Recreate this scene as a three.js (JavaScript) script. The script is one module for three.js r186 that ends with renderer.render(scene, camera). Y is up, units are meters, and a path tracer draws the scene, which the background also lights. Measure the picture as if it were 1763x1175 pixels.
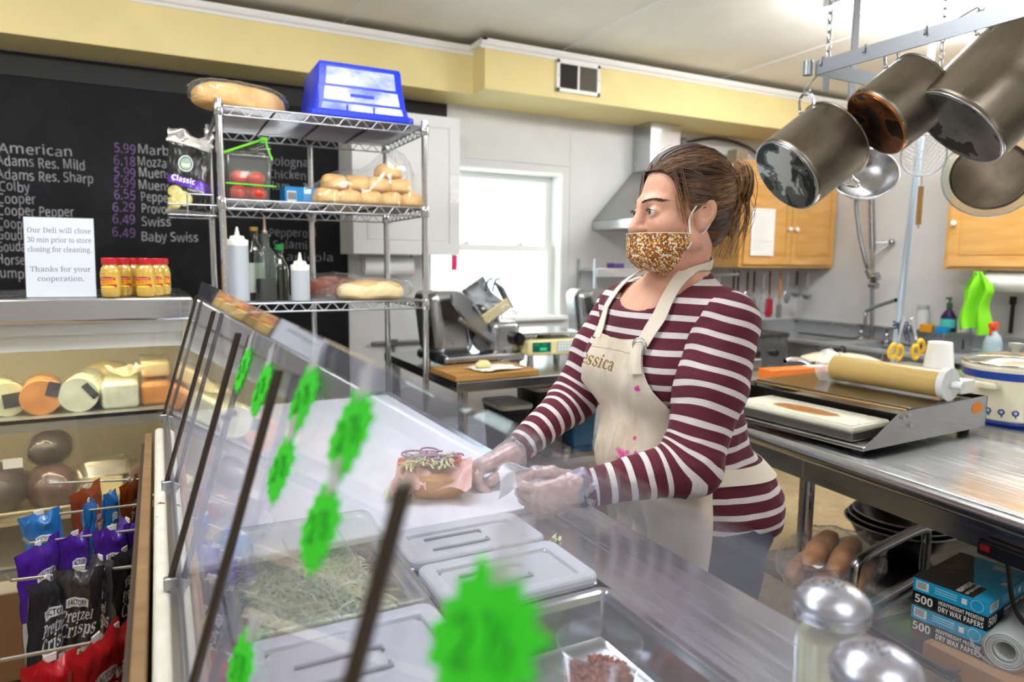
import * as THREE from 'three';
import { mergeGeometries, toCreasedNormals } from 'three/addons/utils/BufferGeometryUtils.js';
import { RoundedBoxGeometry } from 'three/addons/geometries/RoundedBoxGeometry.js';
import { RectAreaLightUniformsLib } from 'three/addons/lights/RectAreaLightUniformsLib.js';

// ---------- camera, daylight, lamps, exposure ----------
const scene = new THREE.Scene();
const CAM_H = 1.38, YAW = THREE.MathUtils.degToRad(27.4), PITCH = Math.atan(134.9 / 1175), ROLL = 0.009, FOCAL = 1175;
const camera = new THREE.PerspectiveCamera(2 * Math.atan(587.5 / FOCAL) * 180 / Math.PI, 1763 / 1175, 0.02, 60);
camera.filmGauge = 36;
camera.position.set(0, CAM_H, 0);
camera.rotation.order = 'YXZ';
camera.rotation.set(-PITCH, -YAW, ROLL);
camera.focus = 1.42;
camera.userData.fStop = 3.2;
scene.add(camera);
camera.updateMatrixWorld(true);
const renderer = new THREE.WebGLRenderer({ antialias: true });
renderer.toneMapping = THREE.LinearToneMapping;
renderer.toneMappingExposure = 1.45;
renderer.shadowMap.enabled = true;
renderer.shadowMap.type = THREE.PCFSoftShadowMap;
scene.background = new THREE.Color(0.93, 0.97, 1.0);   // overcast daylight outside the window
scene.backgroundIntensity = 3.2;
RectAreaLightUniformsLib.init();
const CEIL = 2.60, WALL_Z = -3.87;
// ceiling fixtures: centre x, centre z, length along x, length along z (the meshes are built further down)
const FIXTURES = [[3.25, -2.0, 1.25, 0.3], [0.5, -1.5, 1.25, 0.3], [-1.3, -1.6, 1.25, 0.3], [3.85, -1.3, 0.3, 1.25], [0.6, 0.9, 0.3, 1.25]];
const LAMP_L = 9, LAMP_SIDE = 38, LAMP_COL = new THREE.Color(0.965, 0.985, 1.0);
for (const [x, z, w, d] of FIXTURES) {   // wrap lenses: they throw light down and out of both long sides
  const put = (lw, lh, at, to, L) => { const l = new THREE.RectAreaLight(LAMP_COL, L, lw, lh); l.position.set(...at); l.lookAt(...to); l.name = 'fixture_lamp'; scene.add(l); };
  put(w - 0.03, d - 0.03, [x, CEIL - 0.105, z], [x, 0, z], LAMP_L);
  for (const s of [-1, 1]) w > d ? put(w - 0.04, 0.05, [x, CEIL - 0.076, z + s * (d / 2 + 0.004)], [x, CEIL - 0.076 + 0.45, z + s * 2], LAMP_SIDE) : put(d - 0.04, 0.05, [x + s * (w / 2 + 0.004), CEIL - 0.076, z], [x + s * 2, CEIL - 0.076 + 0.45, z], LAMP_SIDE);
}

// ---------- helpers ----------
let seed = 7;
const rnd = () => { seed = (seed + 0x6D2B79F5) | 0; let t = Math.imul(seed ^ seed >>> 15, 1 | seed); t = t + Math.imul(t ^ t >>> 7, 61 | t) ^ t; return ((t ^ t >>> 14) >>> 0) / 4294967296; };
const rr = (a, b) => a + (b - a) * rnd();
const { clamp, lerp, smoothstep } = THREE.MathUtils;
const PI = Math.PI;
const V = (x, y, z) => new THREE.Vector3(x, y, z);
const hash = (x, y, z) => { let h = Math.imul(x, 374761393) + Math.imul(y, 668265263) + Math.imul(z, 2147483647 ^ 0x5bd1e995); h = Math.imul(h ^ h >>> 13, 1274126177); return ((h ^ h >>> 16) >>> 0) / 4294967295; };
function noise(x, y, z = 0) {
  const X = Math.floor(x), Y = Math.floor(y), Z = Math.floor(z), f = (t) => t * t * (3 - 2 * t), u = f(x - X), v = f(y - Y), w = f(z - Z);
  const l = (a, b, t) => a + (b - a) * t, h = (i, j, k) => hash(X + i, Y + j, Z + k);
  return l(l(l(h(0, 0, 0), h(1, 0, 0), u), l(h(0, 1, 0), h(1, 1, 0), u), v), l(l(h(0, 0, 1), h(1, 0, 1), u), l(h(0, 1, 1), h(1, 1, 1), u), v), w) * 2 - 1;
}
const fbm = (x, y, z = 0, o = 4) => { let s = 0, a = 0.5; for (let i = 0; i < o; i++) { s += a * noise(x, y, z); x *= 2.03; y *= 2.03; z *= 2.03; a *= 0.5; } return s; };
// pixel of the photograph -> direction; a distance always comes from a plane that the thing touches
const camQ = camera.quaternion.clone(), camP = V(0, CAM_H, 0);
const ray = (px, py) => V((px - 881.5) / FOCAL, -(py - 587.5) / FOCAL, -1).applyQuaternion(camQ);
const onY = (px, py, y) => { const d = ray(px, py); return camP.clone().addScaledVector(d, (y - CAM_H) / d.y); };
const onZ = (px, py, t) => { const d = ray(px, py); return camP.clone().addScaledVector(d, -t / d.z); };
const onX = (px, py, x) => { const d = ray(px, py); return camP.clone().addScaledVector(d, x / d.x); };

// geometry
const xf = (g, x = 0, y = 0, z = 0, rx = 0, ry = 0, rz = 0) => g.applyMatrix4(new THREE.Matrix4().compose(V(x, y, z), new THREE.Quaternion().setFromEuler(new THREE.Euler(rx, ry, rz)), V(1, 1, 1)));
const bx = (w, h, d, ...p) => xf(new THREE.BoxGeometry(w, h, d), ...p);
const rb = (w, h, d, r, ...p) => xf(new RoundedBoxGeometry(w, h, d, 3, Math.min(r, w / 2.01, h / 2.01, d / 2.01)), ...p);
const cy = (r1, r2, h, seg = 24, ...p) => xf(new THREE.CylinderGeometry(r1, r2, h, seg), ...p);
const sp = (r, ...p) => xf(new THREE.SphereGeometry(r, 20, 14), ...p);
const lathe = (pts, seg = 32, ...p) => xf(new THREE.LatheGeometry(pts.map(([a, b]) => new THREE.Vector2(a, b)), seg), ...p);
const tor = (R, r, ...p) => xf(new THREE.TorusGeometry(R, r, 10, 32), ...p);
const curve = (pts, closed = false, tension = 0.5) => new THREE.CatmullRomCurve3(pts.map((p) => p.isVector3 ? p : V(...p)), closed, 'catmullrom', tension);
const tube = (pts, r, seg = 24, rad = 8, closed = false) => new THREE.TubeGeometry(curve(pts, closed), seg, r, rad, closed);
function rod(a, b, r, seg = 8, r2 = r) {
  a = a.isVector3 ? a : V(...a); b = b.isVector3 ? b : V(...b);
  const d = b.clone().sub(a), g = new THREE.CylinderGeometry(r2, r, d.length(), seg);
  g.applyQuaternion(new THREE.Quaternion().setFromUnitVectors(V(0, 1, 0), d.clone().normalize()));
  return g.translate((a.x + b.x) / 2, (a.y + b.y) / 2, (a.z + b.z) / 2);
}
const path = (pts, r, seg = 8) => cat(...pts.slice(1).map((p, i) => rod(pts[i], p, r, seg)), ...pts.slice(1, -1).map((p) => new THREE.SphereGeometry(r, seg, 6).translate(p.x ?? p[0], p.y ?? p[1], p.z ?? p[2])));
function ext(pts, depth, bevel = 0, ...p) {
  const s = new THREE.Shape(pts.map(([a, b]) => new THREE.Vector2(a, b)));
  const g = new THREE.ExtrudeGeometry(s, { depth, bevelEnabled: bevel > 0, bevelSize: bevel, bevelThickness: bevel, bevelSegments: 2, curveSegments: 10 });
  return xf(g, ...p);
}
function clean(g) {
  let o = g.index ? g.toNonIndexed() : g;
  for (const k of Object.keys(o.attributes)) if (!['position', 'normal', 'uv', 'color'].includes(k)) o.deleteAttribute(k);
  if (!o.attributes.uv) o.setAttribute('uv', new THREE.BufferAttribute(new Float32Array(o.attributes.position.count * 2), 2));
  return o;
}
function cat(...gs) {
  gs = gs.flat().map(clean); const col = gs.every((g) => g.attributes.color);
  if (!col) gs.forEach((g) => g.deleteAttribute('color'));
  return gs.length === 1 ? gs[0] : mergeGeometries(gs, false);
}
// uv in metres from the dominant direction of each face
function muv(g, s = 1) {
  g = clean(g); const p = g.attributes.position, n = g.attributes.normal, uv = new Float32Array(p.count * 2);
  for (let i = 0; i < p.count; i++) {
    const ax = Math.abs(n.getX(i)), ay = Math.abs(n.getY(i)), az = Math.abs(n.getZ(i));
    const [a, b] = ax >= ay && ax >= az ? [p.getZ(i), p.getY(i)] : ay >= az ? [p.getX(i), p.getZ(i)] : [p.getX(i), p.getY(i)];
    uv[i * 2] = a * s; uv[i * 2 + 1] = b * s;
  }
  g.setAttribute('uv', new THREE.BufferAttribute(uv, 2)); return g;
}
// move the vertices of a shape by a function and recompute its normals
function warp(g, f, crease) {
  const p = g.attributes.position, v = V(0, 0, 0);
  for (let i = 0; i < p.count; i++) { v.fromBufferAttribute(p, i); f(v, i); p.setXYZ(i, v.x, v.y, v.z); }
  g.computeVertexNormals(); return crease ? toCreasedNormals(g, crease) : g;
}
// a surface over a grid (u, v in 0..1) -> point
function sheet(nu, nv, f, closedU = false) {
  const pos = [], uv = [], idx = [];
  for (let j = 0; j <= nv; j++) for (let i = 0; i <= nu; i++) { const p = f(i / nu, j / nv); pos.push(p.x, p.y, p.z); uv.push(i / nu, j / nv); }
  for (let j = 0; j < nv; j++) for (let i = 0; i < nu; i++) { const a = j * (nu + 1) + i, b = a + 1, c = a + nu + 1, d = c + 1; idx.push(a, b, d, a, d, c); }
  const g = new THREE.BufferGeometry(); g.setAttribute('position', new THREE.Float32BufferAttribute(pos, 3)); g.setAttribute('uv', new THREE.Float32BufferAttribute(uv, 2)); g.setIndex(idx); g.computeVertexNormals();
  if (closedU) { const n = g.attributes.normal; for (let j = 0; j <= nv; j++) { const a = j * (nu + 1), b = a + nu, x = n.getX(a) + n.getX(b), y = n.getY(a) + n.getY(b), z = n.getZ(a) + n.getZ(b), l = Math.hypot(x, y, z) || 1; n.setXYZ(a, x / l, y / l, z / l); n.setXYZ(b, x / l, y / l, z / l); } }
  return g;
}
// sheet with thickness th along its normals
function slab(nu, nv, f, th) {
  const a = sheet(nu, nv, f), n = a.attributes.normal, b = a.clone(), p = b.attributes.position;
  for (let i = 0; i < p.count; i++) p.setXYZ(i, p.getX(i) - n.getX(i) * th, p.getY(i) - n.getY(i) * th, p.getZ(i) - n.getZ(i) * th);
  const ix = b.index.array; for (let i = 0; i < ix.length; i += 3) { const t = ix[i]; ix[i] = ix[i + 1]; ix[i + 1] = t; }
  b.computeVertexNormals();
  const q = a.attributes.position, rim = [], W = nu + 1, loop = [];
  for (let i = 0; i < nu; i++) loop.push(i); for (let j = 0; j < nv; j++) loop.push(j * W + nu); for (let i = nu; i > 0; i--) loop.push(nv * W + i); for (let j = nv; j > 0; j--) loop.push(j * W);
  for (let k = 0; k < loop.length; k++) { const i = loop[k], j = loop[(k + 1) % loop.length]; for (const [s, m] of [[q, i], [p, j], [q, j], [q, i], [p, i], [p, j]]) rim.push(s.getX(m), s.getY(m), s.getZ(m)); }
  const r = new THREE.BufferGeometry(); r.setAttribute('position', new THREE.Float32BufferAttribute(rim, 3)); r.computeVertexNormals();
  return cat(a, b, r);
}
// smooth surface of a signed distance (naive surface nets)
function nets(sdf, lo, hi, cell) {
  const N = [0, 1, 2].map((k) => Math.ceil((hi[k] - lo[k]) / cell) + 1), [nx, ny, nz] = N, F = new Float32Array(nx * ny * nz);
  const B = 6, reach = B * cell * 0.87 * 1.4 + 0.007;   // whole blocks far from the surface take the value at their centre
  for (let K = 0; K < nz; K += B) for (let J = 0; J < ny; J += B) for (let I = 0; I < nx; I += B) {
    const c0 = sdf(lo[0] + (I + B / 2 - 0.5) * cell, lo[1] + (J + B / 2 - 0.5) * cell, lo[2] + (K + B / 2 - 0.5) * cell), far = Math.abs(c0) > reach;
    for (let k = K; k < Math.min(K + B, nz); k++) for (let j = J; j < Math.min(J + B, ny); j++) for (let i = I; i < Math.min(I + B, nx); i++) F[i + nx * (j + ny * k)] = far ? c0 : sdf(lo[0] + i * cell, lo[1] + j * cell, lo[2] + k * cell);
  }
  const id = new Int32Array(nx * ny * nz).fill(-1), pos = [], nor = [], idx = [], at = (i, j, k) => i + nx * (j + ny * k), c = new Float32Array(8), e = cell * 0.5;
  for (let k = 0; k < nz - 1; k++) for (let j = 0; j < ny - 1; j++) for (let i = 0; i < nx - 1; i++) {
    let m = 0; for (let b = 0; b < 8; b++) { c[b] = F[at(i + (b & 1), j + (b >> 1 & 1), k + (b >> 2))]; if (c[b] < 0) m |= 1 << b; }
    if (m === 0 || m === 255) continue;
    let x = 0, y = 0, z = 0, n = 0;
    for (let b = 0; b < 8; b++) for (let ax = 1; ax < 8; ax <<= 1) { if (b & ax) continue; const d = b | ax; if ((c[b] < 0) === (c[d] < 0)) continue; const t = c[b] / (c[b] - c[d]); x += (b & 1) + (ax === 1 ? t : 0); y += (b >> 1 & 1) + (ax === 2 ? t : 0); z += (b >> 2) + (ax === 4 ? t : 0); n++; }
    const P = [lo[0] + (i + x / n) * cell, lo[1] + (j + y / n) * cell, lo[2] + (k + z / n) * cell];
    id[at(i, j, k)] = pos.length / 3; pos.push(...P);
    const gx = sdf(P[0] + e, P[1], P[2]) - sdf(P[0] - e, P[1], P[2]), gy = sdf(P[0], P[1] + e, P[2]) - sdf(P[0], P[1] - e, P[2]), gz = sdf(P[0], P[1], P[2] + e) - sdf(P[0], P[1], P[2] - e), l = Math.hypot(gx, gy, gz) || 1;
    nor.push(gx / l, gy / l, gz / l);
  }
  const quad = (a, b, d, f, flip) => { if (a < 0 || b < 0 || d < 0 || f < 0) return; flip ? idx.push(a, d, b, a, f, d) : idx.push(a, b, d, a, d, f); };
  for (let k = 1; k < nz - 1; k++) for (let j = 1; j < ny - 1; j++) for (let i = 1; i < nx - 1; i++) {
    const s = F[at(i, j, k)] < 0;
    if (s !== F[at(i + 1, j, k)] < 0) quad(id[at(i, j - 1, k - 1)], id[at(i, j, k - 1)], id[at(i, j, k)], id[at(i, j - 1, k)], !s);
    if (s !== F[at(i, j + 1, k)] < 0) quad(id[at(i - 1, j, k - 1)], id[at(i - 1, j, k)], id[at(i, j, k)], id[at(i, j, k - 1)], !s);
    if (s !== F[at(i, j, k + 1)] < 0) quad(id[at(i - 1, j - 1, k)], id[at(i, j - 1, k)], id[at(i, j, k)], id[at(i - 1, j, k)], !s);
  }
  const g = new THREE.BufferGeometry(); g.setAttribute('position', new THREE.Float32BufferAttribute(pos, 3)); g.setAttribute('normal', new THREE.Float32BufferAttribute(nor, 3)); g.setIndex(idx);
  return g;
}
// signed distances
const sCap = (x, y, z, a, b, ra, rb2) => { const bx0 = b[0] - a[0], by = b[1] - a[1], bz = b[2] - a[2], px = x - a[0], py = y - a[1], pz = z - a[2], h = clamp((px * bx0 + py * by + pz * bz) / (bx0 * bx0 + by * by + bz * bz), 0, 1); return Math.hypot(px - bx0 * h, py - by * h, pz - bz * h) - (ra + (rb2 - ra) * h); };
const sEll = (x, y, z, c, r) => { const a = (x - c[0]) / r[0], b = (y - c[1]) / r[1], d = (z - c[2]) / r[2], k = Math.hypot(a, b, d), m = Math.hypot(a / r[0], b / r[1], d / r[2]); return m < 1e-9 ? -Math.min(...r) : k * (k - 1) / m; };
const smin = (a, b, k) => { const h = Math.max(k - Math.abs(a - b), 0) / k; return Math.min(a, b) - h * h * k * 0.25; };
const smax = (a, b, k) => -smin(-a, -b, k);

// textures
function canvasTex(w, h, draw, { srgb = true, repeat } = {}) {
  const c = document.createElement('canvas'); c.width = w; c.height = h; draw(c.getContext('2d'), w, h);
  const t = new THREE.CanvasTexture(c); if (srgb) t.colorSpace = THREE.SRGBColorSpace; t.wrapS = t.wrapT = repeat ? THREE.RepeatWrapping : THREE.ClampToEdgeWrapping; if (repeat) t.repeat.set(repeat[0], repeat[1]); return t;
}
function dataTex(n, f, { srgb = false, repeat = [1, 1] } = {}) {   // f(u, v) -> [r, g, b] 0..1 or a number; periodic noise is up to f
  const d = new Uint8Array(n * n * 4); for (let j = 0; j < n; j++) for (let i = 0; i < n; i++) { let c = f(i / n, j / n, i, j); if (typeof c === 'number') c = [c, c, c]; const o = (j * n + i) * 4; for (let k = 0; k < 3; k++) d[o + k] = clamp(c[k], 0, 1) * 255; d[o + 3] = 255; }
  const t = new THREE.DataTexture(d, n, n); t.magFilter = THREE.LinearFilter; t.minFilter = THREE.LinearMipmapLinearFilter; t.wrapS = t.wrapT = THREE.RepeatWrapping; t.repeat.set(...repeat); if (srgb) t.colorSpace = THREE.SRGBColorSpace; t.needsUpdate = true; return t;
}
// tiling noise: blends two windows of fbm so that the edges meet
const tile = (f) => (u, v) => { const w = (t) => t * t * (3 - 2 * t), a = w(u), b = w(v); return f(u, v) * a * b + f(u + 1, v) * (1 - a) * b + f(u, v + 1) * a * (1 - b) + f(u + 1, v + 1) * (1 - a) * (1 - b); };

// materials
const std = (c, rough = 0.6, metal = 0, o = {}) => new THREE.MeshPhysicalMaterial({ color: c, roughness: rough, metalness: metal, ...o });
const clear = (c = 0xffffff, rough = 0.05, o = {}) => new THREE.MeshPhysicalMaterial({ color: c, roughness: rough, metalness: 0, transmission: 1, thickness: 0, ior: 1.45, side: THREE.DoubleSide, ...o });
const brushed = dataTex(256, tile((u, v) => 0.5 + 0.28 * fbm(u * 4, v * 120, 1) + 0.25 * fbm(u * 5, v * 5, 9)), { repeat: [1.5, 1.5] });
const brushedAcross = dataTex(256, tile((u, v) => 0.5 + 0.28 * fbm(u * 120, v * 4, 1) + 0.25 * fbm(u * 5, v * 5, 9)), { repeat: [1.5, 1.5] });
const smudge = dataTex(256, tile((u, v) => 0.55 + 0.5 * fbm(u * 6, v * 6, 3, 5)), { repeat: [2, 2] });
const wrinkle = dataTex(256, tile((u, v) => { const a = fbm(u * 5, v * 5, 2, 3), b = fbm(u * 9 + a, v * 9 - a, 5, 3); return 0.5 + 0.5 * (1 - Math.abs(a) * 2) * 0.6 + b * 0.5; }), { repeat: [1, 1] });
const grain = dataTex(128, tile((u, v) => 0.5 + 0.5 * fbm(u * 20, v * 20, 4, 3)), { repeat: [6, 6] });
const MAT = {
  steel: std(0xc6c8cc, 0.4, 1, { roughnessMap: brushed, bumpMap: brushed, bumpScale: 0.00015 }),
  steelB: std(0xcdcfd3, 0.5, 1, { roughnessMap: brushedAcross, bumpMap: brushedAcross, bumpScale: 0.00006 }),
  steelDark: std(0xc6c8cc, 0.45, 1, { roughnessMap: smudge }),
  chrome: std(0xd4d6da, 0.12, 1),
  zinc: std(0xb9bcc2, 0.28, 1),
  white: std(0xf0efec, 0.55),
  black: std(0x121214, 0.5),
  blackGloss: std(0x0e0e10, 0.2),
  film: clear(0xffffff, 0.16, { bumpMap: wrinkle, bumpScale: 0.006, transmission: 0.93 }),
  glass: clear(0xf2fbf8, 0.02, { ior: 1.5 }),
};
const GL = (m) => m;

// objects
const taken = {};
const numbered = (n) => { const k = taken[n] ?? -1; taken[n] = k + 1; return k < 0 ? n : n + '_' + String(k + 1).padStart(3, '0'); };
function shade(m) { m.castShadow = m.receiveShadow = true; return m; }
function M(name, geo, mat, parent, label) { const m = shade(new THREE.Mesh(Array.isArray(geo) ? cat(...geo) : geo, mat)); m.name = name; if (label) m.userData.label = label; parent.add(m); return m; }
function thing(name, label, category, p = [0, 0, 0], turn = 0, group) {
  const o = new THREE.Group(); o.name = numbered(name); o.position.set(...(p.isVector3 ? [p.x, p.y, p.z] : p)); o.rotation.y = turn; o.userData = { label, category }; if (group) o.userData.group = group; scene.add(o); return o;
}
function solo(name, label, category, geo, mat, p = [0, 0, 0], turn = 0, group) {
  const m = shade(new THREE.Mesh(Array.isArray(geo) ? cat(...geo) : geo, mat)); m.name = numbered(name); m.position.set(...(p.isVector3 ? [p.x, p.y, p.z] : p)); m.rotation.y = turn; m.userData = { label, category }; if (group) m.userData.group = group; scene.add(m); return m;
}
function struct(name, geo, mat, label, category = 'structure') { const m = shade(new THREE.Mesh(Array.isArray(geo) ? cat(...geo) : geo, mat)); m.name = name; m.userData = { kind: 'structure', label, category }; scene.add(m); return m; }
function copyOf(o, p, turn, label) { const c = o.clone(); c.userData = { ...o.userData }; c.name = numbered(o.name.replace(/_\d{3}$/, '')); c.position.set(...(p.isVector3 ? [p.x, p.y, p.z] : p)); if (turn !== undefined) c.rotation.y = turn; if (label) c.userData.label = label; scene.add(c); return c; }
const box2 = (x0, x1, y0, y1, z0, z1) => bx(x1 - x0, y1 - y0, Math.abs(z1 - z0), (x0 + x1) / 2, (y0 + y1) / 2, (z0 + z1) / 2);

// ---------- the room ----------
const XL = -3.2, XR = 4.62, ZB = 2.6;
const paintMap = (r, g, b, amt = 0.035) => dataTex(128, (u, v) => { const k = 1 + amt * tile((a, c) => fbm(a * 6, c * 6, 3, 5))(u, v) * 2; return [r * k, g * k, b * k]; }, { srgb: true, repeat: [0.8, 0.8] });
const wallMat = std(0xffffff, 0.6, 0, { map: paintMap(0.85, 0.85, 0.85, 0.03), bumpMap: grain, bumpScale: 0.0004 });
const ceilMat = std(0xffffff, 0.75, 0, { map: paintMap(0.965, 0.95, 0.91, 0.02) });
const yellowMat = std(0xffffff, 0.6, 0, { map: paintMap(0.935, 0.862, 0.61, 0.02), bumpMap: grain, bumpScale: 0.0003 });
const trimMat = std(0xf2f1ee, 0.4);
const floorMat = std(0xffffff, 0.5, 0, { map: dataTex(256, tile((u, v) => 0), { srgb: true }) });
floorMat.map = dataTex(256, (u, v) => { const n = tile((a, c) => fbm(a * 8, c * 8, 2, 5))(u, v), s = tile((a, c) => fbm(a * 60, c * 60, 8, 2))(u, v); return [0.76 + n * 0.1 + s * 0.08, 0.67 + n * 0.1 + s * 0.08, 0.52 + n * 0.09 + s * 0.07]; }, { srgb: true, repeat: [1.2, 1.2] });
struct('floor', muv(box2(XL, XR, -0.1, 0, WALL_Z - 0.2, ZB + 0.1)), floorMat, 'worn beige sheet flooring of the deli kitchen', 'floor');
struct('ceiling', muv(box2(XL - 0.1, XR + 0.1, CEIL, CEIL + 0.12, WALL_Z - 0.2, ZB + 0.1)), ceilMat, 'flat off-white panel ceiling above the kitchen', 'ceiling');
const ceilObj = scene.children[scene.children.length - 1];
for (let k = -3; k < 6; k++) M('batten', muv(box2(0.93 + k * 1.22 - 0.022, 0.93 + k * 1.22 + 0.022, CEIL - 0.006, CEIL, WALL_Z + 0.02, ZB)), trimMat, ceilObj);
const WIN = { x0: 1.44, x1: 2.365, y0: 1.035, y1: 1.957 };
struct('wall_back', muv(cat(box2(XL, WIN.x0, 0, CEIL, WALL_Z - 0.16, WALL_Z), box2(WIN.x1, XR, 0, CEIL, WALL_Z - 0.16, WALL_Z), box2(WIN.x0, WIN.x1, 0, WIN.y0, WALL_Z - 0.16, WALL_Z), box2(WIN.x0, WIN.x1, WIN.y1, CEIL, WALL_Z - 0.16, WALL_Z))), wallMat, 'light grey painted back wall around the window', 'wall');
const wallBack = scene.children[scene.children.length - 1];
M('panel_seam', muv(cat(box2(1.2, 2.42, 2.005, 2.017, WALL_Z, WALL_Z + 0.006), box2(2.42, 2.432, 1.03, 2.2, WALL_Z, WALL_Z + 0.004))), wallMat, wallBack);
M('panel_seam', muv(box2(0.0, 1.35, 0.62, 0.632, WALL_Z, WALL_Z + 0.008)), wallMat, wallBack);
struct('wall_left', muv(box2(XL - 0.12, XL, 0, CEIL, WALL_Z, ZB)), wallMat, 'pale wall at the customer end of the shop', 'wall');
struct('wall_right', muv(box2(XR, XR + 0.12, 0, CEIL, WALL_Z, ZB)), wallMat, 'pale wall at the sink end of the kitchen', 'wall');
struct('wall_front', muv(box2(XL, XR, 0, CEIL, ZB, ZB + 0.12)), wallMat, 'pale wall opposite the window', 'wall');

// window
{
  const w = new THREE.Group(); w.name = 'window_1'; w.userData = { kind: 'structure', label: 'white double-hung sash window filled with overcast daylight', category: 'window' }; scene.add(w);
  const z = WALL_Z, f = 0.05, { x0, x1, y0, y1 } = WIN, ym = 1.474, vinyl = std(0xf4f4f2, 0.35);
  M('window_frame', muv(cat(box2(x1 - 0.012, x1, y0, y1, z - 0.16, z + 0.004), box2(x0, x0 + 0.012, y0, y1, z - 0.16, z + 0.004), box2(x0 + 0.012, x1 - 0.012, y1 - 0.012, y1, z - 0.16, z + 0.003))), vinyl, w);
  M('window_sill', muv(rb(x1 - x0 + 0.08, 0.03, 0.2, 0.008, (x0 + x1) / 2, y0 - 0.012, z - 0.06)), vinyl, w);
  const sash = (ya, yb, zz, nm) => { const s = M(nm, muv(cat(box2(x0 + 0.012, x0 + f, ya, yb, zz - 0.03, zz), box2(x1 - f - 0.01, x1 - 0.012, ya, yb, zz - 0.03, zz), box2(x0 + f, x1 - f - 0.01, yb - 0.042, yb, zz - 0.028, zz - 0.002), box2(x0 + f, x1 - f - 0.01, ya, ya + 0.04, zz - 0.028, zz - 0.002))), vinyl, w); M('pane', box2(x0 + f, x1 - f, ya + 0.04, yb - 0.042, zz - 0.018, zz - 0.012), MAT.glass, s); return s; };
  sash(ym - 0.02, y1 - 0.013, z - 0.12, 'upper_sash');
  const ls = sash(y0, ym + 0.02, z - 0.08, 'lower_sash');
  for (const x of [1.72, 2.1]) M('sash_lock', cat(rb(0.05, 0.012, 0.02, 0.004, x, ym + 0.026, z - 0.09), rb(0.016, 0.01, 0.03, 0.003, x + 0.006, ym + 0.036, z - 0.086)), vinyl, ls);
}

// yellow soffit with its crown moulding
const SOFY = 2.31, S1 = -3.6, S2 = -3.44, JOG = 1.605;
struct('soffit', muv(cat(box2(XL, JOG, SOFY, 2.55, WALL_Z, S1), box2(JOG, XR, SOFY, 2.55, WALL_Z, S2))), yellowMat, 'pale yellow soffit box running along the back wall', 'soffit');
const soffit = scene.children[scene.children.length - 1];
{
  const prof = [[0, 0], [0.008, 0], [0.012, 0.012], [0.024, 0.02], [0.03, 0.034], [0.03, 0.045], [0, 0.045]];
  const run = (len) => ext(prof, len, 0);
  M('crown_moulding', muv(cat(xf(run(JOG - XL), 0, 0, 0, 0, -PI / 2, 0).translate(JOG, 2.515, S1), xf(run(XR - JOG + 0.03), 0, 0, 0, 0, -PI / 2, 0).translate(XR, 2.515, S2))), trimMat, soffit);
  M('crown_moulding', muv(box2(JOG - 0.03, JOG, 2.535, 2.56, S1, S2 + 0.03)), trimMat, soffit);
  // vent grille
  const a = onZ(957, 106, -S2), b = onZ(1031, 168, -S2), c = onZ(1031, 112, -S2), x0 = a.x, x1 = b.x, y0 = b.y, y1 = (a.y + c.y) / 2 + 0.004, z = S2;
  const v = new THREE.Group(); v.name = 'air_vent'; v.userData = { label: 'white framed air vent grille set in the yellow soffit', category: 'vent' }; scene.add(v);
  const t = 0.022; M('frame', muv(cat(rb(x1 - x0, t, 0.014, 0.003, (x0 + x1) / 2, y1 - t / 2, z + 0.007), rb(x1 - x0, t, 0.014, 0.003, (x0 + x1) / 2, y0 + t / 2, z + 0.007), rb(t, y1 - y0, 0.014, 0.003, x0 + t / 2, (y0 + y1) / 2, z + 0.007), rb(t, y1 - y0, 0.014, 0.003, x1 - t / 2, (y0 + y1) / 2, z + 0.007), box2((x0 + x1) / 2 - 0.006, (x0 + x1) / 2 + 0.006, y0, y1, z, z + 0.011))), trimMat, v);
  M('duct_opening', box2(x0 + 0.01, x1 - 0.01, y0 + 0.01, y1 - 0.01, z + 0.001, z + 0.003), std(0x2a2724, 0.9), v);
  const vm = std(0x5a544c, 0.6, 0.3);
  for (let i = 0; i < 11; i++) M('slat', box2(x0 + t, (x0 + x1) / 2 - 0.006, 0, 0.0022, -0.006, 0.004).translate(0, y0 + t + (i + 0.5) * (y1 - y0 - 2 * t) / 11, z + 0.007), vm, v);
  for (let i = 0; i < 22; i++) M('slat', box2((x0 + x1) / 2 + 0.006, x1 - t, 0, 0.0022, -0.004, 0.004).translate(0, y0 + t + (i + 0.5) * (y1 - y0 - 2 * t) / 22, z + 0.007), std(0x8b8478, 0.6, 0.3), v);
  for (const x of [x0 + 0.011, x1 - 0.011]) M('screw', cy(0.004, 0.004, 0.004, 10, x, (y0 + y1) / 2, z + 0.015, PI / 2), MAT.zinc, v);
}

// ceiling light fixtures
FIXTURES.forEach(([x, z, w, d], i) => {
  const names = ['fluorescent wrap light over the pot rack and sink', 'fluorescent ceiling light over the sandwich counter', 'fluorescent ceiling light over the customer floor', 'fluorescent ceiling light over the steel worktable', 'fluorescent ceiling light over the till end of the counter'];
  const o = thing('ceiling_light', names[i], 'light', [x, CEIL, z], 0);
  M('housing', muv(rb(w + 0.02, 0.05, d + 0.02, 0.01, 0, -0.026, 0)), trimMat, o);
  const lens = new THREE.MeshPhysicalMaterial({ color: 0xffffff, roughness: 0.5, emissive: LAMP_COL, emissiveIntensity: 4 });
  M('diffuser', rb(w - 0.01, 0.05, d - 0.01, 0.02, 0, -0.075, 0), lens, o);
  if (w > d) M('end_cap', cat(rb(0.02, 0.055, d, 0.006, -w / 2, -0.075, 0), rb(0.02, 0.055, d, 0.006, w / 2, -0.075, 0)), trimMat, o); else M('end_cap', cat(rb(w, 0.055, 0.02, 0.006, 0, -0.075, -d / 2), rb(w, 0.055, 0.02, 0.006, 0, -0.075, d / 2)), trimMat, o);
});

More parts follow.
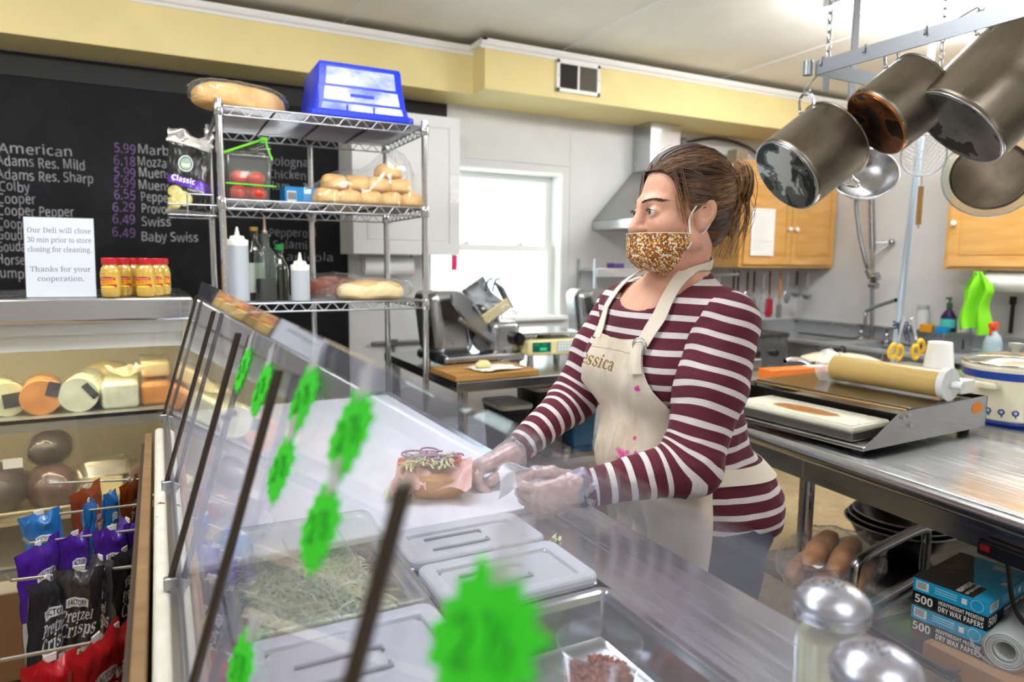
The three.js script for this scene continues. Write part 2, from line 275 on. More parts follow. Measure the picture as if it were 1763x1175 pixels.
// chalkboard wall
{
  const x0 = -1.1, x1 = 0.955, y0 = 0.93, y1 = 2.195, W = 2048, H = Math.round(2048 * (y1 - y0) / (x1 - x0)), zz = -(WALL_Z + 0.014);
  const tex = canvasTex(W, H, (c) => {
    c.fillStyle = '#19191b'; c.fillRect(0, 0, W, H);
    for (let i = 0; i < 1100; i++) { c.fillStyle = `rgba(${rnd() < 0.5 ? '70,70,76' : '20,20,22'},${0.02 + rnd() * 0.035})`; const r = 20 + rnd() * 90; c.beginPath(); c.ellipse(rnd() * W, rnd() * H, r, r * (0.3 + rnd()), rnd() * 3, 0, 7); c.fill(); }
    const say = (s, px, py, px2, col, k = 1) => {
      const a = onZ(px, py, zz), b = onZ(px2, py, zz), ux = (a.x - x0) / (x1 - x0) * W, uy = (y1 - a.y) / (y1 - y0) * H, len = (b.x - a.x) / (x1 - x0) * W;
      c.save(); c.translate(ux, uy); const size = 62 * k; c.font = `${size}px sans-serif`; const m = c.measureText(s).width || 1; c.scale(len / m, 1);
      let u = 0; for (const ch of s) { c.save(); c.translate(u, (rnd() - 0.5) * 7); c.rotate((rnd() - 0.5) * 0.12); c.strokeStyle = col; c.lineWidth = 2.2; c.globalAlpha = 0.75 + rnd() * 0.25; c.fillStyle = col; c.fillText(ch, 0, 0); c.restore(); u += c.measureText(ch).width; }
      c.restore();
    };
    const wh = '#b9babf', pu = '#8a6aa8', dim = '#8e8f96';
    [['American', -4, 262, 126], ['Adams Res. Mild', -6, 284, 147], ['Adams Res. Sharp', -6, 307, 161], ['Colby', -3, 328, 52], ['Cooper', -5, 349, 62], ['Cooper Pepper', -5, 370, 128], ['Cooper Sharp', -5, 392, 110], ['Gouda', -6, 412, 50], ['Gouda Smoked', -6, 433, 110], ['Horseradish', -6, 455, 95], ['Jumping Jack', -6, 479, 110]].forEach(([s, a, y, b]) => say(s, a, y, b, wh));
    ['5.99', '6.18', '5.99', '5.99', '6.55', '6.29', '6.49', '6.49'].forEach((s, i) => say(s, 196 - (i > 4 ? 3 : 0), [262, 284, 304, 322, 342, 364, 385, 408][i], 234, pu));
    [['Marble', 236, 264, 310], ['Mozzarella', 236, 285, 322], ['Muenster', 238, 305, 318], ['Muenster', 238, 326, 318], ['Pepper Jack', 242, 346, 330], ['Provolone', 243, 367, 320], ['Swiss', 243, 389, 295], ['Baby Swiss', 242, 415, 342]].forEach(([s, a, y, b]) => say(s, a, y, b, wh));
    [['Bologna', 460, 283, 531], ['Chicken', 460, 306, 528], ['Ham', 460, 327, 500], ['Pepperoni', 462, 407, 545], ['Salami', 470, 428, 530], ['Capicola', 476, 449, 575]].forEach(([s, a, y, b]) => say(s, a, y, b, dim));
  });
  const g = new THREE.PlaneGeometry(x1 - x0, y1 - y0).translate((x0 + x1) / 2, (y0 + y1) / 2, WALL_Z + 0.0135);
  const o = thing('chalkboard', 'black chalkboard wall with handwritten cheese and meat prices', 'chalkboard');
  const slate = std(0x171719, 0.6, 0, { specularIntensity: 0.3 });
  M('backing_board', muv(cat(box2(XL + 0.01, x0, 0.3, 2.195, WALL_Z, WALL_Z + 0.012), box2(x0, x1, y0, y1, WALL_Z, WALL_Z + 0.012), box2(x1, 1.553, 2.05, 2.195, WALL_Z, WALL_Z + 0.012), box2(x0, x1, 0.3, y0, WALL_Z, WALL_Z + 0.012))), slate, o);
  M('writing_panel', g, std(0xffffff, 0.6, 0, { map: tex, specularIntensity: 0.3 }), o);
  M('top_rail', muv(box2(XL + 0.01, 1.553, 2.195, 2.3, WALL_Z, WALL_Z + 0.02)), std(0x0f0f10, 0.6), o);
}

// ---------- sandwich counter ----------
// loft of a rounded rectangle: profile = [inset, y] pairs; cap closes the last ring
function rrRing(w, d, r, n = 6) { const p = []; r = Math.min(r, w / 2 - 1e-4, d / 2 - 1e-4); for (const [cx, cz, a0] of [[w / 2 - r, d / 2 - r, 0], [-w / 2 + r, d / 2 - r, PI / 2], [-w / 2 + r, -d / 2 + r, PI], [w / 2 - r, -d / 2 + r, 1.5 * PI]]) for (let i = 0; i <= n; i++) { const a = a0 + i / n * PI / 2; p.push([cx + r * Math.cos(a), cz + r * Math.sin(a)]); } return p; }
function rrLoft(w, d, r, prof, cap = true, n = 5) {
  const rings = prof.map(([ins, y]) => rrRing(w - 2 * ins, d - 2 * ins, Math.max(r - ins, 0.002), n).map(([x, z]) => V(x, y, z))), m = rings[0].length, pos = [], idx = [];
  rings.forEach((q) => q.forEach((p) => pos.push(p.x, p.y, p.z)));
  for (let j = 0; j < rings.length - 1; j++) for (let i = 0; i < m; i++) { const a = j * m + i, b = j * m + (i + 1) % m, c = a + m, e = b + m; idx.push(a, c, b, b, c, e); }
  if (cap) { const o = (rings.length - 1) * m, ci = pos.length / 3; pos.push(0, prof[prof.length - 1][1], 0); for (let i = 0; i < m; i++) idx.push(o + i, ci, o + (i + 1) % m); }
  let g = new THREE.BufferGeometry(); g.setAttribute('position', new THREE.Float32BufferAttribute(pos, 3)); g.setIndex(idx); g = g.toNonIndexed(); g.computeVertexNormals();
  return toCreasedNormals(g, 0.6);
}
const CT = 0.90;   // counter top height
{
  const o = thing('prep_counter', 'stainless steel sandwich prep counter with a well of food pans', 'counter', [0.36, 0, -1.1]), T = (g) => muv(g.translate(-0.36, 0, 1.1));
  const body = MAT.steel;
  M('work_surface', T(cat(box2(0.0, 0.745, CT - 0.02, CT, -2.42, -1.195), box2(0.0, 0.062, CT - 0.02, CT, -1.195, 0.25), box2(0.578, 0.745, CT - 0.02, CT, -1.195, 0.25), box2(0.062, 0.578, CT - 0.02, CT, -0.412, 0.25), box2(0.318, 0.328, CT - 0.022, CT - 0.003, -1.195, -0.412), box2(0.328, 0.578, CT - 0.02, CT, -1.195, -1.108))), MAT.steelB, o);
  M('edge_lip', T(cat(rod([0.745, CT - 0.006, -2.42], [0.745, CT - 0.006, 0.25], 0.006, 12), box2(0.739, 0.751, CT - 0.075, CT - 0.006, -2.42, 0.25))), MAT.steel, o);
  M('cabinet_body', T(cat(box2(0.01, 0.725, 0.1, 0.66, -2.4, 0.24), box2(0.69, 0.725, 0.66, CT - 0.02, -2.4, 0.24), box2(0.01, 0.03, 0.66, CT - 0.02, -2.4, 0.24), box2(0.03, 0.69, 0.66, CT - 0.02, -2.4, -1.22), box2(0.03, 0.69, 0.66, CT - 0.02, -0.4, 0.24))), body, o);
  for (const z of [-2.05, -1.5, -0.95, -0.4]) { const d = M('door', T(rb(0.018, 0.5, 0.5, 0.006, 0.735, 0.4, z)), body, o); M('door_handle', T(rb(0.02, 0.03, 0.3, 0.006, 0.75, 0.6, z)), MAT.steelDark, d); }
  M('leg', T(cat(cy(0.03, 0.025, 0.1, 12, 0.08, 0.05, -2.3), cy(0.03, 0.025, 0.1, 12, 0.66, 0.05, -2.3), cy(0.03, 0.025, 0.1, 12, 0.08, 0.05, 0.15), cy(0.03, 0.025, 0.1, 12, 0.66, 0.05, 0.15))), MAT.steelDark, o);
  // customer-side boarding, wood edge and chipped white rail
  const paintChip = dataTex(256, (u, v) => { const n = tile((a, b) => fbm(a * 3, b * 26, 6, 4))(u, v), s = tile((a, b) => fbm(a * 14, b * 40, 2, 3))(u, v), k = n * 0.7 + s * 0.5 > 0.31; return k ? [0.42, 0.27, 0.14] : [0.86 + s * 0.05, 0.85 + s * 0.05, 0.80 + s * 0.06]; }, { srgb: true, repeat: [3, 1] });
  M('front_board', T(box2(-0.06, -0.045, 0.04, CT - 0.03, -2.12, 0.25)), std(0x4a3a2c, 0.7), o, 'dark brown front board behind the snack pegs');
  M('white_rail', T(cat(rb(0.024, 0.05, 2.4, 0.01, -0.014, CT - 0.014, -0.92))), std(0xffffff, 0.5, 0, { map: paintChip }), o, 'white painted rail with brown chips');
  M('wood_edging', T(rb(0.018, 0.045, 2.38, 0.004, -0.041, CT - 0.022, -0.92)), std(0xffffff, 0.65, 0, { map: woodTex('#9a7a52', '#6d5030') }), o, 'bare wooden edge strip');
}
function woodTex(a, b, n = 256) {
  const A = new THREE.Color(a).convertLinearToSRGB(), B = new THREE.Color(b).convertLinearToSRGB();
  return dataTex(n, (u, v) => { const w = tile((p, q) => fbm(p * 2.5, q * 22 + 2 * fbm(p * 3, q * 3, 7, 2), 3, 4))(u, v), k = clamp(0.5 + w * 0.9, 0, 1); return [lerp(A.r, B.r, k), lerp(A.g, B.g, k), lerp(A.b, B.b, k)]; }, { srgb: true, repeat: [1.6, 1.6] });
}
// sneeze guard
const GA = V(0.0, 0.905, 0), GB = V(0.12, 1.315, 0), GU = GB.clone().sub(GA).normalize(), GN = V(-GU.y, GU.x, 0), GLEN = GB.distanceTo(GA);
const onGlass = (s, t, off = 0) => V(GA.x + GU.x * s + GN.x * off, GA.y + GU.y * s + GN.y * off, -t);
{
  const o = thing('sneeze_guard', 'leaning scuffed clear sneeze guard along the sandwich counter', 'sneeze guard', [0, 0.9, -1.15]), T = (g) => g.translate(0, -0.9, 1.15);
  const scuff = dataTex(512, (u, v) => 0.945, {});
  { const d = scuff.image.data, n = 512; const set = (x, y, k) => { x = (x % n + n) % n; y = (y % n + n) % n; const q = (y * n + x) * 4; for (let c = 0; c < 3; c++) d[q + c] = Math.max(90, d[q + c] - k); };
    for (let i = 0; i < n * n; i++) { const x = i % n, y = i / n | 0, k = 10 * Math.max(0, fbm(x / 60, y / 60, 3, 4) + 0.25); set(x, y, k); }
    for (let i = 0; i < 150; i++) { let x = rnd() * n, y = rnd() * n, a = rnd() * 7; const L = 6 + rnd() * 34; for (let k = 0; k < L; k++) { set(x | 0, y | 0, 60); a += (rnd() - 0.5) * 0.12; x += Math.cos(a); y += Math.sin(a); } } }
  const pane = clear(0xf3f5ff, 0.03, { ior: 1.49, transmission: 1, transmissionMap: scuff });
  scuff.repeat.set(3, 3);
  const g = new THREE.BoxGeometry(0.005, GLEN, 2.29); g.rotateZ(-Math.atan2(GU.x, GU.y)); const c = onGlass(GLEN / 2, 1.185, -0.003); g.translate(c.x, c.y, c.z);
  M('glass_panel', T(muv(g)), pane, o);
  M('base_channel', T(cat(box2(-0.004, 0.016, 0.9, 0.915, -2.33, 0.2), box2(0.006, 0.0085, 0.9, 0.935, -2.33, 0.2))), MAT.zinc, o);
  for (const t of [2.21, 1.53, 1.05, 0.68, 0.302]) {
    const r = M('support_rod', T(cat(rod(onGlass(0.005, t, 0.008), onGlass(0.383, t, 0.008), 0.0047, 12), cy(0.0047, 0.0047, 0.001, 12, 0, 0, 0).translate(...onGlass(0.383, t, 0.008).toArray()))), std(0x5b5148, 0.3, 1), o, 'dark metal support rod');
    M('rod_clip', T(rb(0.02, 0.022, 0.014, 0.003, -0.002, 0.918, -t)), MAT.zinc, r);
  }
}
// green price bursts stuck to the guard
{
  const neon = std(0x2fe01c, 0.6), ink = std(0x1fb428, 0.7), tape = clear(0xe8eaf2, 0.4, { transmission: 0.55 });
  const where = ['beside the second rod from the cheese case', 'just past the tag beside the second rod', 'upper tag near the middle of the sneeze guard', 'upper tag over the cutting board', 'lower tag near the middle of the sneeze guard', 'lower tag over the clear pan lid', 'low tag by the counter rail', 'large tag above the open steel pan'];
  const list = [[0.343, 0.966], [0.347, 0.79], [0.374, 0.582], [0.379, 0.431], [0.31, 0.595], [0.313, 0.441], [0.160, 0.548], [0.352, 0.212]];
  list.forEach(([s, t], i) => {
    const k = i < 2 ? 1.05 : 1, at = (x, y, off) => onGlass(s + (0.019 * x + 0.0255 * y) * k, t + (-0.037 * x + 0.010 * y) * k, off);
    const base = onGlass(s, t, 0), pts = []; const n = 15, pw = 1.4;
    for (let j = 0; j < n * 2; j++) { const a = j / (n * 2) * 2 * PI, q = (j % 2 ? 0.84 : 1.06) * 1.12 / Math.pow(Math.pow(Math.abs(Math.cos(a)), pw) + Math.pow(Math.abs(Math.sin(a)), pw), 1 / pw); const tall = 0.95; pts.push([Math.cos(a) * q * tall, Math.sin(a) * q]); }
    const tri = THREE.ShapeUtils.triangulateShape(pts.map((p) => new THREE.Vector2(...p)), []), pos = [];
    const add = (p, off) => { const v = at(p[0], p[1], off).sub(base); pos.push(v.x, v.y, v.z); };
    for (const f of tri) { f.forEach((q) => add(pts[q], 0.0016)); [f[0], f[2], f[1]].forEach((q) => add(pts[q], 0.0006)); }
    for (let j = 0; j < pts.length; j++) { const a = pts[j], b = pts[(j + 1) % pts.length]; add(a, 0.0006); add(b, 0.0006); add(b, 0.0016); add(a, 0.0006); add(b, 0.0016); add(a, 0.0016); }
    const g = new THREE.BufferGeometry(); g.setAttribute('position', new THREE.Float32BufferAttribute(pos, 3)); g.computeVertexNormals();
    const o = thing('price_tag', 'neon green starburst price tag, ' + where[i], 'price tag', base);
    M('burst_card', g, neon, o);
    const stroke = (line) => tube(line.map(([x, y]) => at(x, y, 0.0018).sub(base)), 0.0011, 16, 5);
    M('handwriting', cat(stroke([[-0.5, 0.25], [-0.25, 0.4], [-0.2, 0.05], [-0.5, -0.25], [-0.15, -0.25]]), stroke([[0.05, 0.3], [0.2, 0.35], [0.2, -0.3]]), stroke([[0.45, 0.3], [0.35, 0], [0.55, -0.05], [0.4, -0.35]])), ink, o);
    M('tape_strip', sheet(2, 2, (u, v) => at(lerp(0.15, 0.75, u), lerp(0.7, 1.5, v), 0.0022).sub(base)), tape, o);
  });
}
// cutting board
{
  const knife = dataTex(256, (u, v) => { const n = tile((a, b) => fbm(a * 5, b * 5, 3, 4))(u, v), s = tile((a, b) => fbm(a * 60, b * 6, 3, 3))(u, v); return [0.90 + n * 0.03 + s * 0.03, 0.90 + n * 0.03 + s * 0.03, 0.905 + n * 0.03 + s * 0.03]; }, { srgb: true, repeat: [1.5, 1.5] });
  solo('cutting_board', 'large white plastic cutting board lying on the prep counter', 'cutting board', muv(rb(0.685, 0.013, 1.2, 0.004)), std(0xffffff, 0.42, 0, { map: knife }), [0.362, CT + 0.0067, -1.708]);
}
// food pans with lids
const polyLid = std(0xeef0f1, 0.32, 0, { transmission: 0.42, thickness: 0 }), polyClear = clear(0xf3f6f4, 0.12, { transmission: 0.88 });
const panSteel = std(0xc2c4c8, 0.25, 1, { roughnessMap: smudge });
function panGeo(w, d, h) { return muv(rrLoft(w, d, 0.022, [[0.0, -0.004], [0.0, 0.001], [0.002, 0.003], [0.012, 0.003], [0.015, 0.0], [0.017, -0.01], [0.026, -h], [0.034, -h - 0.005]])); }
function foodPan(x0, x1, t0, t1, h, label, group) { const o = thing('food_pan', label, 'food pan', [(x0 + x1) / 2, CT, -(t0 + t1) / 2]); const w = x1 - x0, d = t1 - t0; M('pan_body', panGeo(w, d, h), panSteel, o); return [o, w, d]; }
function whiteLid(x0, x1, t0, t1, label, tilt = 0) {
  const w = x1 - x0, d = t1 - t0, o = thing('pan_lid', label, 'pan lid', [(x0 + x1) / 2, CT + 0.0035, -(t0 + t1) / 2]); o.rotation.z = tilt;
  M('lid_rim', muv(rrLoft(w, d, 0.02, [[0.004, 0.0], [0.0, 0.001], [0.0, 0.008], [0.003, 0.011], [0.02, 0.011], [0.024, 0.009], [0.026, 0.003]], false)), polyLid, o);
  M('lid_panel', muv(rrLoft(w - 0.052, d - 0.052, 0.014, [[0.0, 0.004], [0.004, 0.0045], [0.006, 0.0045]], true)), polyLid, o);
  const hw = w * 0.42; for (const s of [-1, 1]) M('handle_slot', muv(cat(rb(hw, 0.004, 0.006, 0.002, -0.02, 0.0065, s * 0.022), rb(0.004, 0.004, 0.012, 0.001, -0.02 + hw / 2, 0.0065, s * 0.018))), std(0x9aa2a8, 0.4, 0, { transmission: 0.3 }), o);
  return o;
}
{
  const [p1, w1, d1] = foodPan(0.066, 0.318, 0.858, 1.192, 0.1, 'deep steel pan of shredded lettuce under the clear lid');
  // shredded lettuce
  const shred = (n, w, d, h, cols) => { const gs = []; for (let i = 0; i < n; i++) { const L = rr(0.015, 0.05), x = rr(-w, w), z = rr(-d, d), a = rnd() * 7, y = h(x, z) + rr(-0.012, 0.004), wd = rr(0.0015, 0.004), c = cols[rnd() * cols.length | 0], up = rr(-0.5, 0.5); const g = sheet(4, 1, (u, v) => { const b = Math.sin(u * PI) * 0.007; return V(x + Math.cos(a) * (u - 0.5) * L - Math.sin(a) * (v - 0.5) * wd, y + b + (u - 0.5) * L * up + (v - 0.5) * 0.001, z + Math.sin(a) * (u - 0.5) * L + Math.cos(a) * (v - 0.5) * wd); }); const k = g.attributes.position.count, cc = new Float32Array(k * 3); for (let j = 0; j < k; j++) cc.set([c.r, c.g, c.b], j * 3); g.setAttribute('color', new THREE.BufferAttribute(cc, 3)); gs.push(g); } return cat(...gs); };
  const greens = ['#b9c66a', '#d3d88f', '#9fb353', '#e4e5bd', '#c6cc7c'].map((c) => new THREE.Color(c)), leafMat = std(0xffffff, 0.5, 0, { vertexColors: true, side: THREE.DoubleSide, transmission: 0.25, thickness: 0 });
  const lt = solo('shredded_lettuce', 'heap of shredded pale green lettuce in the steel pan', 'lettuce', shred(1500, w1 / 2 - 0.03, d1 / 2 - 0.03, (x, z) => -0.025 + 0.012 * Math.cos(x * 20) * Math.cos(z * 14), greens), leafMat, [0.192, CT, -1.025]); lt.userData.kind = 'stuff';
  // clear lid lifted a little on the heap
  const cl = thing('pan_lid', 'big clear ribbed lid resting askew over the lettuce pan', 'pan lid', [0.194, CT + 0.012, -1.03]); cl.rotation.set(0.045, 0.0, -0.01);
  M('lid_rim', muv(rrLoft(0.262, 0.345, 0.02, [[0.004, 0.0], [0.0, 0.001], [0.0, 0.007], [0.003, 0.009], [0.014, 0.009], [0.018, 0.004]], false)), polyClear, cl);
  M('lid_panel', muv(rrLoft(0.226, 0.31, 0.014, [[0.0, 0.004], [0.01, 0.005]], true)), polyClear, cl);
  for (const x of [-0.08, -0.03, 0.06]) M('rib', muv(rb(0.004, 0.004, 0.2, 0.0015, x, 0.0075, 0)), polyClear, cl);
  foodPan(0.066, 0.318, 0.655, 0.85, 0.1, 'steel pan between the lettuce pan and the purple filled pan'); whiteLid(0.068, 0.316, 0.657, 0.848, 'frosted white lid beside the clear lettuce lid');
  foodPan(0.066, 0.318, 0.415, 0.648, 0.1, 'steel pan at the guard end of the well'); whiteLid(0.068, 0.316, 0.417, 0.646, 'frosted white lid below the large green tag');
  foodPan(0.33, 0.576, 0.965, 1.104, 0.1, 'small steel pan next to the cutting board'); whiteLid(0.332, 0.574, 0.967, 1.102, 'frosted white lid touching the end of the cutting board');
  foodPan(0.33, 0.576, 0.805, 0.96, 0.1, 'steel pan between the cutting board pan and the open pan'); whiteLid(0.332, 0.574, 0.807, 0.958, 'frosted white lid dusted with a lettuce scrap, beside the open pan');
  foodPan(0.33, 0.576, 0.415, 0.798, 0.06, 'open steel pan holding a clear cup of bacon bits');
  // clear cup with bits
  const c = onY(1032, 1108, 0.905), cup = thing('deli_cup', 'clear plastic deli cup standing in the open steel pan', 'cup', [Math.min(c.x, 0.49), CT - 0.0645, c.z]);
  M('cup_wall', lathe([[0.04, 0], [0.043, 0.003], [0.052, 0.07], [0.0535, 0.07], [0.0545, 0.074], [0.053, 0.075]], 40), clear(0xf4f8f6, 0.06, { transmission: 0.93 }), cup);
  M('cup_base', cy(0.04, 0.04, 0.002, 32, 0, 0.002, 0), clear(0xf4f8f6, 0.08, { transmission: 0.9 }), cup);
  const bits = []; for (let i = 0; i < 420; i++) { const a = rnd() * 7, r = Math.sqrt(rnd()) * 0.041, s = rr(0.002, 0.0045); bits.push(bx(s * 1.6, s, s, Math.cos(a) * r, 0.012 + rnd() * 0.03 * (1 - r * 8), Math.sin(a) * r, rnd() * 3, rnd() * 3, rnd() * 3)); }
  const bb = solo('bacon_bits', 'reddish brown bacon bits filling the bottom of the clear cup', 'bacon bits', [cy(0.0415, 0.04, 0.016, 24, 0, 0.011, 0), ...bits], std(0xa4553c, 0.7), [Math.min(c.x, 0.49), CT - 0.0645, c.z]); bb.userData.kind = 'stuff';
  solo('lettuce_scrap', 'single curled lettuce scrap on the steel beside the white lid', 'lettuce', [sheet(8, 3, (u, v) => V((u - 0.5) * 0.03, 0.003 + 0.005 * Math.sin(u * 9) * v + 0.003 * v, (v - 0.5) * 0.008 + 0.004 * Math.sin(u * 5))), sheet(6, 2, (u, v) => V((u - 0.4) * 0.02, 0.004 + 0.004 * Math.sin(u * 7), (v - 0.5) * 0.006 + 0.008))], std(0xcdd58f, 0.5, 0, { side: THREE.DoubleSide }), onY(952, 932, CT + 0.001), 0.5);
}
// the sandwich being made
{
  const BT = CT + 0.0135, a = onY(684, 836, BT + 0.02), b = onY(812, 836, BT + 0.02), mid = a.clone().add(b).multiplyScalar(0.5), dir = b.clone().sub(a), L = dir.length(), yaw = Math.atan2(-dir.z, dir.x);
  const o = thing('sandwich', 'open sub roll piled with ham, red onion, tomato and lettuce on the board', 'sandwich', [mid.x, BT, mid.z], yaw);
  const crust = dataTex(256, (u, v) => { const n = tile((p, q) => fbm(p * 5, q * 5, 4, 5))(u, v), k = clamp(0.5 + n, 0, 1); return [lerp(0.86, 0.72, k), lerp(0.64, 0.45, k), lerp(0.40, 0.23, k)]; }, { srgb: true, repeat: [6, 6] });
  const roll = warp(new THREE.SphereGeometry(1, 40, 24), (v) => { const y = v.y; v.x *= L * 0.52; v.z *= 0.047; v.y = (y > 0.1 ? 0.1 + (y - 0.1) * 0.25 : y) * 0.045 + 0.036; if (y < -0.75) v.y = Math.max(v.y, 0.0005); v.y = Math.max(0.0005, v.y) + 0.003 * noise(v.x * 40, v.z * 40, 3) * (y > 0 ? 1 : 0.2); });
  M('bread_roll', muv(roll), std(0xffffff, 0.55, 0, { map: crust, sheen: 0.2 }), o, 'golden crusty bread roll');
  const drape = (x0, x1, z0, z1, y, amp, ph, sag) => slab(30, 18, (u, v) => { const x = lerp(x0, x1, u) + 0.006 * noise(v * 3, ph, 1), z = lerp(z0, z1 + 0.012 * noise(u * 3 + ph, 2, 5), v); return V(x, y + amp * 1.4 * noise(u * 4 + ph, v * 3, 2) + amp * noise(u * 9, v * 5 + ph, 7) - sag * Math.pow(v, 2.4), z + 0.006 * noise(u * 4, v * 4, ph)); }, 0.0016);
  const ham = std(0xe9b4a6, 0.45, 0, { sheen: 0.2 });
  M('ham_slice', drape(-0.035, L * 0.5, -0.04, 0.054, 0.061, 0.006, 0.5, 0.03), ham, o, 'pink ham slice draped over the roll');
  M('ham_slice', drape(-L * 0.52, -0.01, -0.042, 0.056, 0.055, 0.008, 2, 0.03), ham, o);
  const tomato = std(0xd8604a, 0.3); for (const [x, z] of [[-0.015, -0.005], [0.03, -0.012], [-0.05, 0.0]]) M('tomato_slice', cat(cy(0.024, 0.024, 0.005, 28, x, 0.069 + rnd() * 0.004, z, 0.12, 0, 0.1)), tomato, o, 'red tomato slice');
  const shr = []; for (let i = 0; i < 260; i++) { const x = i < 110 ? rr(-L * 0.62, -L * 0.2) : rr(-L * 0.4, L * 0.25), z = rr(-0.035, 0.045), y = i < 110 ? rr(0.002, 0.05) * (x < -L * 0.5 ? 0.4 : 1) : rr(0.064, 0.08), an = rnd() * 7, ln = rr(0.012, 0.035); shr.push(sheet(4, 1, (u, v) => V(x + Math.cos(an) * (u - 0.5) * ln - Math.sin(an) * (v - 0.5) * 0.003, y + Math.sin(u * PI) * 0.005, z + Math.sin(an) * (u - 0.5) * ln + Math.cos(an) * (v - 0.5) * 0.003))); }
  const sm = M('lettuce', cat(...shr), std(0xd4dc9c, 0.5, 0, { side: THREE.DoubleSide }), o, 'shredded lettuce spilling from the end of the roll'); sm.userData.kind = 'stuff';
  const on = std(0xb77ba6, 0.35, 0, { transmission: 0.2, thickness: 0 }); for (let i = 0; i < 14; i++) { const r = rr(0.013, 0.026), x = rr(-0.05, 0.045), z = rr(-0.028, 0.012), y = 0.074 + rnd() * 0.008; M('onion_ring', xf(new THREE.TorusGeometry(r, 0.0021, 6, 28, rr(3, 6)), x, y, z, PI / 2 + rr(-0.2, 0.2), rr(-0.2, 0.2), rnd() * 6), on, o, 'thin purple red-onion ring'); }
}

// ---------- refrigerated cheese case ----------
const CZ = -2.45, CTOP = 1.262;
{
  const o = thing('deli_case', 'refrigerated glass display case with a steel ledge, full of cheeses and meats', 'display case', [-1.2, 0, -2.9]), T = (g) => muv(g.translate(1.2, 0, 2.9));
  const inner = std(0xd9d2b4, 0.5), x0 = -2.5, x1 = 0.1;
  M('steel_ledge', T(cat(rb(x1 - x0 - 0.03, 0.078, 0.05, 0.012, (x0 + x1) / 2 - 0.015, CTOP - 0.039, CZ - 0.025), rb(0.05, 0.078, 0.5, 0.012, x1 - 0.025, CTOP - 0.039, CZ - 0.25))), MAT.steel, o);
  M('top_plate', T(box2(x0, x1 - 0.02, CTOP - 0.025, CTOP - 0.003, -3.2, CZ - 0.03)), MAT.steelDark, o);
  M('light_header', T(cat(box2(x0, x1 - 0.036, CTOP - 0.115, CTOP - 0.078, CZ - 0.2, CZ - 0.036), box2(x0, x1 - 0.036, CTOP - 0.165, CTOP - 0.115, CZ - 0.07, CZ - 0.06))), std(0xd8dedb, 0.3), o);
  M('side_panel', T(cat(box2(x1 - 0.035, x1 - 0.012, 0.1, CTOP - 0.03, -3.2, CZ - 0.045))), std(0xcfcbb8, 0.4), o);
  M('back_panel', T(box2(x0, x1 - 0.035, 0.3, CTOP - 0.03, -3.2, -3.17)), inner, o);
  M('case_floor', T(box2(x0, x1 - 0.035, 0.36, 0.4, -3.17, CZ - 0.02)), inner, o);
  M('case_base', T(cat(box2(x0, x1, 0.08, 0.36, -3.2, CZ - 0.01), box2(x0 - 0.03, x0, 0.08, CTOP - 0.01, -3.2, CZ))), std(0x6d4e33, 0.6), o);
  M('shelf', T(cat(box2(x0, x1 - 0.04, 0.872, 0.884, -3.0, CZ - 0.07), box2(x0, x1 - 0.04, 0.845, 0.884, CZ - 0.075, CZ - 0.07))), std(0x9a998d, 0.4, 0.6), o, 'grey metal shelf with a price rail');
  M('lower_shelf', T(cat(box2(x0, x1 - 0.04, 0.56, 0.572, -3.1, CZ - 0.05), rod([x0, 0.6, CZ - 0.045], [x1 - 0.04, 0.6, CZ - 0.045], 0.006))), std(0xb9ab84, 0.4, 0.5), o);
  M('front_glass', T(box2(x0, x1 - 0.035, 0.42, CTOP - 0.08, CZ - 0.034, CZ - 0.028)), clear(0xffffff, 0.02, { transmission: 0.99 }), o);
  M('glass_bumper', T(box2(x0, x1 - 0.03, 0.4, 0.425, CZ - 0.05, CZ - 0.02)), std(0x8a8a86, 0.4, 0.7), o);
  const lamp = M('case_lamp', T(rb(x1 - x0 - 0.2, 0.025, 0.03, 0.01, (x0 + x1) / 2, CTOP - 0.13, CZ - 0.13)), new THREE.MeshPhysicalMaterial({ color: 0xffffff, emissive: new THREE.Color(1, 0.86, 0.55), emissiveIntensity: 2.2 }), o);
  const l = new THREE.RectAreaLight(new THREE.Color(1, 0.86, 0.58), 18, 2.3, 0.03); l.position.set((x0 + x1) / 2, CTOP - 0.146, CZ - 0.13); l.lookAt((x0 + x1) / 2, 0, CZ - 0.45); l.name = 'case_lamp_light'; scene.add(l);
  M('shelf_lamp', T(rb(x1 - x0 - 0.2, 0.016, 0.02, 0.006, (x0 + x1) / 2, 0.862, CZ - 0.11)), new THREE.MeshPhysicalMaterial({ color: 0xffffff, emissive: new THREE.Color(1, 0.86, 0.55), emissiveIntensity: 2.2 }), o);
  const l2 = new THREE.RectAreaLight(new THREE.Color(1, 0.86, 0.6), 17, 2.3, 0.02); l2.position.set((x0 + x1) / 2, 0.852, CZ - 0.11); l2.lookAt((x0 + x1) / 2, 0.4, CZ - 0.4); l2.name = 'shelf_lamp_light'; scene.add(l2);
}
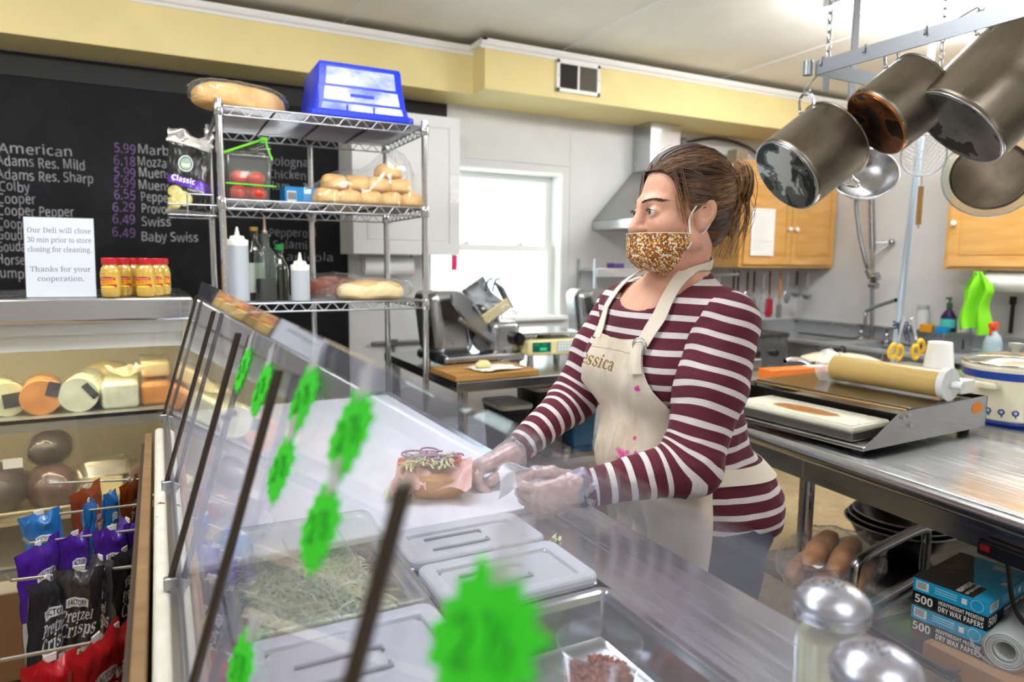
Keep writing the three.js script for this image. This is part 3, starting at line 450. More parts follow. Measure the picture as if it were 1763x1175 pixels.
{
  const wrap = clear(0xffffff, 0.12, { transmission: 0.97, bumpMap: wrinkle, bumpScale: 0.01 });
  const paste = (r, g, b) => std(0xffffff, 0.5, 0, { map: dataTex(128, (u, v) => { const n = tile((p, q) => fbm(p * 7, q * 7, 3, 4))(u, v) * 0.08; return [r + n, g + n, b + n]; }, { srgb: true, repeat: [4, 4] }) });
  const pale = paste(0.84, 0.84, 0.66), white = paste(0.86, 0.88, 0.76), orange = paste(0.85, 0.56, 0.22), cream = paste(0.90, 0.83, 0.62);
  const Y = 0.8845, put = (px, t) => onZ(px, 700, t);
  const log = (name, label, px, t, r, len, mat, ry, flat = 1) => { const p = put(px, t), o = thing(name, label, 'cheese', [p.x, Y, -t], ry); M('cheese_body', muv(warp(new THREE.CylinderGeometry(r, r, len, 40, 6).rotateX(PI / 2).translate(0, r, -len / 2), (v) => { v.y *= flat; v.x *= 1 + 0.03 * noise(v.y * 30, v.z * 20, 2); }, 0.7)), mat, o); M('plastic_wrap', muv(warp(new THREE.CylinderGeometry(r + 0.003, r + 0.003, len + 0.006, 32, 8).rotateX(PI / 2).translate(0, r, -len / 2), (v) => { v.y = Math.max(0.0005, v.y * flat + 0.004 * noise(v.x * 60, v.y * 60, v.z * 40)); v.x += 0.004 * noise(v.x * 50 + 9, v.y * 50, v.z * 50); v.z += 0.003 * noise(v.x * 50 + 3, v.y * 70, 1); })), wrap, o); return o; };
  const label = (o, x, y, w, h, rz, col) => M('paper_label', xf(new THREE.BoxGeometry(w, h, 0.001), x, y, 0.0025, 0, 0, rz), std(col, 0.5), o);
  let o = log('cheese_log', 'pale round cheese log with a black label at the far end of the shelf', 14, 2.6, 0.053, 0.2, pale, 0.3); label(o, 0.012, 0.05, 0.05, 0.045, 0.1, 0x1c2a22);
  o = log('cheese_log', 'orange cheddar log in wrap between two pale logs', 71, 2.58, 0.055, 0.2, orange, 0.1); label(o, 0.035, 0.08, 0.035, 0.045, -0.3, 0x34303a);
  o = log('cheese_log', 'pale round cheese log with a slanted dark label beside the orange cheddar', 136, 2.58, 0.056, 0.22, white, -0.06); label(o, 0.035, 0.068, 0.022, 0.055, 0.65, 0x20302c);
  for (const [px, t, lab, w, h, m, ry] of [[208, 2.58, 'square white cheese block wrapped in plastic with a gathered end', 0.108, 0.088, white, 0.02], [270, 2.6, 'orange square cheese block by the end of the case', 0.09, 0.075, orange, -0.02]]) {
    const p = put(px, t), k = thing('cheese_block', lab, 'cheese', [p.x, Y, -t], ry); M('cheese_body', muv(rb(w, h, 0.22, 0.014, 0, h / 2, -0.11)), m, k);
    M('plastic_wrap', muv(warp(new RoundedBoxGeometry(w + 0.01, h + 0.012, 0.23, 6, 0.016).translate(0, h / 2 + 0.004, -0.11), (v) => { v.x += 0.005 * noise(v.x * 50, v.y * 50, v.z * 40); v.y = Math.max(0.001, v.y + 0.006 * noise(v.x * 40 + 5, v.y * 40, v.z * 40)); })), wrap, k);
    if (px < 230) M('wrap_gather', muv(sheet(24, 6, (u, v) => { const a = u * 2 * PI, r = 0.012 + v * 0.035 * (1 + 0.5 * Math.sin(a * 5)); return V(0.02 + Math.cos(a) * r, h + 0.012 + v * 0.045 * (0.7 + 0.4 * noise(a * 2, 1, 4)), -0.06 + Math.sin(a) * r); })), clear(0xfffbe6, 0.25, { transmission: 0.6 }), k);
  }
  { const p = put(270, 2.62), k = thing('cheese_block', 'cream cheese block stacked above the orange square block', 'cheese', [p.x + 0.003, Y + 0.089, -2.65], 0.05); M('cheese_body', muv(rb(0.088, 0.05, 0.18, 0.01, 0, 0.026, -0.09)), cream, k); M('plastic_wrap', muv(warp(new RoundedBoxGeometry(0.096, 0.06, 0.19, 4, 0.01).translate(0, 0.031, -0.09), (v) => { v.x += 0.005 * noise(v.x * 50, v.y * 50, v.z * 40); v.y = Math.max(0.001, v.y + 0.004 * noise(v.x * 40 + 5, v.y * 40, v.z * 40)); })), wrap, k); }
  { const p = put(170, 2.74), k = thing('cheese_wedge', 'yellow cheese piece with torn plastic behind the square white block', 'cheese', [p.x + 0.02, Y, -2.92], 0.4); M('cheese_body', muv(warp(new THREE.SphereGeometry(0.075, 24, 16), (v) => { v.y = Math.max(-0.045, v.y) + 0.046; v.x *= 1.3; })), cream, k); }
  // price cards on the rail under the header
  [[105, 605, 42, 0xc9893f, 'orange price card clipped inside the case'], [152, 603, 40, 0xd9c98a, 'cream price card clipped inside the case'], [250, 612, 60, 0xcdbf86, 'long cream price card near the end of the case']].forEach(([px, py, w, c, l]) => { const p = onZ(px, py, 2.515), q = onZ(px + w, py, 2.515); solo('price_card', l, 'price card', bx(q.x - p.x, 0.05, 0.002), std(c, 0.6), [(p.x + q.x) / 2, 1.12, -2.515]); });
  // meats on the lower shelf
  const YL = 0.5725, meat = (px, py, r, lab, c, len = 0.2, sy = 1) => { const t = 2.62, p = onZ(px, py, t), o = thing('deli_meat', lab, 'deli meat', [p.x, YL, -t - 0.02], rr(-0.4, 0.4)); M('meat_body', muv(warp(new THREE.SphereGeometry(r, 30, 22), (v) => { v.z *= len / r / 2; v.y = v.y * sy; v.y = Math.max(v.y, -r * 0.85 * sy) + r * 0.85 * sy; v.x += 0.004 * noise(v.x * 30, v.y * 30, v.z * 30); })), std(0xffffff, 0.35, 0, { map: dataTex(128, (u, w) => { const n = tile((a, b) => fbm(a * 8, b * 8, 3, 4))(u, w) * 0.16; const C = new THREE.Color(c).convertLinearToSRGB(); return [C.r + n, C.g + n * 0.8, C.b + n * 0.6]; }, { srgb: true, repeat: [5, 5] }) }), o); M('plastic_wrap', muv(warp(new THREE.SphereGeometry(r + 0.006, 28, 20), (v) => { v.z *= len / r / 2; v.y = v.y * sy; v.y = Math.max(v.y, -r * 0.85 * sy - 0.004) + r * 0.85 * sy + 0.0045; v.x += 0.006 * noise(v.x * 60, v.y * 50, v.z * 50); v.z += 0.006 * noise(v.x * 50, v.y * 50, v.z * 50 + 9); })), wrap, o); return o; };
  meat(-12, 800, 0.082, 'large grey-brown wrapped ham at the far end of the lower shelf', 0x3a2e26, 0.26);
  meat(88, 830, 0.074, 'brown wrapped roast beef in the middle of the lower shelf', 0x4a2a1c, 0.24);
  { const q = meat(82, 770, 0.06, 'dark smoked sausage end standing on the roast beef', 0x1f1512, 0.16); q.position.y = YL + 0.13; q.position.z = -2.68; }
  meat(250, 820, 0.055, 'reddish wrapped ham next to the foil tray', 0x5a3020, 0.24);
  { const p = onZ(178, 800, 2.7), o = thing('foil_tray', 'crumpled foil tray with a clear cover on the lower shelf', 'tray', [p.x, YL, -2.72]); M('tray_body', muv(warp(rrLoft(0.17, 0.22, 0.03, [[0.03, 0.0], [0.012, 0.04], [0.004, 0.075], [0.0, 0.08], [0.008, 0.082]], false, 8), (v) => { v.x += 0.004 * noise(v.x * 60, v.y * 60, v.z * 60); v.y = Math.max(0, v.y + 0.003 * noise(v.x * 70, v.y * 40, v.z * 70)); }, 0.5)), std(0xd8d2b8, 0.25, 1), o); M('tray_cover', muv(rrLoft(0.16, 0.21, 0.03, [[0, 0.08], [0.02, 0.1], [0.03, 0.103]], true, 6)), clear(0xffffff, 0.1, { transmission: 0.9, bumpMap: wrinkle, bumpScale: 0.01 }), o); }
  { const p = onZ(30, 880, 2.52); solo('meat_tag', 'white price tag lying on the brown ham', 'price tag', bx(0.05, 0.03, 0.002, 0, 0.015, 0), std(0xe8e6d8, 0.6), [p.x, 0.74, -2.505]); }
}
// ---------- on the steel ledge ----------
{
  const p = onZ(104, 510, 2.5), a = onZ(42, 510, 2.47), b = onZ(166, 510, 2.5), w = 0.186, h = 0.245;
  const o = thing('counter_sign', 'white deli closing notice in an upright acrylic holder on the steel ledge', 'sign', [(a.x + b.x) / 2 + 0.002, CTOP, -2.482], -0.1);
  const tex = canvasTex(512, 680, (c, W, H) => { c.fillStyle = '#f3f2f6'; c.fillRect(0, 0, W, H); c.fillStyle = '#55555c'; c.textAlign = 'center'; c.font = '58px serif'; [['Our Deli will close', 130], ['30 min prior to store', 212], ['closing for cleaning.', 294], ['Thanks for your', 462], ['cooperation.', 544]].forEach(([s, y]) => c.fillText(s, W / 2, y, W - 40)); });
  M('paper_notice', cat(new THREE.PlaneGeometry(w - 0.004, h - 0.004).translate(0, h / 2, 0.0)), std(0xffffff, 0.6, 0, { map: tex, side: THREE.DoubleSide }), o).rotation.x = -0.1;
  const hold = M('acrylic_holder', cat(rb(w, h, 0.002, 0.001, 0, h / 2, 0.003), rb(w, h, 0.002, 0.001, 0, h / 2, -0.003)), clear(0xf8fafc, 0.03), o); hold.rotation.x = -0.1;
  M('holder_foot', rb(w, 0.003, 0.06, 0.001, 0, 0.0016, -0.02), clear(0xf8fafc, 0.03), o);
}
{
  const jar = thing('mustard_jar', '', 'mustard jar', [0, CTOP, 0], 0, 'mustard jars lined up on the steel ledge');
  const lab = canvasTex(512, 256, (c, W, H) => { c.fillStyle = '#cfa94a'; c.fillRect(0, 0, W, H); const x = 256; const g = c.createLinearGradient(0, 40, 0, 230); c.fillStyle = '#b3261f'; c.beginPath(); c.moveTo(x - 70, 60); c.quadraticCurveTo(x, 20, x + 70, 60); c.lineTo(x + 84, 210); c.quadraticCurveTo(x, 250, x - 84, 210); c.fill(); c.fillStyle = '#e8a21c'; c.beginPath(); c.moveTo(x - 76, 120); c.lineTo(x + 76, 105); c.lineTo(x + 80, 170); c.lineTo(x - 80, 185); c.fill(); c.fillStyle = '#f6d64a'; c.beginPath(); c.ellipse(x, 212, 66, 22, 0, 0, 7); c.fill(); c.fillStyle = '#fff'; c.font = 'italic 30px serif'; c.textAlign = 'center'; c.fillText('Mustard', x, 92, 110); c.fillStyle = '#a3221c'; c.font = 'bold 34px sans-serif'; c.fillText('SPICY', x, 156, 120); });
  const bodyP = [[0.0, 0.0], [0.022, 0.0], [0.027, 0.004], [0.029, 0.02], [0.027, 0.05], [0.029, 0.075], [0.025, 0.092], [0.0205, 0.097], [0.0205, 0.102]];
  M('jar_glass', lathe(bodyP, 32), std(0xc9a548, 0.12, 0, { clearcoat: 1, clearcoatRoughness: 0.05 }), jar, 'glass jar full of brown-yellow mustard');
  const lg = lathe([[0.0285, 0.022], [0.0278, 0.05], [0.0288, 0.07]], 32); M('front_label', xf(lg, 0, 0, 0, 0, PI, 0), std(0xffffff, 0.4, 0, { map: lab }), jar);
  M('lid', cat(cy(0.0235, 0.0235, 0.018, 28, 0, 0.111, 0), cy(0.0225, 0.0235, 0.002, 28, 0, 0.121, 0)), std(0xb8141e, 0.35), jar, 'red screw lid');
  const spots = [];
  [[192, 2.475], [214, 2.535], [229, 2.595], [252, 2.475], [268, 2.535], [279, 2.595]].forEach(([px, t], i) => { const p = onZ(px, 505, t); spots.push([p.x, CTOP, -t, i]); });
  const labs = ['mustard jar at the front corner nearest the closing notice', 'middle mustard jar in the row beside the closing notice', 'back mustard jar in the row beside the closing notice', 'front mustard jar in the row toward the wire rack', 'middle mustard jar in the row toward the wire rack', 'back mustard jar in the row toward the wire rack'];
  spots.forEach(([x, y, z, i]) => { const c = i ? copyOf(jar, [x, y, z], -0.2 + 0.1 * (i % 3)) : jar; c.position.set(x, y, z); c.rotation.y = -0.12 + 0.25 * ((i * 7) % 3 - 1); c.userData.label = labs[i]; c.userData.group = 'mustard jars lined up on the steel ledge'; });
}
// ---------- snack pegs and bags on the customer side ----------
{
  const wire = std(0x9d9a94, 0.35, 1);
  const pegs = [[243, 826, 84, 833], [240, 869, 96, 886], [222, 915, 50, 936], [243, 974, 20, 1000], [225, 1095, 0, 1138]];
  pegs.forEach(([x0, y0, x1, y1], i) => {
    const a = onY(x0, y0, 0.775), b = onY(x1, y1, 0.775); a.x = Math.max(a.x, -0.058); const o = thing('peg_hook', ['steel snack peg closest to the cheese case', 'second steel snack peg from the cheese case', 'middle steel snack peg in front of the purple bags', 'fourth steel snack peg from the cheese case', 'steel snack peg above the red bags'][i], 'peg hook', [-0.06, 0.775, a.z], 0, 'snack pegs on the counter front');
    const d = b.clone().sub(a), end = V(d.x + a.x + 0.06, 0, d.z), u = d.clone().normalize(); M('peg_wire', path([V(0, 0, 0), end, end.clone().addScaledVector(u, 0.01).add(V(0, 0.014, 0))], 0.0033, 8), wire, o); M('mount_plate', rb(0.004, 0.03, 0.03, 0.001, -0.001, 0, 0), wire, o);
  });
  const snackTex = (col, dark, flavor, kind) => canvasTex(256, 384, (c, W, H) => {
    c.fillStyle = kind === 'foil' ? '#b9b6b0' : '#d9d6d2'; c.fillRect(0, 0, W, H); c.fillStyle = col; c.fillRect(0, 0, W, 220); c.beginPath(); c.moveTo(0, 215); c.quadraticCurveTo(128, 260, W, 205); c.lineTo(W, 0); c.lineTo(0, 0); c.fill();
    c.strokeStyle = dark; c.lineWidth = 1.2; for (let i = 0; i < W; i += 6) { c.beginPath(); c.moveTo(i, 0); c.lineTo(i, 205); c.globalAlpha = 0.35; c.stroke(); } c.globalAlpha = 1;
    c.fillStyle = '#ececf0'; c.fillRect(70, 86, 116, 26); c.fillStyle = dark; c.font = 'bold 22px sans-serif'; c.textAlign = 'center'; c.fillText('FACTORY', 128, 107, 108);
    c.fillStyle = '#f4f2f6'; c.font = 'italic bold 46px serif'; c.fillText('Pretzel', 128, 152, 200); c.font = 'italic bold 60px serif'; c.fillText('Crisps', 134, 200, 200);
    c.fillStyle = dark; c.fillRect(28, 226, 130, 26); c.fillStyle = '#fff'; c.font = 'bold 20px sans-serif'; c.fillText(flavor, 93, 246, 120);
    for (let i = 0; i < 70; i++) { c.fillStyle = ['#8a5a22', '#a87331', '#6d4318', '#c08a45'][i % 4]; c.beginPath(); c.ellipse(40 + rnd() * 176, 275 + rnd() * 90, 16, 10, rnd() * 3, 0, 7); c.fill(); c.strokeStyle = '#5a3a16'; c.lineWidth = 1.5; c.stroke(); }
    c.fillStyle = '#77757c'; for (let i = 0; i < 9; i++) c.fillRect(188, 236 + i * 9, 20 + rnd() * 40, 3);
  });
  const film = (t) => std(0xffffff, 0.28, 0, { map: t, bumpMap: wrinkle, bumpScale: 0.004, clearcoat: 0.6, clearcoatRoughness: 0.2 });
  const kinds = { purple: film(snackTex('#4a1f94', '#2c0f5e', 'EVERYTHING')), black: film(snackTex('#2b2b30', '#111114', 'PEPPER')), blue: film(snackTex('#1d6cb4', '#0e3f74', 'ORIGINAL')), orange: film(snackTex('#8f3a12', '#43200f', 'CHEDDAR')), red: film(snackTex('#b1161d', '#5f0c10', 'HOT')) };
  const bagGeo = (w, h, puff) => { const f = (s) => (u, v) => { const seal = smoothstep(v, 0.0, 0.07) * smoothstep(1 - v, 0.0, 0.1), b = s * puff * Math.pow(Math.sin(clamp(u, 0.001, 0.999) * PI), 0.55) * seal * (1 + 0.25 * noise(u * 4 + w * 90, v * 4, s + 3)), nar = 1 - 0.13 * smoothstep(v, 0.7, 1) * Math.sin(u * PI); const cr = 0.004 * noise(u * 9, v * 12, w * 50); return V((u - 0.5) * w * (1 - 0.06 * seal), (v - 1) * h + 0.006 * noise(u * 5, v * 5, 8), b + cr); }; const A = sheet(18, 24, f(1)), B = sheet(18, 24, f(-1)); const ix = B.index.array; for (let i = 0; i < ix.length; i += 3) { const t = ix[i]; ix[i] = ix[i + 1]; ix[i + 1] = t; } B.computeVertexNormals(); return cat(A, B); };
  const bags = [
    ['blue', 46, 886, 92, 876, 0.0, 'blue pretzel snack bag on the second peg, standing apart'], ['orange', 108, 862, 184, 816, 0.0, 'orange and brown pretzel snack bag on the peg closest to the cheese case'], ['orange', 200, 852, 243, 812, 0.0, 'orange and brown snack bag tight against the counter board'],
    ['blue', 140, 895, 156, 868, 0.0, 'blue snack bag squeezed edge-on behind the purple bags'], ['blue', 174, 880, 194, 862, 0.0, 'slim blue snack bag behind the purple bag'],
    ['purple', 20, 966, 111, 906, 0.0, 'big purple everything pretzel bag at the outer end of the middle peg'], ['purple', 113, 932, 142, 918, 0.0, 'purple pretzel bag turned edge-on in the middle of the peg'], ['purple', 164, 932, 216, 915, 0.0, 'purple pretzel bag facing out near the counter board'], ['purple', 208, 908, 243, 925, 0.0, 'purple pretzel bag pressed against the counter board'],
    ['black', 50, 1022, 114, 965, 0.0, 'black pretzel bag at the outer end of the fourth peg'], ['black', 113, 990, 157, 982, 0.0, 'black pepper pretzel bag facing out on the fourth peg'], ['black', 150, 965, 192, 990, 0.0, 'black pretzel bag turned aside behind the pepper bag'], ['black', 198, 990, 243, 955, 0.0, 'black pretzel bag against the counter board'],
    ['red', 72, 1135, 104, 1118, 0.01, 'narrow red snack bag at the outer end of the last peg'], ['red', 118, 1150, 206, 1072, 0.02, 'large red snack bag leaning on the last peg'], ['red', 212, 1112, 240, 1090, 0.01, 'small red snack bag against the counter board']];
  bags.forEach(([k, xa, ya, xb, yb, up, lab], i) => {
    const y = 0.785 + up, a = onY(xa, ya, y), b = onY(xb, yb, y), w = Math.max(0.085, a.distanceTo(b)), m = a.clone().add(b).multiplyScalar(0.5); m.x = Math.min(m.x, -0.085); const g0 = bags.findIndex((q) => q[0] === k && Math.abs(q[2] - ya) < 80), row = i - g0; m.z += 0.02 - row * 0.03;
    const o = thing('snack_bag', lab, 'snack bag', [m.x, y, m.z], Math.atan2(-(b.z - a.z), b.x - a.x), k + ' snack bags on the pegs');
    M('bag_film', bagGeo(Math.min(w, 0.15), 0.235, 0.0135), kinds[k], o); M('hang_tab', rb(0.02, 0.012, 0.002, 0.003, 0, 0.004, 0), std(0xe9e7e4, 0.4), o); o.rotation.z = rr(-0.12, 0.12); o.rotation.x = rr(-0.15, 0.05);
  });
}

// ---------- chrome wire shelving ----------
const RX0 = 0.207, RX1 = 0.943, RZ0 = -2.57, RZ1 = -3.08, SH = [1.9, 1.588, 1.227];
{
  const o = thing('wire_rack', 'chrome wire shelving rack stocked with bread and bottles', 'shelf rack', [(RX0 + RX1) / 2, 0, (RZ0 + RZ1) / 2]), c = [(RX0 + RX1) / 2, 0, (RZ0 + RZ1) / 2], T = (g) => g.translate(-c[0], -c[1], -c[2]);
  const post = (x, z, top) => { const gs = [rod([x, 0.02, z], [x, top, z], 0.0125, 16), cy(0.013, 0.013, 0.006, 16, x, top + 0.003, z)]; for (let y = 0.1; y < top; y += 0.0254) gs.push(xf(new THREE.TorusGeometry(0.0126, 0.0006, 4, 16), x, y, z, PI / 2)); return cat(...gs); };
  for (const [x, z] of [[RX0, RZ0], [RX1, RZ0], [RX0, RZ1], [RX1, RZ1]]) { const p = M('post', T(post(x, z, 1.915)), MAT.chrome, o); M('foot', T(cy(0.016, 0.02, 0.03, 16, x, 0.015, z)), MAT.zinc, p); }
  for (const y of [...SH, 0.75, 0.25]) {
    const s = M('shelf_frame', T(cat(...[[RX0, RZ0, RX1, RZ0], [RX0, RZ1, RX1, RZ1], [RX0, RZ0, RX0, RZ1], [RX1, RZ0, RX1, RZ1]].flatMap(([a, b, d, e]) => [rod([a, y, b], [d, y, e], 0.0033, 8), rod([a, y - 0.03, b], [d, y - 0.03, e], 0.003, 8)]))), MAT.zinc, o);
    const zig = []; const snake = (ax, az, bx2, bz, n) => { const pts = []; for (let i = 0; i <= n * 8; i++) { const u = i / (n * 8); pts.push(V(lerp(ax, bx2, u), y - 0.015 - 0.0135 * Math.cos(i / 8 * 2 * PI), lerp(az, bz, u))); } return tube(pts, 0.0024, n * 8, 5); };
    zig.push(snake(RX0 + 0.03, RZ0, RX1 - 0.03, RZ0, 11), snake(RX0 + 0.03, RZ1, RX1 - 0.03, RZ1, 11), snake(RX0, RZ0 - 0.03, RX0, RZ1 + 0.03, 8), snake(RX1, RZ0 - 0.03, RX1, RZ1 + 0.03, 8)); M('snake_wire', T(cat(...zig)), MAT.zinc, s);
    const deck = []; for (let z = RZ0 - 0.02; z > RZ1 + 0.01; z -= 0.0155) deck.push(rod([RX0 + 0.004, y + 0.001, z], [RX1 - 0.004, y + 0.001, z], 0.0016, 5)); M('deck_wire', T(cat(...deck)), MAT.zinc, s);
    for (const x of [0.25, 0.5, 0.75]) M('cross_bar', T(rod([lerp(RX0, RX1, x), y - 0.004, RZ0], [lerp(RX0, RX1, x), y - 0.004, RZ1], 0.0036, 6)), std(0x55585c, 0.4, 1), s);
    for (const [x, z] of [[RX0, RZ0], [RX1, RZ0], [RX0, RZ1], [RX1, RZ1]]) M('collar', T(lathe([[0.0128, -0.022], [0.0185, -0.022], [0.017, 0.0], [0.0165, 0.018], [0.0128, 0.018]], 18, x, y - 0.012, z)), MAT.chrome, s);
  }
  M('middle_post', T(cat(post(0.61, RZ1 - 0.02, 1.87), cy(0.018, 0.019, 0.04, 16, 0.61, 1.57, RZ1 - 0.02))), MAT.chrome, o);
  // basket hooked on the side toward the cheese case
  const b = []; const bx0 = RX0 - 0.165, bx1 = RX0 - 0.02, bz0 = RZ0 - 0.0, bz1 = RZ0 - 0.18, by = 1.53; const loop = (y, r) => path([V(bx0, y, bz0), V(bx1, y, bz0), V(bx1, y, bz1), V(bx0, y, bz1), V(bx0, y, bz0)], r, 6);
  b.push(loop(by, 0.003), loop(by + 0.035, 0.003)); for (let i = 0; i < 6; i++) b.push(rod([lerp(bx0, bx1, i / 5), by, bz0], [lerp(bx0, bx1, i / 5), by, bz1], 0.002, 5)); b.push(path([V(lerp(bx0, bx1, 0.4), by, bz0), V(lerp(bx0, bx1, 0.4), by + 0.07, bz0), V(lerp(bx0, bx1, 0.95), by + 0.07, bz0), V(lerp(bx0, bx1, 0.95), by, bz0)], 0.003, 6), rod([bx1, by + 0.035, bz0], [RX0, by + 0.035, bz0], 0.003, 6), rod([bx1, by + 0.035, bz1], [RX0, by + 0.035, bz1], 0.003, 6));
  M('side_basket', T(cat(...b)), MAT.zinc, o, 'small wire basket hooked on the side of the rack');
}
// chip bag in the side basket
{
  const tex = canvasTex(256, 400, (c, W, H) => { c.fillStyle = '#141416'; c.fillRect(0, 0, W, H); c.fillStyle = '#c9c6c0'; c.fillRect(0, 0, W, 60); c.fillStyle = '#141416'; c.beginPath(); c.moveTo(0, 30); c.lineTo(W, 78); c.lineTo(W, 90); c.lineTo(0, 60); c.fill(); c.strokeStyle = '#c9d6cf'; c.lineWidth = 8; c.beginPath(); c.arc(86, 140, 38, 0, 7); c.stroke(); c.fillStyle = '#9ab4a8'; c.beginPath(); c.arc(86, 140, 30, 0, 7); c.fill(); c.fillStyle = '#e8e3c6'; c.fillRect(64, 140, 44, 16); c.fillStyle = '#5a1fae'; c.beginPath(); c.moveTo(0, 200); c.lineTo(W, 236); c.lineTo(W, 290); c.lineTo(0, 240); c.fill(); c.save(); c.rotate(0.12); c.fillStyle = '#fff'; c.font = 'bold 40px sans-serif'; c.fillText('Classic', 36, 226, 150); c.font = '16px sans-serif'; c.fillText('Potato Chips', 130, 262, 100); c.restore(); for (const [x, y, r] of [[36, 290, 40], [80, 320, 48], [20, 350, 40]]) { c.fillStyle = '#cbbf7a'; c.beginPath(); c.ellipse(x, y, r, r * 0.8, 0.3, 0, 7); c.fill(); c.strokeStyle = '#9c8f4e'; c.lineWidth = 2; c.stroke(); } c.fillStyle = '#b5b2ad'; c.fillRect(0, 378, W, 22); });
  const w = 0.155, h = 0.262; const f = (s) => (u, v) => { const seal = smoothstep(v, 0, 0.06) * smoothstep(1 - v, 0, 0.12), b = s * 0.045 * Math.pow(Math.sin(clamp(u, 0.001, 0.999) * PI), 0.6) * seal * (1 + 0.3 * noise(u * 4, v * 4, s + 7)); return V((u - 0.5) * w * (1 - 0.1 * seal), v * h + 0.02 * (v > 0.93 ? noise(u * 6, 1, 2) : 0), b + 0.006 * noise(u * 8, v * 8, 3)); };
  const A = sheet(20, 28, f(1)), B = sheet(20, 28, f(-1)); const ix = B.index.array; for (let i = 0; i < ix.length; i += 3) { const t = ix[i]; ix[i] = ix[i + 1]; ix[i + 1] = t; } B.computeVertexNormals();
  const p = onZ(330, 385, 2.64); const o = thing('chip_bag', 'black and purple potato chip bag standing in the rack side basket', 'chip bag', [RX0 - 0.1, 1.534, -2.655], 0.25); o.rotation.z = -0.06;
  M('bag_film', cat(A, B), std(0xffffff, 0.3, 0, { map: tex, bumpMap: wrinkle, bumpScale: 0.006, clearcoat: 0.7, clearcoatRoughness: 0.15 }), o); M('silver_top', sheet(16, 4, (u, v) => V((u - 0.5) * w * 0.95, h - 0.012 + v * 0.035 * (0.7 + 0.5 * noise(u * 5, 3, 1)), 0.012 * noise(u * 9, v * 3, 6))), std(0xc9c6c2, 0.3, 0.8, { side: THREE.DoubleSide }), o, 'crimped silver top edge');
}
const crustMap = dataTex(256, (u, v) => { const n = tile((p, q) => fbm(p * 4, q * 4, 4, 5))(u, v), f2 = tile((p, q) => fbm(p * 30, q * 30, 9, 2))(u, v), k = clamp(0.5 + n * 1.1, 0, 1); return [lerp(0.90, 0.77, k) + f2 * 0.04, lerp(0.77, 0.585, k) + f2 * 0.04, lerp(0.54, 0.335, k) + f2 * 0.03]; }, { srgb: true, repeat: [4, 4] });
const crumbMap = dataTex(128, (u, v) => { const n = tile((p, q) => fbm(p * 12, q * 12, 4, 4))(u, v); return [0.93 + n * 0.06, 0.84 + n * 0.07, 0.64 + n * 0.08]; }, { srgb: true, repeat: [6, 6] });
const crustM = std(0xffffff, 0.55, 0, { map: crustMap }), crumbM = std(0xffffff, 0.7, 0, { map: crumbMap });
const bagFilm = clear(0xffffff, 0.08, { transmission: 0.97, bumpMap: wrinkle, bumpScale: 0.012 });
// loaf: superellipse body; crust above, pale sides below
function loafGeo(L, w, h, k = 0.7) { return warp(new THREE.SphereGeometry(1, 40, 28), (v) => { const s = (a, e) => Math.sign(a) * Math.pow(Math.abs(a), e); v.x = s(v.x, k) * L / 2; v.z = s(v.z, 0.75) * w / 2; v.y = v.y > 0 ? s(v.y, 0.8) * h * 0.6 : s(v.y, 0.5) * h * 0.4; v.y += h * 0.4 + 0.004 * noise(v.x * 25, v.z * 25, 4) * (v.y > 0 ? 1 : 0.2); }); }
function blanket(cx, f, nx, nz, x0, x1, z0, z1) { return sheet(nx, nz, (u, v) => f(lerp(x0, x1, u), lerp(z0, z1, v), u, v)); }
// a loose bag: closed surface around given half sizes with creases
function bagAround(L, h, w, amp, s) { return warp(new THREE.SphereGeometry(1, 56, 36), (v) => { const e = (a, k) => Math.sign(a) * Math.pow(Math.abs(a), k), n = amp * (noise(v.x * 5 + s, v.y * 5, v.z * 5) + 0.6 * noise(v.x * 12, v.y * 12 + s, v.z * 12)); v.x = e(v.x, 0.75) * L / 2 + n; v.z = e(v.z, 0.75) * w / 2 + n * 0.7; v.y = Math.max(0.0006, (e(v.y, 0.7) * 0.5 + 0.5) * h + n * (v.y > -0.6 ? 0.8 : 0)); }); }
{ // top shelf: long loaf in a clear bag
  const a = onZ(338, 205, 2.8), y = SH[0] + 0.0035, o = thing('bread_loaf', 'long golden bread loaf in a clear bag on top of the wire rack', 'bread', [0.292, y, -2.715], 0.42);
  M('loaf', muv(loafGeo(0.34, 0.15, 0.1)), crustM, o); M('plastic_bag', muv(bagAround(0.365, 0.108, 0.158, 0.005, 3)), bagFilm, o);
}
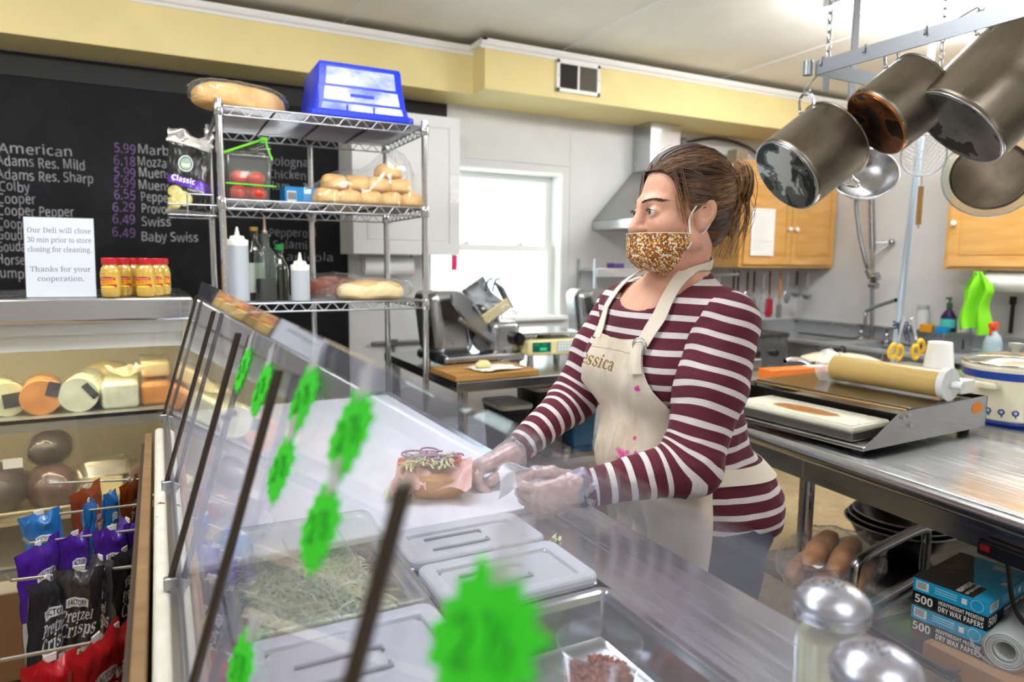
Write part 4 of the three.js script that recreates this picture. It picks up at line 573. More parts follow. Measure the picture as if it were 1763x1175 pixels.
{ // blue crate, upside down
  const y = SH[0] + 0.003, l = onZ(532, 205, 2.58), r = onZ(714, 213, 2.58), cx = (l.x + r.x) / 2, w = r.x - l.x, o = thing('storage_crate', 'blue plastic crate turned upside down on top of the wire rack', 'crate', [cx, y, -2.575 - 0.17], 0.0);
  const blue = std(0x0a2fd0, 0.4), scuffed = std(0xffffff, 0.5, 0, { map: dataTex(256, (u, v) => { const n = tile((a, b) => fbm(a * 5, b * 9, 3, 5))(u, v), k = clamp(0.62 + n * 1.3, 0, 1); return [lerp(0.25, 0.87, k), lerp(0.33, 0.88, k), lerp(0.86, 0.97, k)]; }, { srgb: true, repeat: [2, 2] }) });
  const d = 0.36, H = 0.205, bw = w - 0.03, bd = d - 0.03;
  M('crate_body', muv(rrLoft(bw, bd, 0.03, [[0.0, 0.02], [0.008, 0.055], [0.012, 0.057], [0.02, 0.115], [0.024, 0.117], [0.03, H - 0.012], [0.034, H - 0.003], [0.042, H]], true, 8)), blue, o);
  M('rim', muv(rrLoft(w, d, 0.035, [[0.02, 0.0], [0.003, 0.0], [0.0, 0.004], [0.0, 0.02], [0.003, 0.024], [0.02, 0.024]], false, 8)), blue, o);
  const pan = (y0, y1, i0, i1) => M('label_panel', muv(sheet(8, 3, (u, v) => { const hw = bw / 2 - lerp(i0, i1, v) - 0.028; return V(lerp(-hw, hw, u), lerp(y0, y1, v), bd / 2 - lerp(i0, i1, v) + 0.0015); })), scuffed, o, 'whitish scuffed side panel');
  pan(0.028, 0.053, 0.002, 0.0075); pan(0.063, 0.112, 0.0125, 0.0195); pan(0.123, H - 0.02, 0.0245, 0.0295);
  M('rib', muv(cat(rb(0.006, 0.028, 0.008, 0.002, -0.06, 0.036, bd / 2 - 0.001), rb(0.006, 0.028, 0.008, 0.002, 0.04, 0.036, bd / 2 - 0.001), rb(0.09, 0.016, 0.002, 0.001, 0.0, 0.085, bd / 2 - 0.0145))), blue, o);
}
{ // middle shelf
  const y = SH[1] + 0.0035, p = onZ(425, 345, 2.72), o = thing('tomato_bag', 'clear tub of tomatoes with a bright green zip strip on the middle shelf', 'container', [0.31, y, -2.72]);
  M('tub_wall', muv(rrLoft(0.16, 0.13, 0.02, [[0.012, 0.001], [0.0, 0.16], [0.002, 0.165]], false)), clear(0xf4f7f4, 0.06, { transmission: 0.94 }), o);
  const gm = std(0x62c81e, 0.4); M('green_strip', rod([-0.08, 0.06, 0.067], [0.09, 0.056, 0.067], 0.0035, 6), gm, o, 'bright green band'); M('green_zip', cat(rod([-0.085, 0.165, 0.06], [0.055, 0.225, 0.05], 0.005, 6), rod([0.055, 0.228, 0.05], [0.078, 0.15, 0.066], 0.004, 6), bx(0.022, 0.022, 0.003, 0.055, 0.222, 0.05)), gm, o, 'bright green zip closure');
  M('bag_film', muv(sheet(14, 10, (u, v) => V(lerp(-0.09, 0.075, u), 0.16 + v * (0.015 + 0.055 * u) + 0.004 * noise(u * 6, v * 6, 2), 0.062 - v * 0.03 * (1 - 0.4 * u) + 0.008 * noise(u * 5, v * 5, 3)))), bagFilm, o);
  const tm = std(0xc9351c, 0.25); [[-0.035, 0.036, 0.02], [0.03, 0.034, 0.028], [0.0, 0.035, -0.03], [-0.03, 0.09, 0.0], [0.028, 0.088, 0.01]].forEach(([x, h, z], i) => { const t = thing('tomato', ['red tomato at the outer corner of the clear tub', 'red tomato beside the blue box end of the tub', 'red tomato at the back of the clear tub', 'red tomato stacked on the others by the rack post', 'red tomato stacked on the others toward the blue box'][i], 'tomato', [0.31 + x, y + h - 0.031, -2.72 + z], i, 'tomatoes in the clear tub'); M('fruit', warp(new THREE.SphereGeometry(0.032, 22, 16), (v) => { const a = Math.atan2(v.z, v.x); v.y = v.y * 0.86 + 0.0285 - 0.006 * Math.exp(-(v.x * v.x + v.z * v.z) / 0.0001) * Math.sign(v.y); v.x *= 1 + 0.03 * Math.cos(5 * a); v.z *= 1 + 0.03 * Math.cos(5 * a); }), tm, t); M('calyx', cat(...[0, 1, 2, 3, 4].map((k) => bx(0.012, 0.001, 0.003, 0.007, 0, 0).rotateY(k * 1.256).translate(0, 0.0535, 0))), std(0x3f7a28, 0.6), t); });
  const bp = onZ(487, 345, 2.78), bq = onZ(540, 345, 2.78), bo = thing('box', 'bright blue carton with a barcode behind the rolls', 'box', [(bp.x + bq.x) / 2 + 0.005, y, -2.84], 0.03);
  const bt = canvasTex(256, 128, (c, W, H) => { c.fillStyle = '#0f86c8'; c.fillRect(0, 0, W, H); c.fillStyle = '#d8dde0'; c.fillRect(14, 26, 60, 74); c.fillStyle = '#333'; for (let i = 0; i < 18; i++) c.fillRect(18 + i * 3, 34, 1 + (i * 7 % 3), 50); });
  M('carton', new THREE.BoxGeometry(0.15, 0.072, 0.1).translate(0.02, 0.0365, 0), [std(0x0f86c8, 0.5), std(0x0f86c8, 0.5), std(0x0f86c8, 0.5), std(0x0f86c8, 0.5), std(0xffffff, 0.5, 0, { map: bt }), std(0x0f86c8, 0.5)], bo); M('lid_flap', rb(0.152, 0.002, 0.102, 0.001, 0.02, 0.0738, 0), std(0x0d7ab8, 0.5), bo);
  // bag of rolls
  const rolls = [[560, 345, 2.66, 0], [600, 346, 2.64, 0], [638, 348, 2.64, 0], [672, 350, 2.65, 0], [706, 352, 2.66, 0], [566, 320, 2.68, 1], [608, 322, 2.67, 1], [648, 322, 2.67, 1], [686, 324, 2.68, 1], [664, 294, 2.7, 2]];
  const rg = muv(loafGeo(0.098, 0.12, 0.062, 0.62)), names = ['at the bag neck', 'second from the bag neck', 'in the middle', 'second from the closed end', 'at the closed end'];
  let first; rolls.forEach(([px, py, t, lv], i) => { const q = onZ(px, py, t), lab = lv === 0 ? `soft roll in the bottom row of the bag, ${names[i]}` : lv === 1 ? `soft roll in the upper row of the bag, ${['at the bag neck', 'second from the neck', 'third from the neck', 'at the closed end'][i - 5]}` : 'soft roll lying on top of all the others in the bag'; const x = lv === 0 ? 0.585 + i * 0.0815 : lv === 1 ? 0.615 + (i - 5) * 0.085 : 0.83; const r = solo('bread_roll', lab, 'bread roll', rg.clone(), crustM, [x, y + 0.001 + lv * 0.054, -2.665 - lv * 0.01], rr(-0.12, 0.12), 'bread rolls in the clear bag'); });
  const bag = solo('bread_bag', 'clear plastic bag draped around the rolls on the middle shelf', 'plastic bag', muv(cat(sheet(60, 30, (u, v) => { const x = lerp(0.5, 0.935, u), env = (0.075 + 0.1 * Math.exp(-Math.pow((u - 0.78) / 0.2, 2)) + 0.055 * smoothstep(u, 0.05, 0.3)) * smoothstep(1 - u, 0, 0.06), a = v * PI, n = 0.008 * noise(u * 14, v * 6, 2) + 0.004 * noise(u * 30, v * 14, 5); return V(x + n, y + 0.001 + Math.max(0, Math.pow(Math.sin(a), 0.7) * (env + n)), -2.67 + Math.cos(a) * (0.082 + n) * (0.45 + 0.55 * smoothstep(u, 0, 0.25))); }))), bagFilm);
}
{ // bottom shelf
  const y = SH[2] + 0.0035, ldpe = std(0xd5dee6, 0.35, 0, { transmission: 0.35, thickness: 0 }), cap = std(0xf1efe9, 0.4);
  const squeeze = (px, t, r, h, lab, fill) => { const p = onZ(px, 515, t), o = thing('squeeze_bottle', lab, 'bottle', [p.x, y, -t]); M('bottle_body', lathe([[0, 0], [r * 0.92, 0], [r, 0.005], [r, h * 0.94], [r * 0.95, h]], 32), ldpe, o, 'translucent bluish plastic'); M('cap', lathe([[r * 1.0, h - 0.004], [r * 1.02, h + 0.016], [r * 0.72, h + 0.019], [r * 0.62, h + 0.03], [r * 0.25, h + 0.032], [r * 0.2, h + 0.042], [0.003, h + 0.062], [0, h + 0.062]], 32), cap, o); if (fill) M('contents', cy(r * 0.93, r * 0.9, fill, 28, 0, fill / 2 + 0.003, 0), std(0xd9c23a, 0.3), o, 'yellow dressing'); return o; };
  squeeze(412, 2.62, 0.0365, 0.205, 'tall clear squeeze bottle by the rack post', 0); squeeze(518, 2.62, 0.0335, 0.118, 'short clear squeeze bottle with yellow dressing', 0.008);
  const gl = (c, tr, r = 0.03) => clear(c, r, { transmission: tr, ior: 1.5 });
  { const p = onZ(459, 515, 2.66), o = thing('oil_cruet', 'slim square glass cruet half full of dark vinegar with a pourer', 'bottle', [p.x, y, -2.66], 0.3); M('glass_body', muv(rrLoft(0.064, 0.064, 0.014, [[0.004, 0.0], [0, 0.004], [0, 0.165], [0.006, 0.18], [0.019, 0.2], [0.02, 0.235], [0.017, 0.236], [0.017, 0.246], [0.021, 0.247]], false)), gl(0xe4ece6, 0.94), o); M('vinegar', muv(rrLoft(0.058, 0.058, 0.012, [[0.003, 0.003], [0, 0.006], [0, 0.083], [0.01, 0.084]], true)), std(0x0e0a0a, 0.15), o, 'dark vinegar filling the lower half'); M('pour_spout', lathe([[0.011, 0.247], [0.012, 0.256], [0.006, 0.262], [0.005, 0.29], [0.0025, 0.31]], 16), std(0xa08a84, 0.3, 0.8), o); }
  { const p = onZ(441, 515, 2.73), o = thing('wine_bottle', 'dark bottle with a pale label behind the tall squeeze bottle', 'bottle', [p.x, y, -2.735]); M('glass_body', lathe([[0, 0], [0.033, 0], [0.035, 0.006], [0.035, 0.165], [0.03, 0.19], [0.015, 0.22], [0.014, 0.262]], 28), std(0x17140e, 0.12, 0, { clearcoat: 1 }), o); M('cap', cy(0.015, 0.015, 0.014, 20, 0, 0.266, 0), std(0xb8933a, 0.4, 0.5), o, 'gold cap'); M('label', lathe([[0.0355, 0.03], [0.0355, 0.14]], 28), std(0xc9cac4, 0.6), o); }
  { const p = onZ(484, 515, 2.7), o = thing('oil_bottle', 'dark green oil bottle with a green cap behind the cruet', 'bottle', [p.x, y, -2.715]); M('glass_body', lathe([[0, 0], [0.031, 0], [0.033, 0.006], [0.033, 0.11], [0.03, 0.13], [0.02, 0.15], [0.0135, 0.17], [0.0135, 0.19]], 28), std(0x1c2412, 0.1, 0, { clearcoat: 1 }), o); M('cap', cy(0.0155, 0.0155, 0.022, 20, 0, 0.2, 0), std(0x158a3c, 0.4), o, 'green screw cap'); }
  { const p = onZ(638, 514, 2.66), o = thing('bread_loaf', 'flat pale ciabatta loaf bagged on the bottom rack shelf', 'bread', [p.x, y, -2.66], 0.04); M('loaf', muv(warp(loafGeo(0.26, 0.15, 0.07, 0.6), (v) => { v.y += 0.004 * Math.sin(v.x * 45); })), crumbM, o); M('top_crust', muv(warp(loafGeo(0.255, 0.135, 0.072, 0.6), (v) => { v.y = Math.max(v.y, 0.042) + 0.0025; })), crustM, o); M('plastic_bag', muv(warp(bagAround(0.34, 0.083, 0.17, 0.006, 11), (v) => { if (v.x < -0.13) { v.y *= 0.9; v.z *= 1.0; } })), bagFilm, o); M('bag_tail', muv(sheet(20, 12, (u, v) => V(-0.15 - u * 0.07, 0.004 + (0.05 - 0.02 * u) * Math.sin(v * PI) + 0.006 * noise(u * 8, v * 8, 3), (v - 0.5) * (0.1 + 0.03 * noise(u * 6, v * 6, 7))))), bagFilm, o); }
  { const p = onZ(590, 500, 2.9), o = thing('bread_loaf', 'dark rye loaf in a clear bag at the back of the bottom shelf', 'bread', [0.66, y, -2.93], 0.1); M('loaf', muv(loafGeo(0.22, 0.12, 0.085)), std(0x8a3f1c, 0.5), o); M('plastic_bag', muv(bagAround(0.28, 0.1, 0.14, 0.006, 5)), bagFilm, o); }
}

// ---------- things on and along the back wall ----------
const panelDoor = (w, h, t, fr, mat, inset = 0.008) => muv(cat(box2(-w / 2, -w / 2 + fr, 0, h, 0, t), box2(w / 2 - fr, w / 2, 0, h, 0, t), box2(-w / 2 + fr, w / 2 - fr, 0, fr, 0, t), box2(-w / 2 + fr, w / 2 - fr, h - fr, h, 0, t), box2(-w / 2 + fr, w / 2 - fr, fr, h - fr, 0, t - inset), rb(w - 2 * fr - 0.03, h - 2 * fr - 0.03, 0.006, 0.003, 0, h / 2, t - inset + 0.001)));
{
  const o = thing('wall_cabinet', 'white painted wall cabinet behind the wire rack', 'cabinet', [1.215, 1.42, WALL_Z]), wm = std(0xe9e9e8, 0.45);
  M('cabinet_body', muv(box2(-0.3, 0.3, 0, 0.745, 0, 0.28)), wm, o); const d = M('door', panelDoor(0.6, 0.745, 0.02, 0.06, wm, 0.006), wm, o); d.position.z = 0.281;
  M('taped_plastic', muv(sheet(12, 12, (u, v) => V(0.13 + u * 0.12 + 0.01 * noise(u * 5, v * 5, 1), 0.26 + v * 0.13 + 0.01 * noise(u * 5, v * 5, 8), 0.304 + 0.004 * noise(u * 9, v * 9, 4)))), clear(0xffffff, 0.3, { transmission: 0.6, bumpMap: wrinkle, bumpScale: 0.01 }), d);
  const k = M('hinge', rb(0.012, 0.05, 0.01, 0.003, -0.3, 0.6, 0.285), MAT.zinc, o);
  solo('paper_note', 'bright pink paper note hanging under the white cabinet', 'note', sheet(2, 6, (u, v) => V((u - 0.5) * 0.036, -v * 0.085, 0.004 * Math.sin(v * 4))), std(0xf22f76, 0.6, 0, { side: THREE.DoubleSide }), [1.487, 1.419, -3.585]);
  const r = thing('paper_towel_roll', 'white paper towel roll mounted under the white cabinet', 'paper towel', [1.135, 1.352, -3.7]); M('roll', cat(cy(0.055, 0.055, 0.27, 32, 0, 0, 0, 0, 0, PI / 2), tor(0.053, 0.003, 0.136, 0, 0, 0, PI / 2)), std(0xf3f2ee, 0.8), r); M('core', cy(0.02, 0.02, 0.272, 20, 0, 0, 0, 0, 0, PI / 2), std(0xb79a72, 0.8), r); M('holder', cat(rb(0.006, 0.1, 0.05, 0.002, -0.142, 0.02, 0), rb(0.006, 0.1, 0.05, 0.002, 0.142, 0.02, 0), cy(0.008, 0.008, 0.29, 12, 0, 0, 0, 0, 0, PI / 2)), std(0xd8d8d6, 0.4), r);
  const c = onZ(640, 592, 3.85), e = onZ(735, 588, 3.85), w = thing('wall_conduit', 'thin grey conduit with a junction clip low on the back wall', 'conduit', [c.x, c.y, WALL_Z + 0.02]); M('pipe', cat(rod([0, 0, 0], [0.75, 0, 0], 0.011, 10), rod([0.13, 0, 0], [0.13, -0.3, 0], 0.011, 10)), std(0x7c7d80, 0.5, 0.3), w); M('junction_clip', rb(0.05, 0.04, 0.03, 0.006, 0.13, 0.0, 0), std(0x5c5d60, 0.5), w);
}
{ // slicer table
  const o = thing('slicer_table', 'narrow steel table under the meat slicers', 'table', [1.9, 0, -3.0]), x0 = 1.05 - 1.9, x1 = 2.75 - 1.9, z0 = -2.5 + 3.0, z1 = -3.5 + 3.0;
  M('table_top', muv(cat(rb(x1 - x0, 0.045, z0 - z1, 0.006, (x0 + x1) / 2, 0.8775, (z0 + z1) / 2))), MAT.steel, o);
  for (const [x, z] of [[x0 + 0.05, z0 - 0.06], [x1 - 0.05, z0 - 0.06], [x0 + 0.05, z1 + 0.06], [x1 - 0.05, z1 + 0.06]]) M('leg', cy(0.02, 0.018, 0.86, 14, x, 0.43, z), MAT.steelDark, o);
  M('undershelf', muv(box2(x0 + 0.03, x1 - 0.03, 0.5, 0.52, z1 + 0.03, z0 - 0.05)), MAT.steelDark, o);
  const bin = (px, w, h, c, lab, z = -2.72, label) => { const p = onZ(px, 740, -z), b = thing('storage_bin', lab, 'bin', [p.x, 0.521, z]); M('tub', muv(rrLoft(w, 0.22, 0.03, [[0.015, 0.001], [0, h - 0.02], [-0.003, h - 0.018], [-0.003, h]], true)), std(c, 0.35), b); M('lid', muv(rrLoft(w + 0.014, 0.235, 0.03, [[0, h - 0.004], [0, h + 0.012], [0.005, h + 0.015], [0.02, h + 0.015]], true)), std(0xcfcfc8, 0.4), b); if (label) { const t = canvasTex(128, 200, (q, W, H) => { q.fillStyle = '#d9e012'; q.fillRect(0, 0, W, H); q.fillStyle = '#3c3f10'; q.beginPath(); q.arc(64, 40, 24, 0, 7); q.fill(); for (let i = 0; i < 7; i++) q.fillRect(20, 84 + i * 14, 60 + (i * 37 % 30), 5); }); M('yellow_label', new THREE.PlaneGeometry(0.085, 0.125).translate(0, h * 0.52, 0.111), std(0xffffff, 0.5, 0, { map: t }), b); } };
  bin(930, 0.16, 0.29, 0x1b1c1c, 'black bin with a yellow hazard label under the slicer table', -2.72, true); bin(872, 0.15, 0.22, 0x1a1d26, 'plain black bin under the slicer table', -2.72); bin(988, 0.14, 0.24, 0x28506e, 'blue bin under the slicer table', -2.74);
}
{ // wooden board, cheese, paper
  const y = 0.9005, o = thing('wooden_board', 'slatted wooden cutting board in front of the meat slicer', 'cutting board', [1.235, y, -2.64], 0.02), wm = std(0xffffff, 0.6, 0, { map: woodTex('#c59553', '#9a6c34') });
  for (let i = 0; i < 7; i++) M('board_strip', muv(rb(0.39, 0.026 + (i % 2) * 0.001, 0.0375, 0.004, 0, 0.0135, -0.12 + i * 0.04)), wm, o);
  solo('deli_paper', 'creased white deli paper lying on the wooden board', 'paper', slab(12, 12, (u, v) => V((u - 0.5) * 0.2, 0.003 + 0.008 * Math.abs(noise(u * 4, v * 4, 2)), (v - 0.5) * 0.16), 0.001), std(0xf0efec, 0.7), [1.26, y + 0.0275, -2.6], 0.2);
  const c = thing('cheese_piece', 'small pale cheese piece on the deli paper', 'cheese', [1.21, y + 0.0375, -2.6]); M('cheese_body', muv(warp(new THREE.SphereGeometry(0.03, 18, 12), (v) => { v.y = Math.max(-0.012, v.y) * 0.7 + 0.0085; v.x *= 1.2; v.y += 0.003 * noise(v.x * 90, v.z * 90, 2); })), std(0xe4dc9a, 0.5), c);
}
{ // slicers
  const cast = std(0xb9bbbf, 0.5, 1, { roughnessMap: smudge }), plate = std(0x8a8c90, 0.42, 1), creamM = std(0xd9cf9d, 0.45);
  const make = (lab, p, ry) => {
    const o = thing('meat_slicer', lab, 'meat slicer', p, ry);
    M('base', muv(cat(rb(0.42, 0.05, 0.34, 0.02, 0, 0.04, 0), ...[[-0.17, -0.13], [0.17, -0.13], [-0.17, 0.13], [0.17, 0.13]].map(([x, z]) => cy(0.018, 0.02, 0.016, 14, x, 0.008, z)))), cast, o);
    M('motor_housing', muv(warp(new RoundedBoxGeometry(0.2, 0.3, 0.24, 8, 0.05).translate(-0.12, 0.2, -0.02), (v) => { if (v.y > 0.1) v.x -= (v.y - 0.1) * 0.12; })), cast, o);
    M('front_column', muv(rb(0.15, 0.16, 0.16, 0.03, 0.12, 0.125, 0.07)), cast, o);
    const pl = M('gauge_plate', muv(xf(cat(cy(0.13, 0.13, 0.012, 48).applyMatrix4(new THREE.Matrix4().makeScale(1.6, 1, 0.85)), rb(0.36, 0.02, 0.02, 0.006, 0, -0.012, 0.08)), -0.035, 0.225, 0.13, 0.8, 0, -0.66)), plate, o);
    M('blade', muv(xf(cat(cy(0.115, 0.115, 0.004, 48), cy(0.04, 0.04, 0.014, 32)), 0.03, 0.17, 0.06, 1.35, 0, -0.5)), std(0xd8dadd, 0.15, 1), o);
    const ca = M('food_carriage', muv(xf(cat(rb(0.15, 0.012, 0.2, 0.004, 0, 0, 0), rb(0.012, 0.11, 0.2, 0.004, -0.075, 0.055, 0), rb(0.15, 0.11, 0.01, 0.004, 0, 0.055, -0.1), rb(0.012, 0.13, 0.08, 0.004, 0.08, 0.05, 0.06)), 0.1, 0.26, 0.0, 0.3, 0, 0.62)), cast, o);
    M('cream_guard', muv(xf(rb(0.15, 0.05, 0.01, 0.004, 0, 0.03, 0.1), 0.1, 0.26, 0.0, 0.3, 0, 0.62)), creamM, ca);
    for (const x of [0.09, 0.13]) M('pusher_prong', tube([V(x, 0.34, -0.02), V(x + 0.012, 0.385, -0.02), V(x + 0.02, 0.4, -0.01), V(x + 0.03, 0.4, 0.0)], 0.005, 12, 8), std(0x2c4a50, 0.4), ca);
    M('arm', muv(rod([0.12, 0.17, 0.06], [0.13, 0.27, 0.02], 0.022, 16)), cast, o);
    M('index_knob', cat(cy(0.032, 0.032, 0.03, 24, 0.165, 0.125, 0.165, PI / 2), cy(0.018, 0.02, 0.02, 16, 0.165, 0.125, 0.187, PI / 2)), MAT.blackGloss, o); M('switch_knob', cy(0.014, 0.014, 0.02, 16, 0.12, 0.075, 0.158, PI / 2), MAT.zinc, o);
    M('plastic_cover', muv(warp(new THREE.SphereGeometry(0.055, 24, 16), (v) => { v.y *= 1.3; const n = 0.012 * noise(v.x * 50, v.y * 50, v.z * 50); v.x += n + 0.13; v.y += 0.24 + n; v.z += 0.09 + n; })), bagFilm, o);
    return o;
  };
  make('steel meat slicer with a black knob beside the wooden board', [1.315, 0.9005, -2.97], 0.05);
  make('second steel meat slicer past the price scale, partly behind the woman', [2.13, 0.9005, -2.93], -0.3);
}
{ // price scale
  const o = thing('price_scale', 'cream counter scale with a green lit display between the slicers', 'scale', [1.665, 0.9005, -2.86], -0.05), cm = std(0xdfd29b, 0.45);
  M('scale_body', muv(cat(rb(0.3, 0.075, 0.24, 0.015, 0, 0.085, 0))), cm, o); for (const x of [-0.11, 0.11]) M('foot', cy(0.014, 0.018, 0.05, 14, x, 0.025, 0.06), MAT.zinc, o); M('foot', cat(cy(0.014, 0.018, 0.05, 14, -0.11, 0.025, -0.09)), MAT.zinc, o); M('foot', cat(cy(0.014, 0.018, 0.05, 14, 0.11, 0.025, -0.09)), MAT.zinc, o);
  M('platter', muv(cat(rb(0.32, 0.012, 0.25, 0.005, -0.01, 0.15, -0.02), cy(0.03, 0.04, 0.03, 20, 0, 0.13, -0.02))), MAT.steel, o);
  const dt = canvasTex(128, 64, (c, W, H) => { c.fillStyle = '#0b5a48'; c.fillRect(0, 0, W, H); c.fillStyle = '#2be0a0'; c.fillRect(50, 34, 50, 20); c.fillStyle = '#0f8b6a'; c.fillRect(10, 8, 40, 16); c.fillRect(60, 8, 40, 16); });
  M('display', bx(0.095, 0.045, 0.003, -0.08, 0.088, 0.1205), new THREE.MeshPhysicalMaterial({ color: 0x06241c, map: dt, roughness: 0.2, emissive: 0xffffff, emissiveMap: dt, emissiveIntensity: 0.6 }), o, 'green lit number display');
  const kt = canvasTex(128, 64, (c, W, H) => { c.fillStyle = '#aab8b4'; c.fillRect(0, 0, W, H); c.fillStyle = '#dfe6e2'; for (let i = 0; i < 6; i++) for (let j = 0; j < 3; j++) c.fillRect(6 + i * 20, 6 + j * 19, 15, 13); }); M('keypad', bx(0.105, 0.048, 0.003, 0.055, 0.088, 0.1205), std(0xffffff, 0.5, 0, { map: kt }), o);
}
{ // range hood and stove
  const o = thing('range_hood', 'stainless steel chimney range hood under the yellow soffit', 'range hood', [3.045, 1.6, WALL_Z + 0.002]);
  M('chimney', muv(box2(-0.125, 0.125, 0.4, 0.708, 0.0, 0.19)), MAT.steelDark, o); M('lip', muv(rb(0.89, 0.06, 0.45, 0.004, 0, 0.03, 0.227)), MAT.steel, o);
  const g = new THREE.BufferGeometry(), q = [[-0.445, 0.06, 0], [0.445, 0.06, 0], [0.445, 0.06, 0.45], [-0.445, 0.06, 0.45], [-0.125, 0.4, 0], [0.125, 0.4, 0], [0.125, 0.4, 0.19], [-0.125, 0.4, 0.19]]; g.setAttribute('position', new THREE.Float32BufferAttribute(q.flat(), 3)); g.setIndex([3, 2, 6, 3, 6, 7, 2, 1, 5, 2, 5, 6, 0, 3, 7, 0, 7, 4, 1, 0, 4, 1, 4, 5]); const g2 = g.toNonIndexed(); g2.computeVertexNormals(); M('canopy', muv(g2), std(0xa4a4a2, 0.35, 1, { roughnessMap: smudge }), o);
  const s = thing('gas_range', 'steel cooking range below the hood, mostly behind the woman', 'stove', [3.35, 0, WALL_Z + 0.01]); const sm = MAT.steelDark;
  M('oven_body', muv(box2(-0.38, 0.4, 0.08, 0.9, 0.02, 0.66)), sm, s); M('cooktop', muv(rb(0.79, 0.03, 0.66, 0.006, 0.01, 0.915, 0.34)), std(0x4a4b4d, 0.45, 0.5), s); M('back_riser', muv(cat(box2(-0.38, 0.4, 0.9, 1.3, 0, 0.02), box2(-0.38, 0.4, 1.3, 1.32, 0, 0.2))), MAT.steel, s); const d = M('oven_door', muv(rb(0.7, 0.5, 0.02, 0.005, 0.01, 0.45, 0.672)), sm, s); M('door_handle', rod([-0.28, 0.66, 0.71], [0.3, 0.66, 0.71], 0.012, 12), MAT.chrome, d); for (const x of [-0.25, -0.08, 0.1, 0.27]) M('knob', cy(0.022, 0.024, 0.03, 16, x, 0.8, 0.675, PI / 2), MAT.black, s); for (const x of [-0.2, 0.2]) for (const z of [0.2, 0.5]) M('burner_grate', cat(tor(0.08, 0.008, x, 0.945, z, PI / 2), bx(0.2, 0.012, 0.012, x, 0.943, z), bx(0.012, 0.012, 0.2, x, 0.943, z)), MAT.black, s);
  for (const x of [-0.35, 0.37]) for (const z of [0.08, 0.6]) M('foot', cy(0.02, 0.02, 0.08, 12, x, 0.04, z), MAT.black, s);
  const u = thing('steel_shelf_unit', 'small steel wall shelf with a purple packet, beside the hood', 'shelf', [2.72, 1.28, WALL_Z + 0.001]); M('upright', muv(cat(rb(0.02, 0.26, 0.02, 0.004, -0.22, 0, 0.01), rb(0.02, 0.26, 0.02, 0.004, -0.22, 0, 0.2))), MAT.zinc, u); M('shelf_board', muv(cat(rb(0.45, 0.02, 0.22, 0.004, 0, 0.06, 0.11), rb(0.45, 0.06, 0.012, 0.004, 0, 0.04, 0.22), rb(0.45, 0.02, 0.22, 0.004, 0, -0.1, 0.11))), MAT.steel, u); solo('spice_packet', 'purple spice packet lying on the small steel wall shelf', 'packet', [rb(0.1, 0.03, 0.07, 0.01, 0, 0.016, 0), rb(0.012, 0.032, 0.072, 0.004, -0.046, 0.016, 0)], std(0x5c3f86, 0.5), [2.72, 1.3515, WALL_Z + 0.12], 0.2);
}
// wall cable and junction box over the wooden cabinet
{
  const a = onZ(1178, 246, 3.82), b = onZ(1235, 240, 3.82), c = onZ(1285, 250, 3.82), d = onZ(1312, 264, 3.8), o = thing('wall_cable', 'grey cable running along the wall above the wooden cabinet', 'cable', [a.x, a.y, -3.84]); M('cable', tube([V(0, 0, 0), V(b.x - a.x, b.y - a.y + 0.01, 0), V(c.x - a.x, c.y - a.y, 0), V(d.x - a.x, d.y - a.y - 0.02, 0.02)], 0.011, 40, 8), std(0x3c3c3c, 0.6), o); M('cable_plug', rb(0.05, 0.07, 0.05, 0.01, 0, 0, 0), std(0x6f6c64, 0.5), o);
  solo('junction_box', 'small beige box resting on top of the wooden cabinet', 'box', [rb(0.11, 0.1, 0.1, 0.008, 0, 0.05, 0), rb(0.05, 0.06, 0.01, 0.004, 0, 0.05, 0.05)], std(0x9a917c, 0.6), [3.76, 2.103, -3.74]);
}
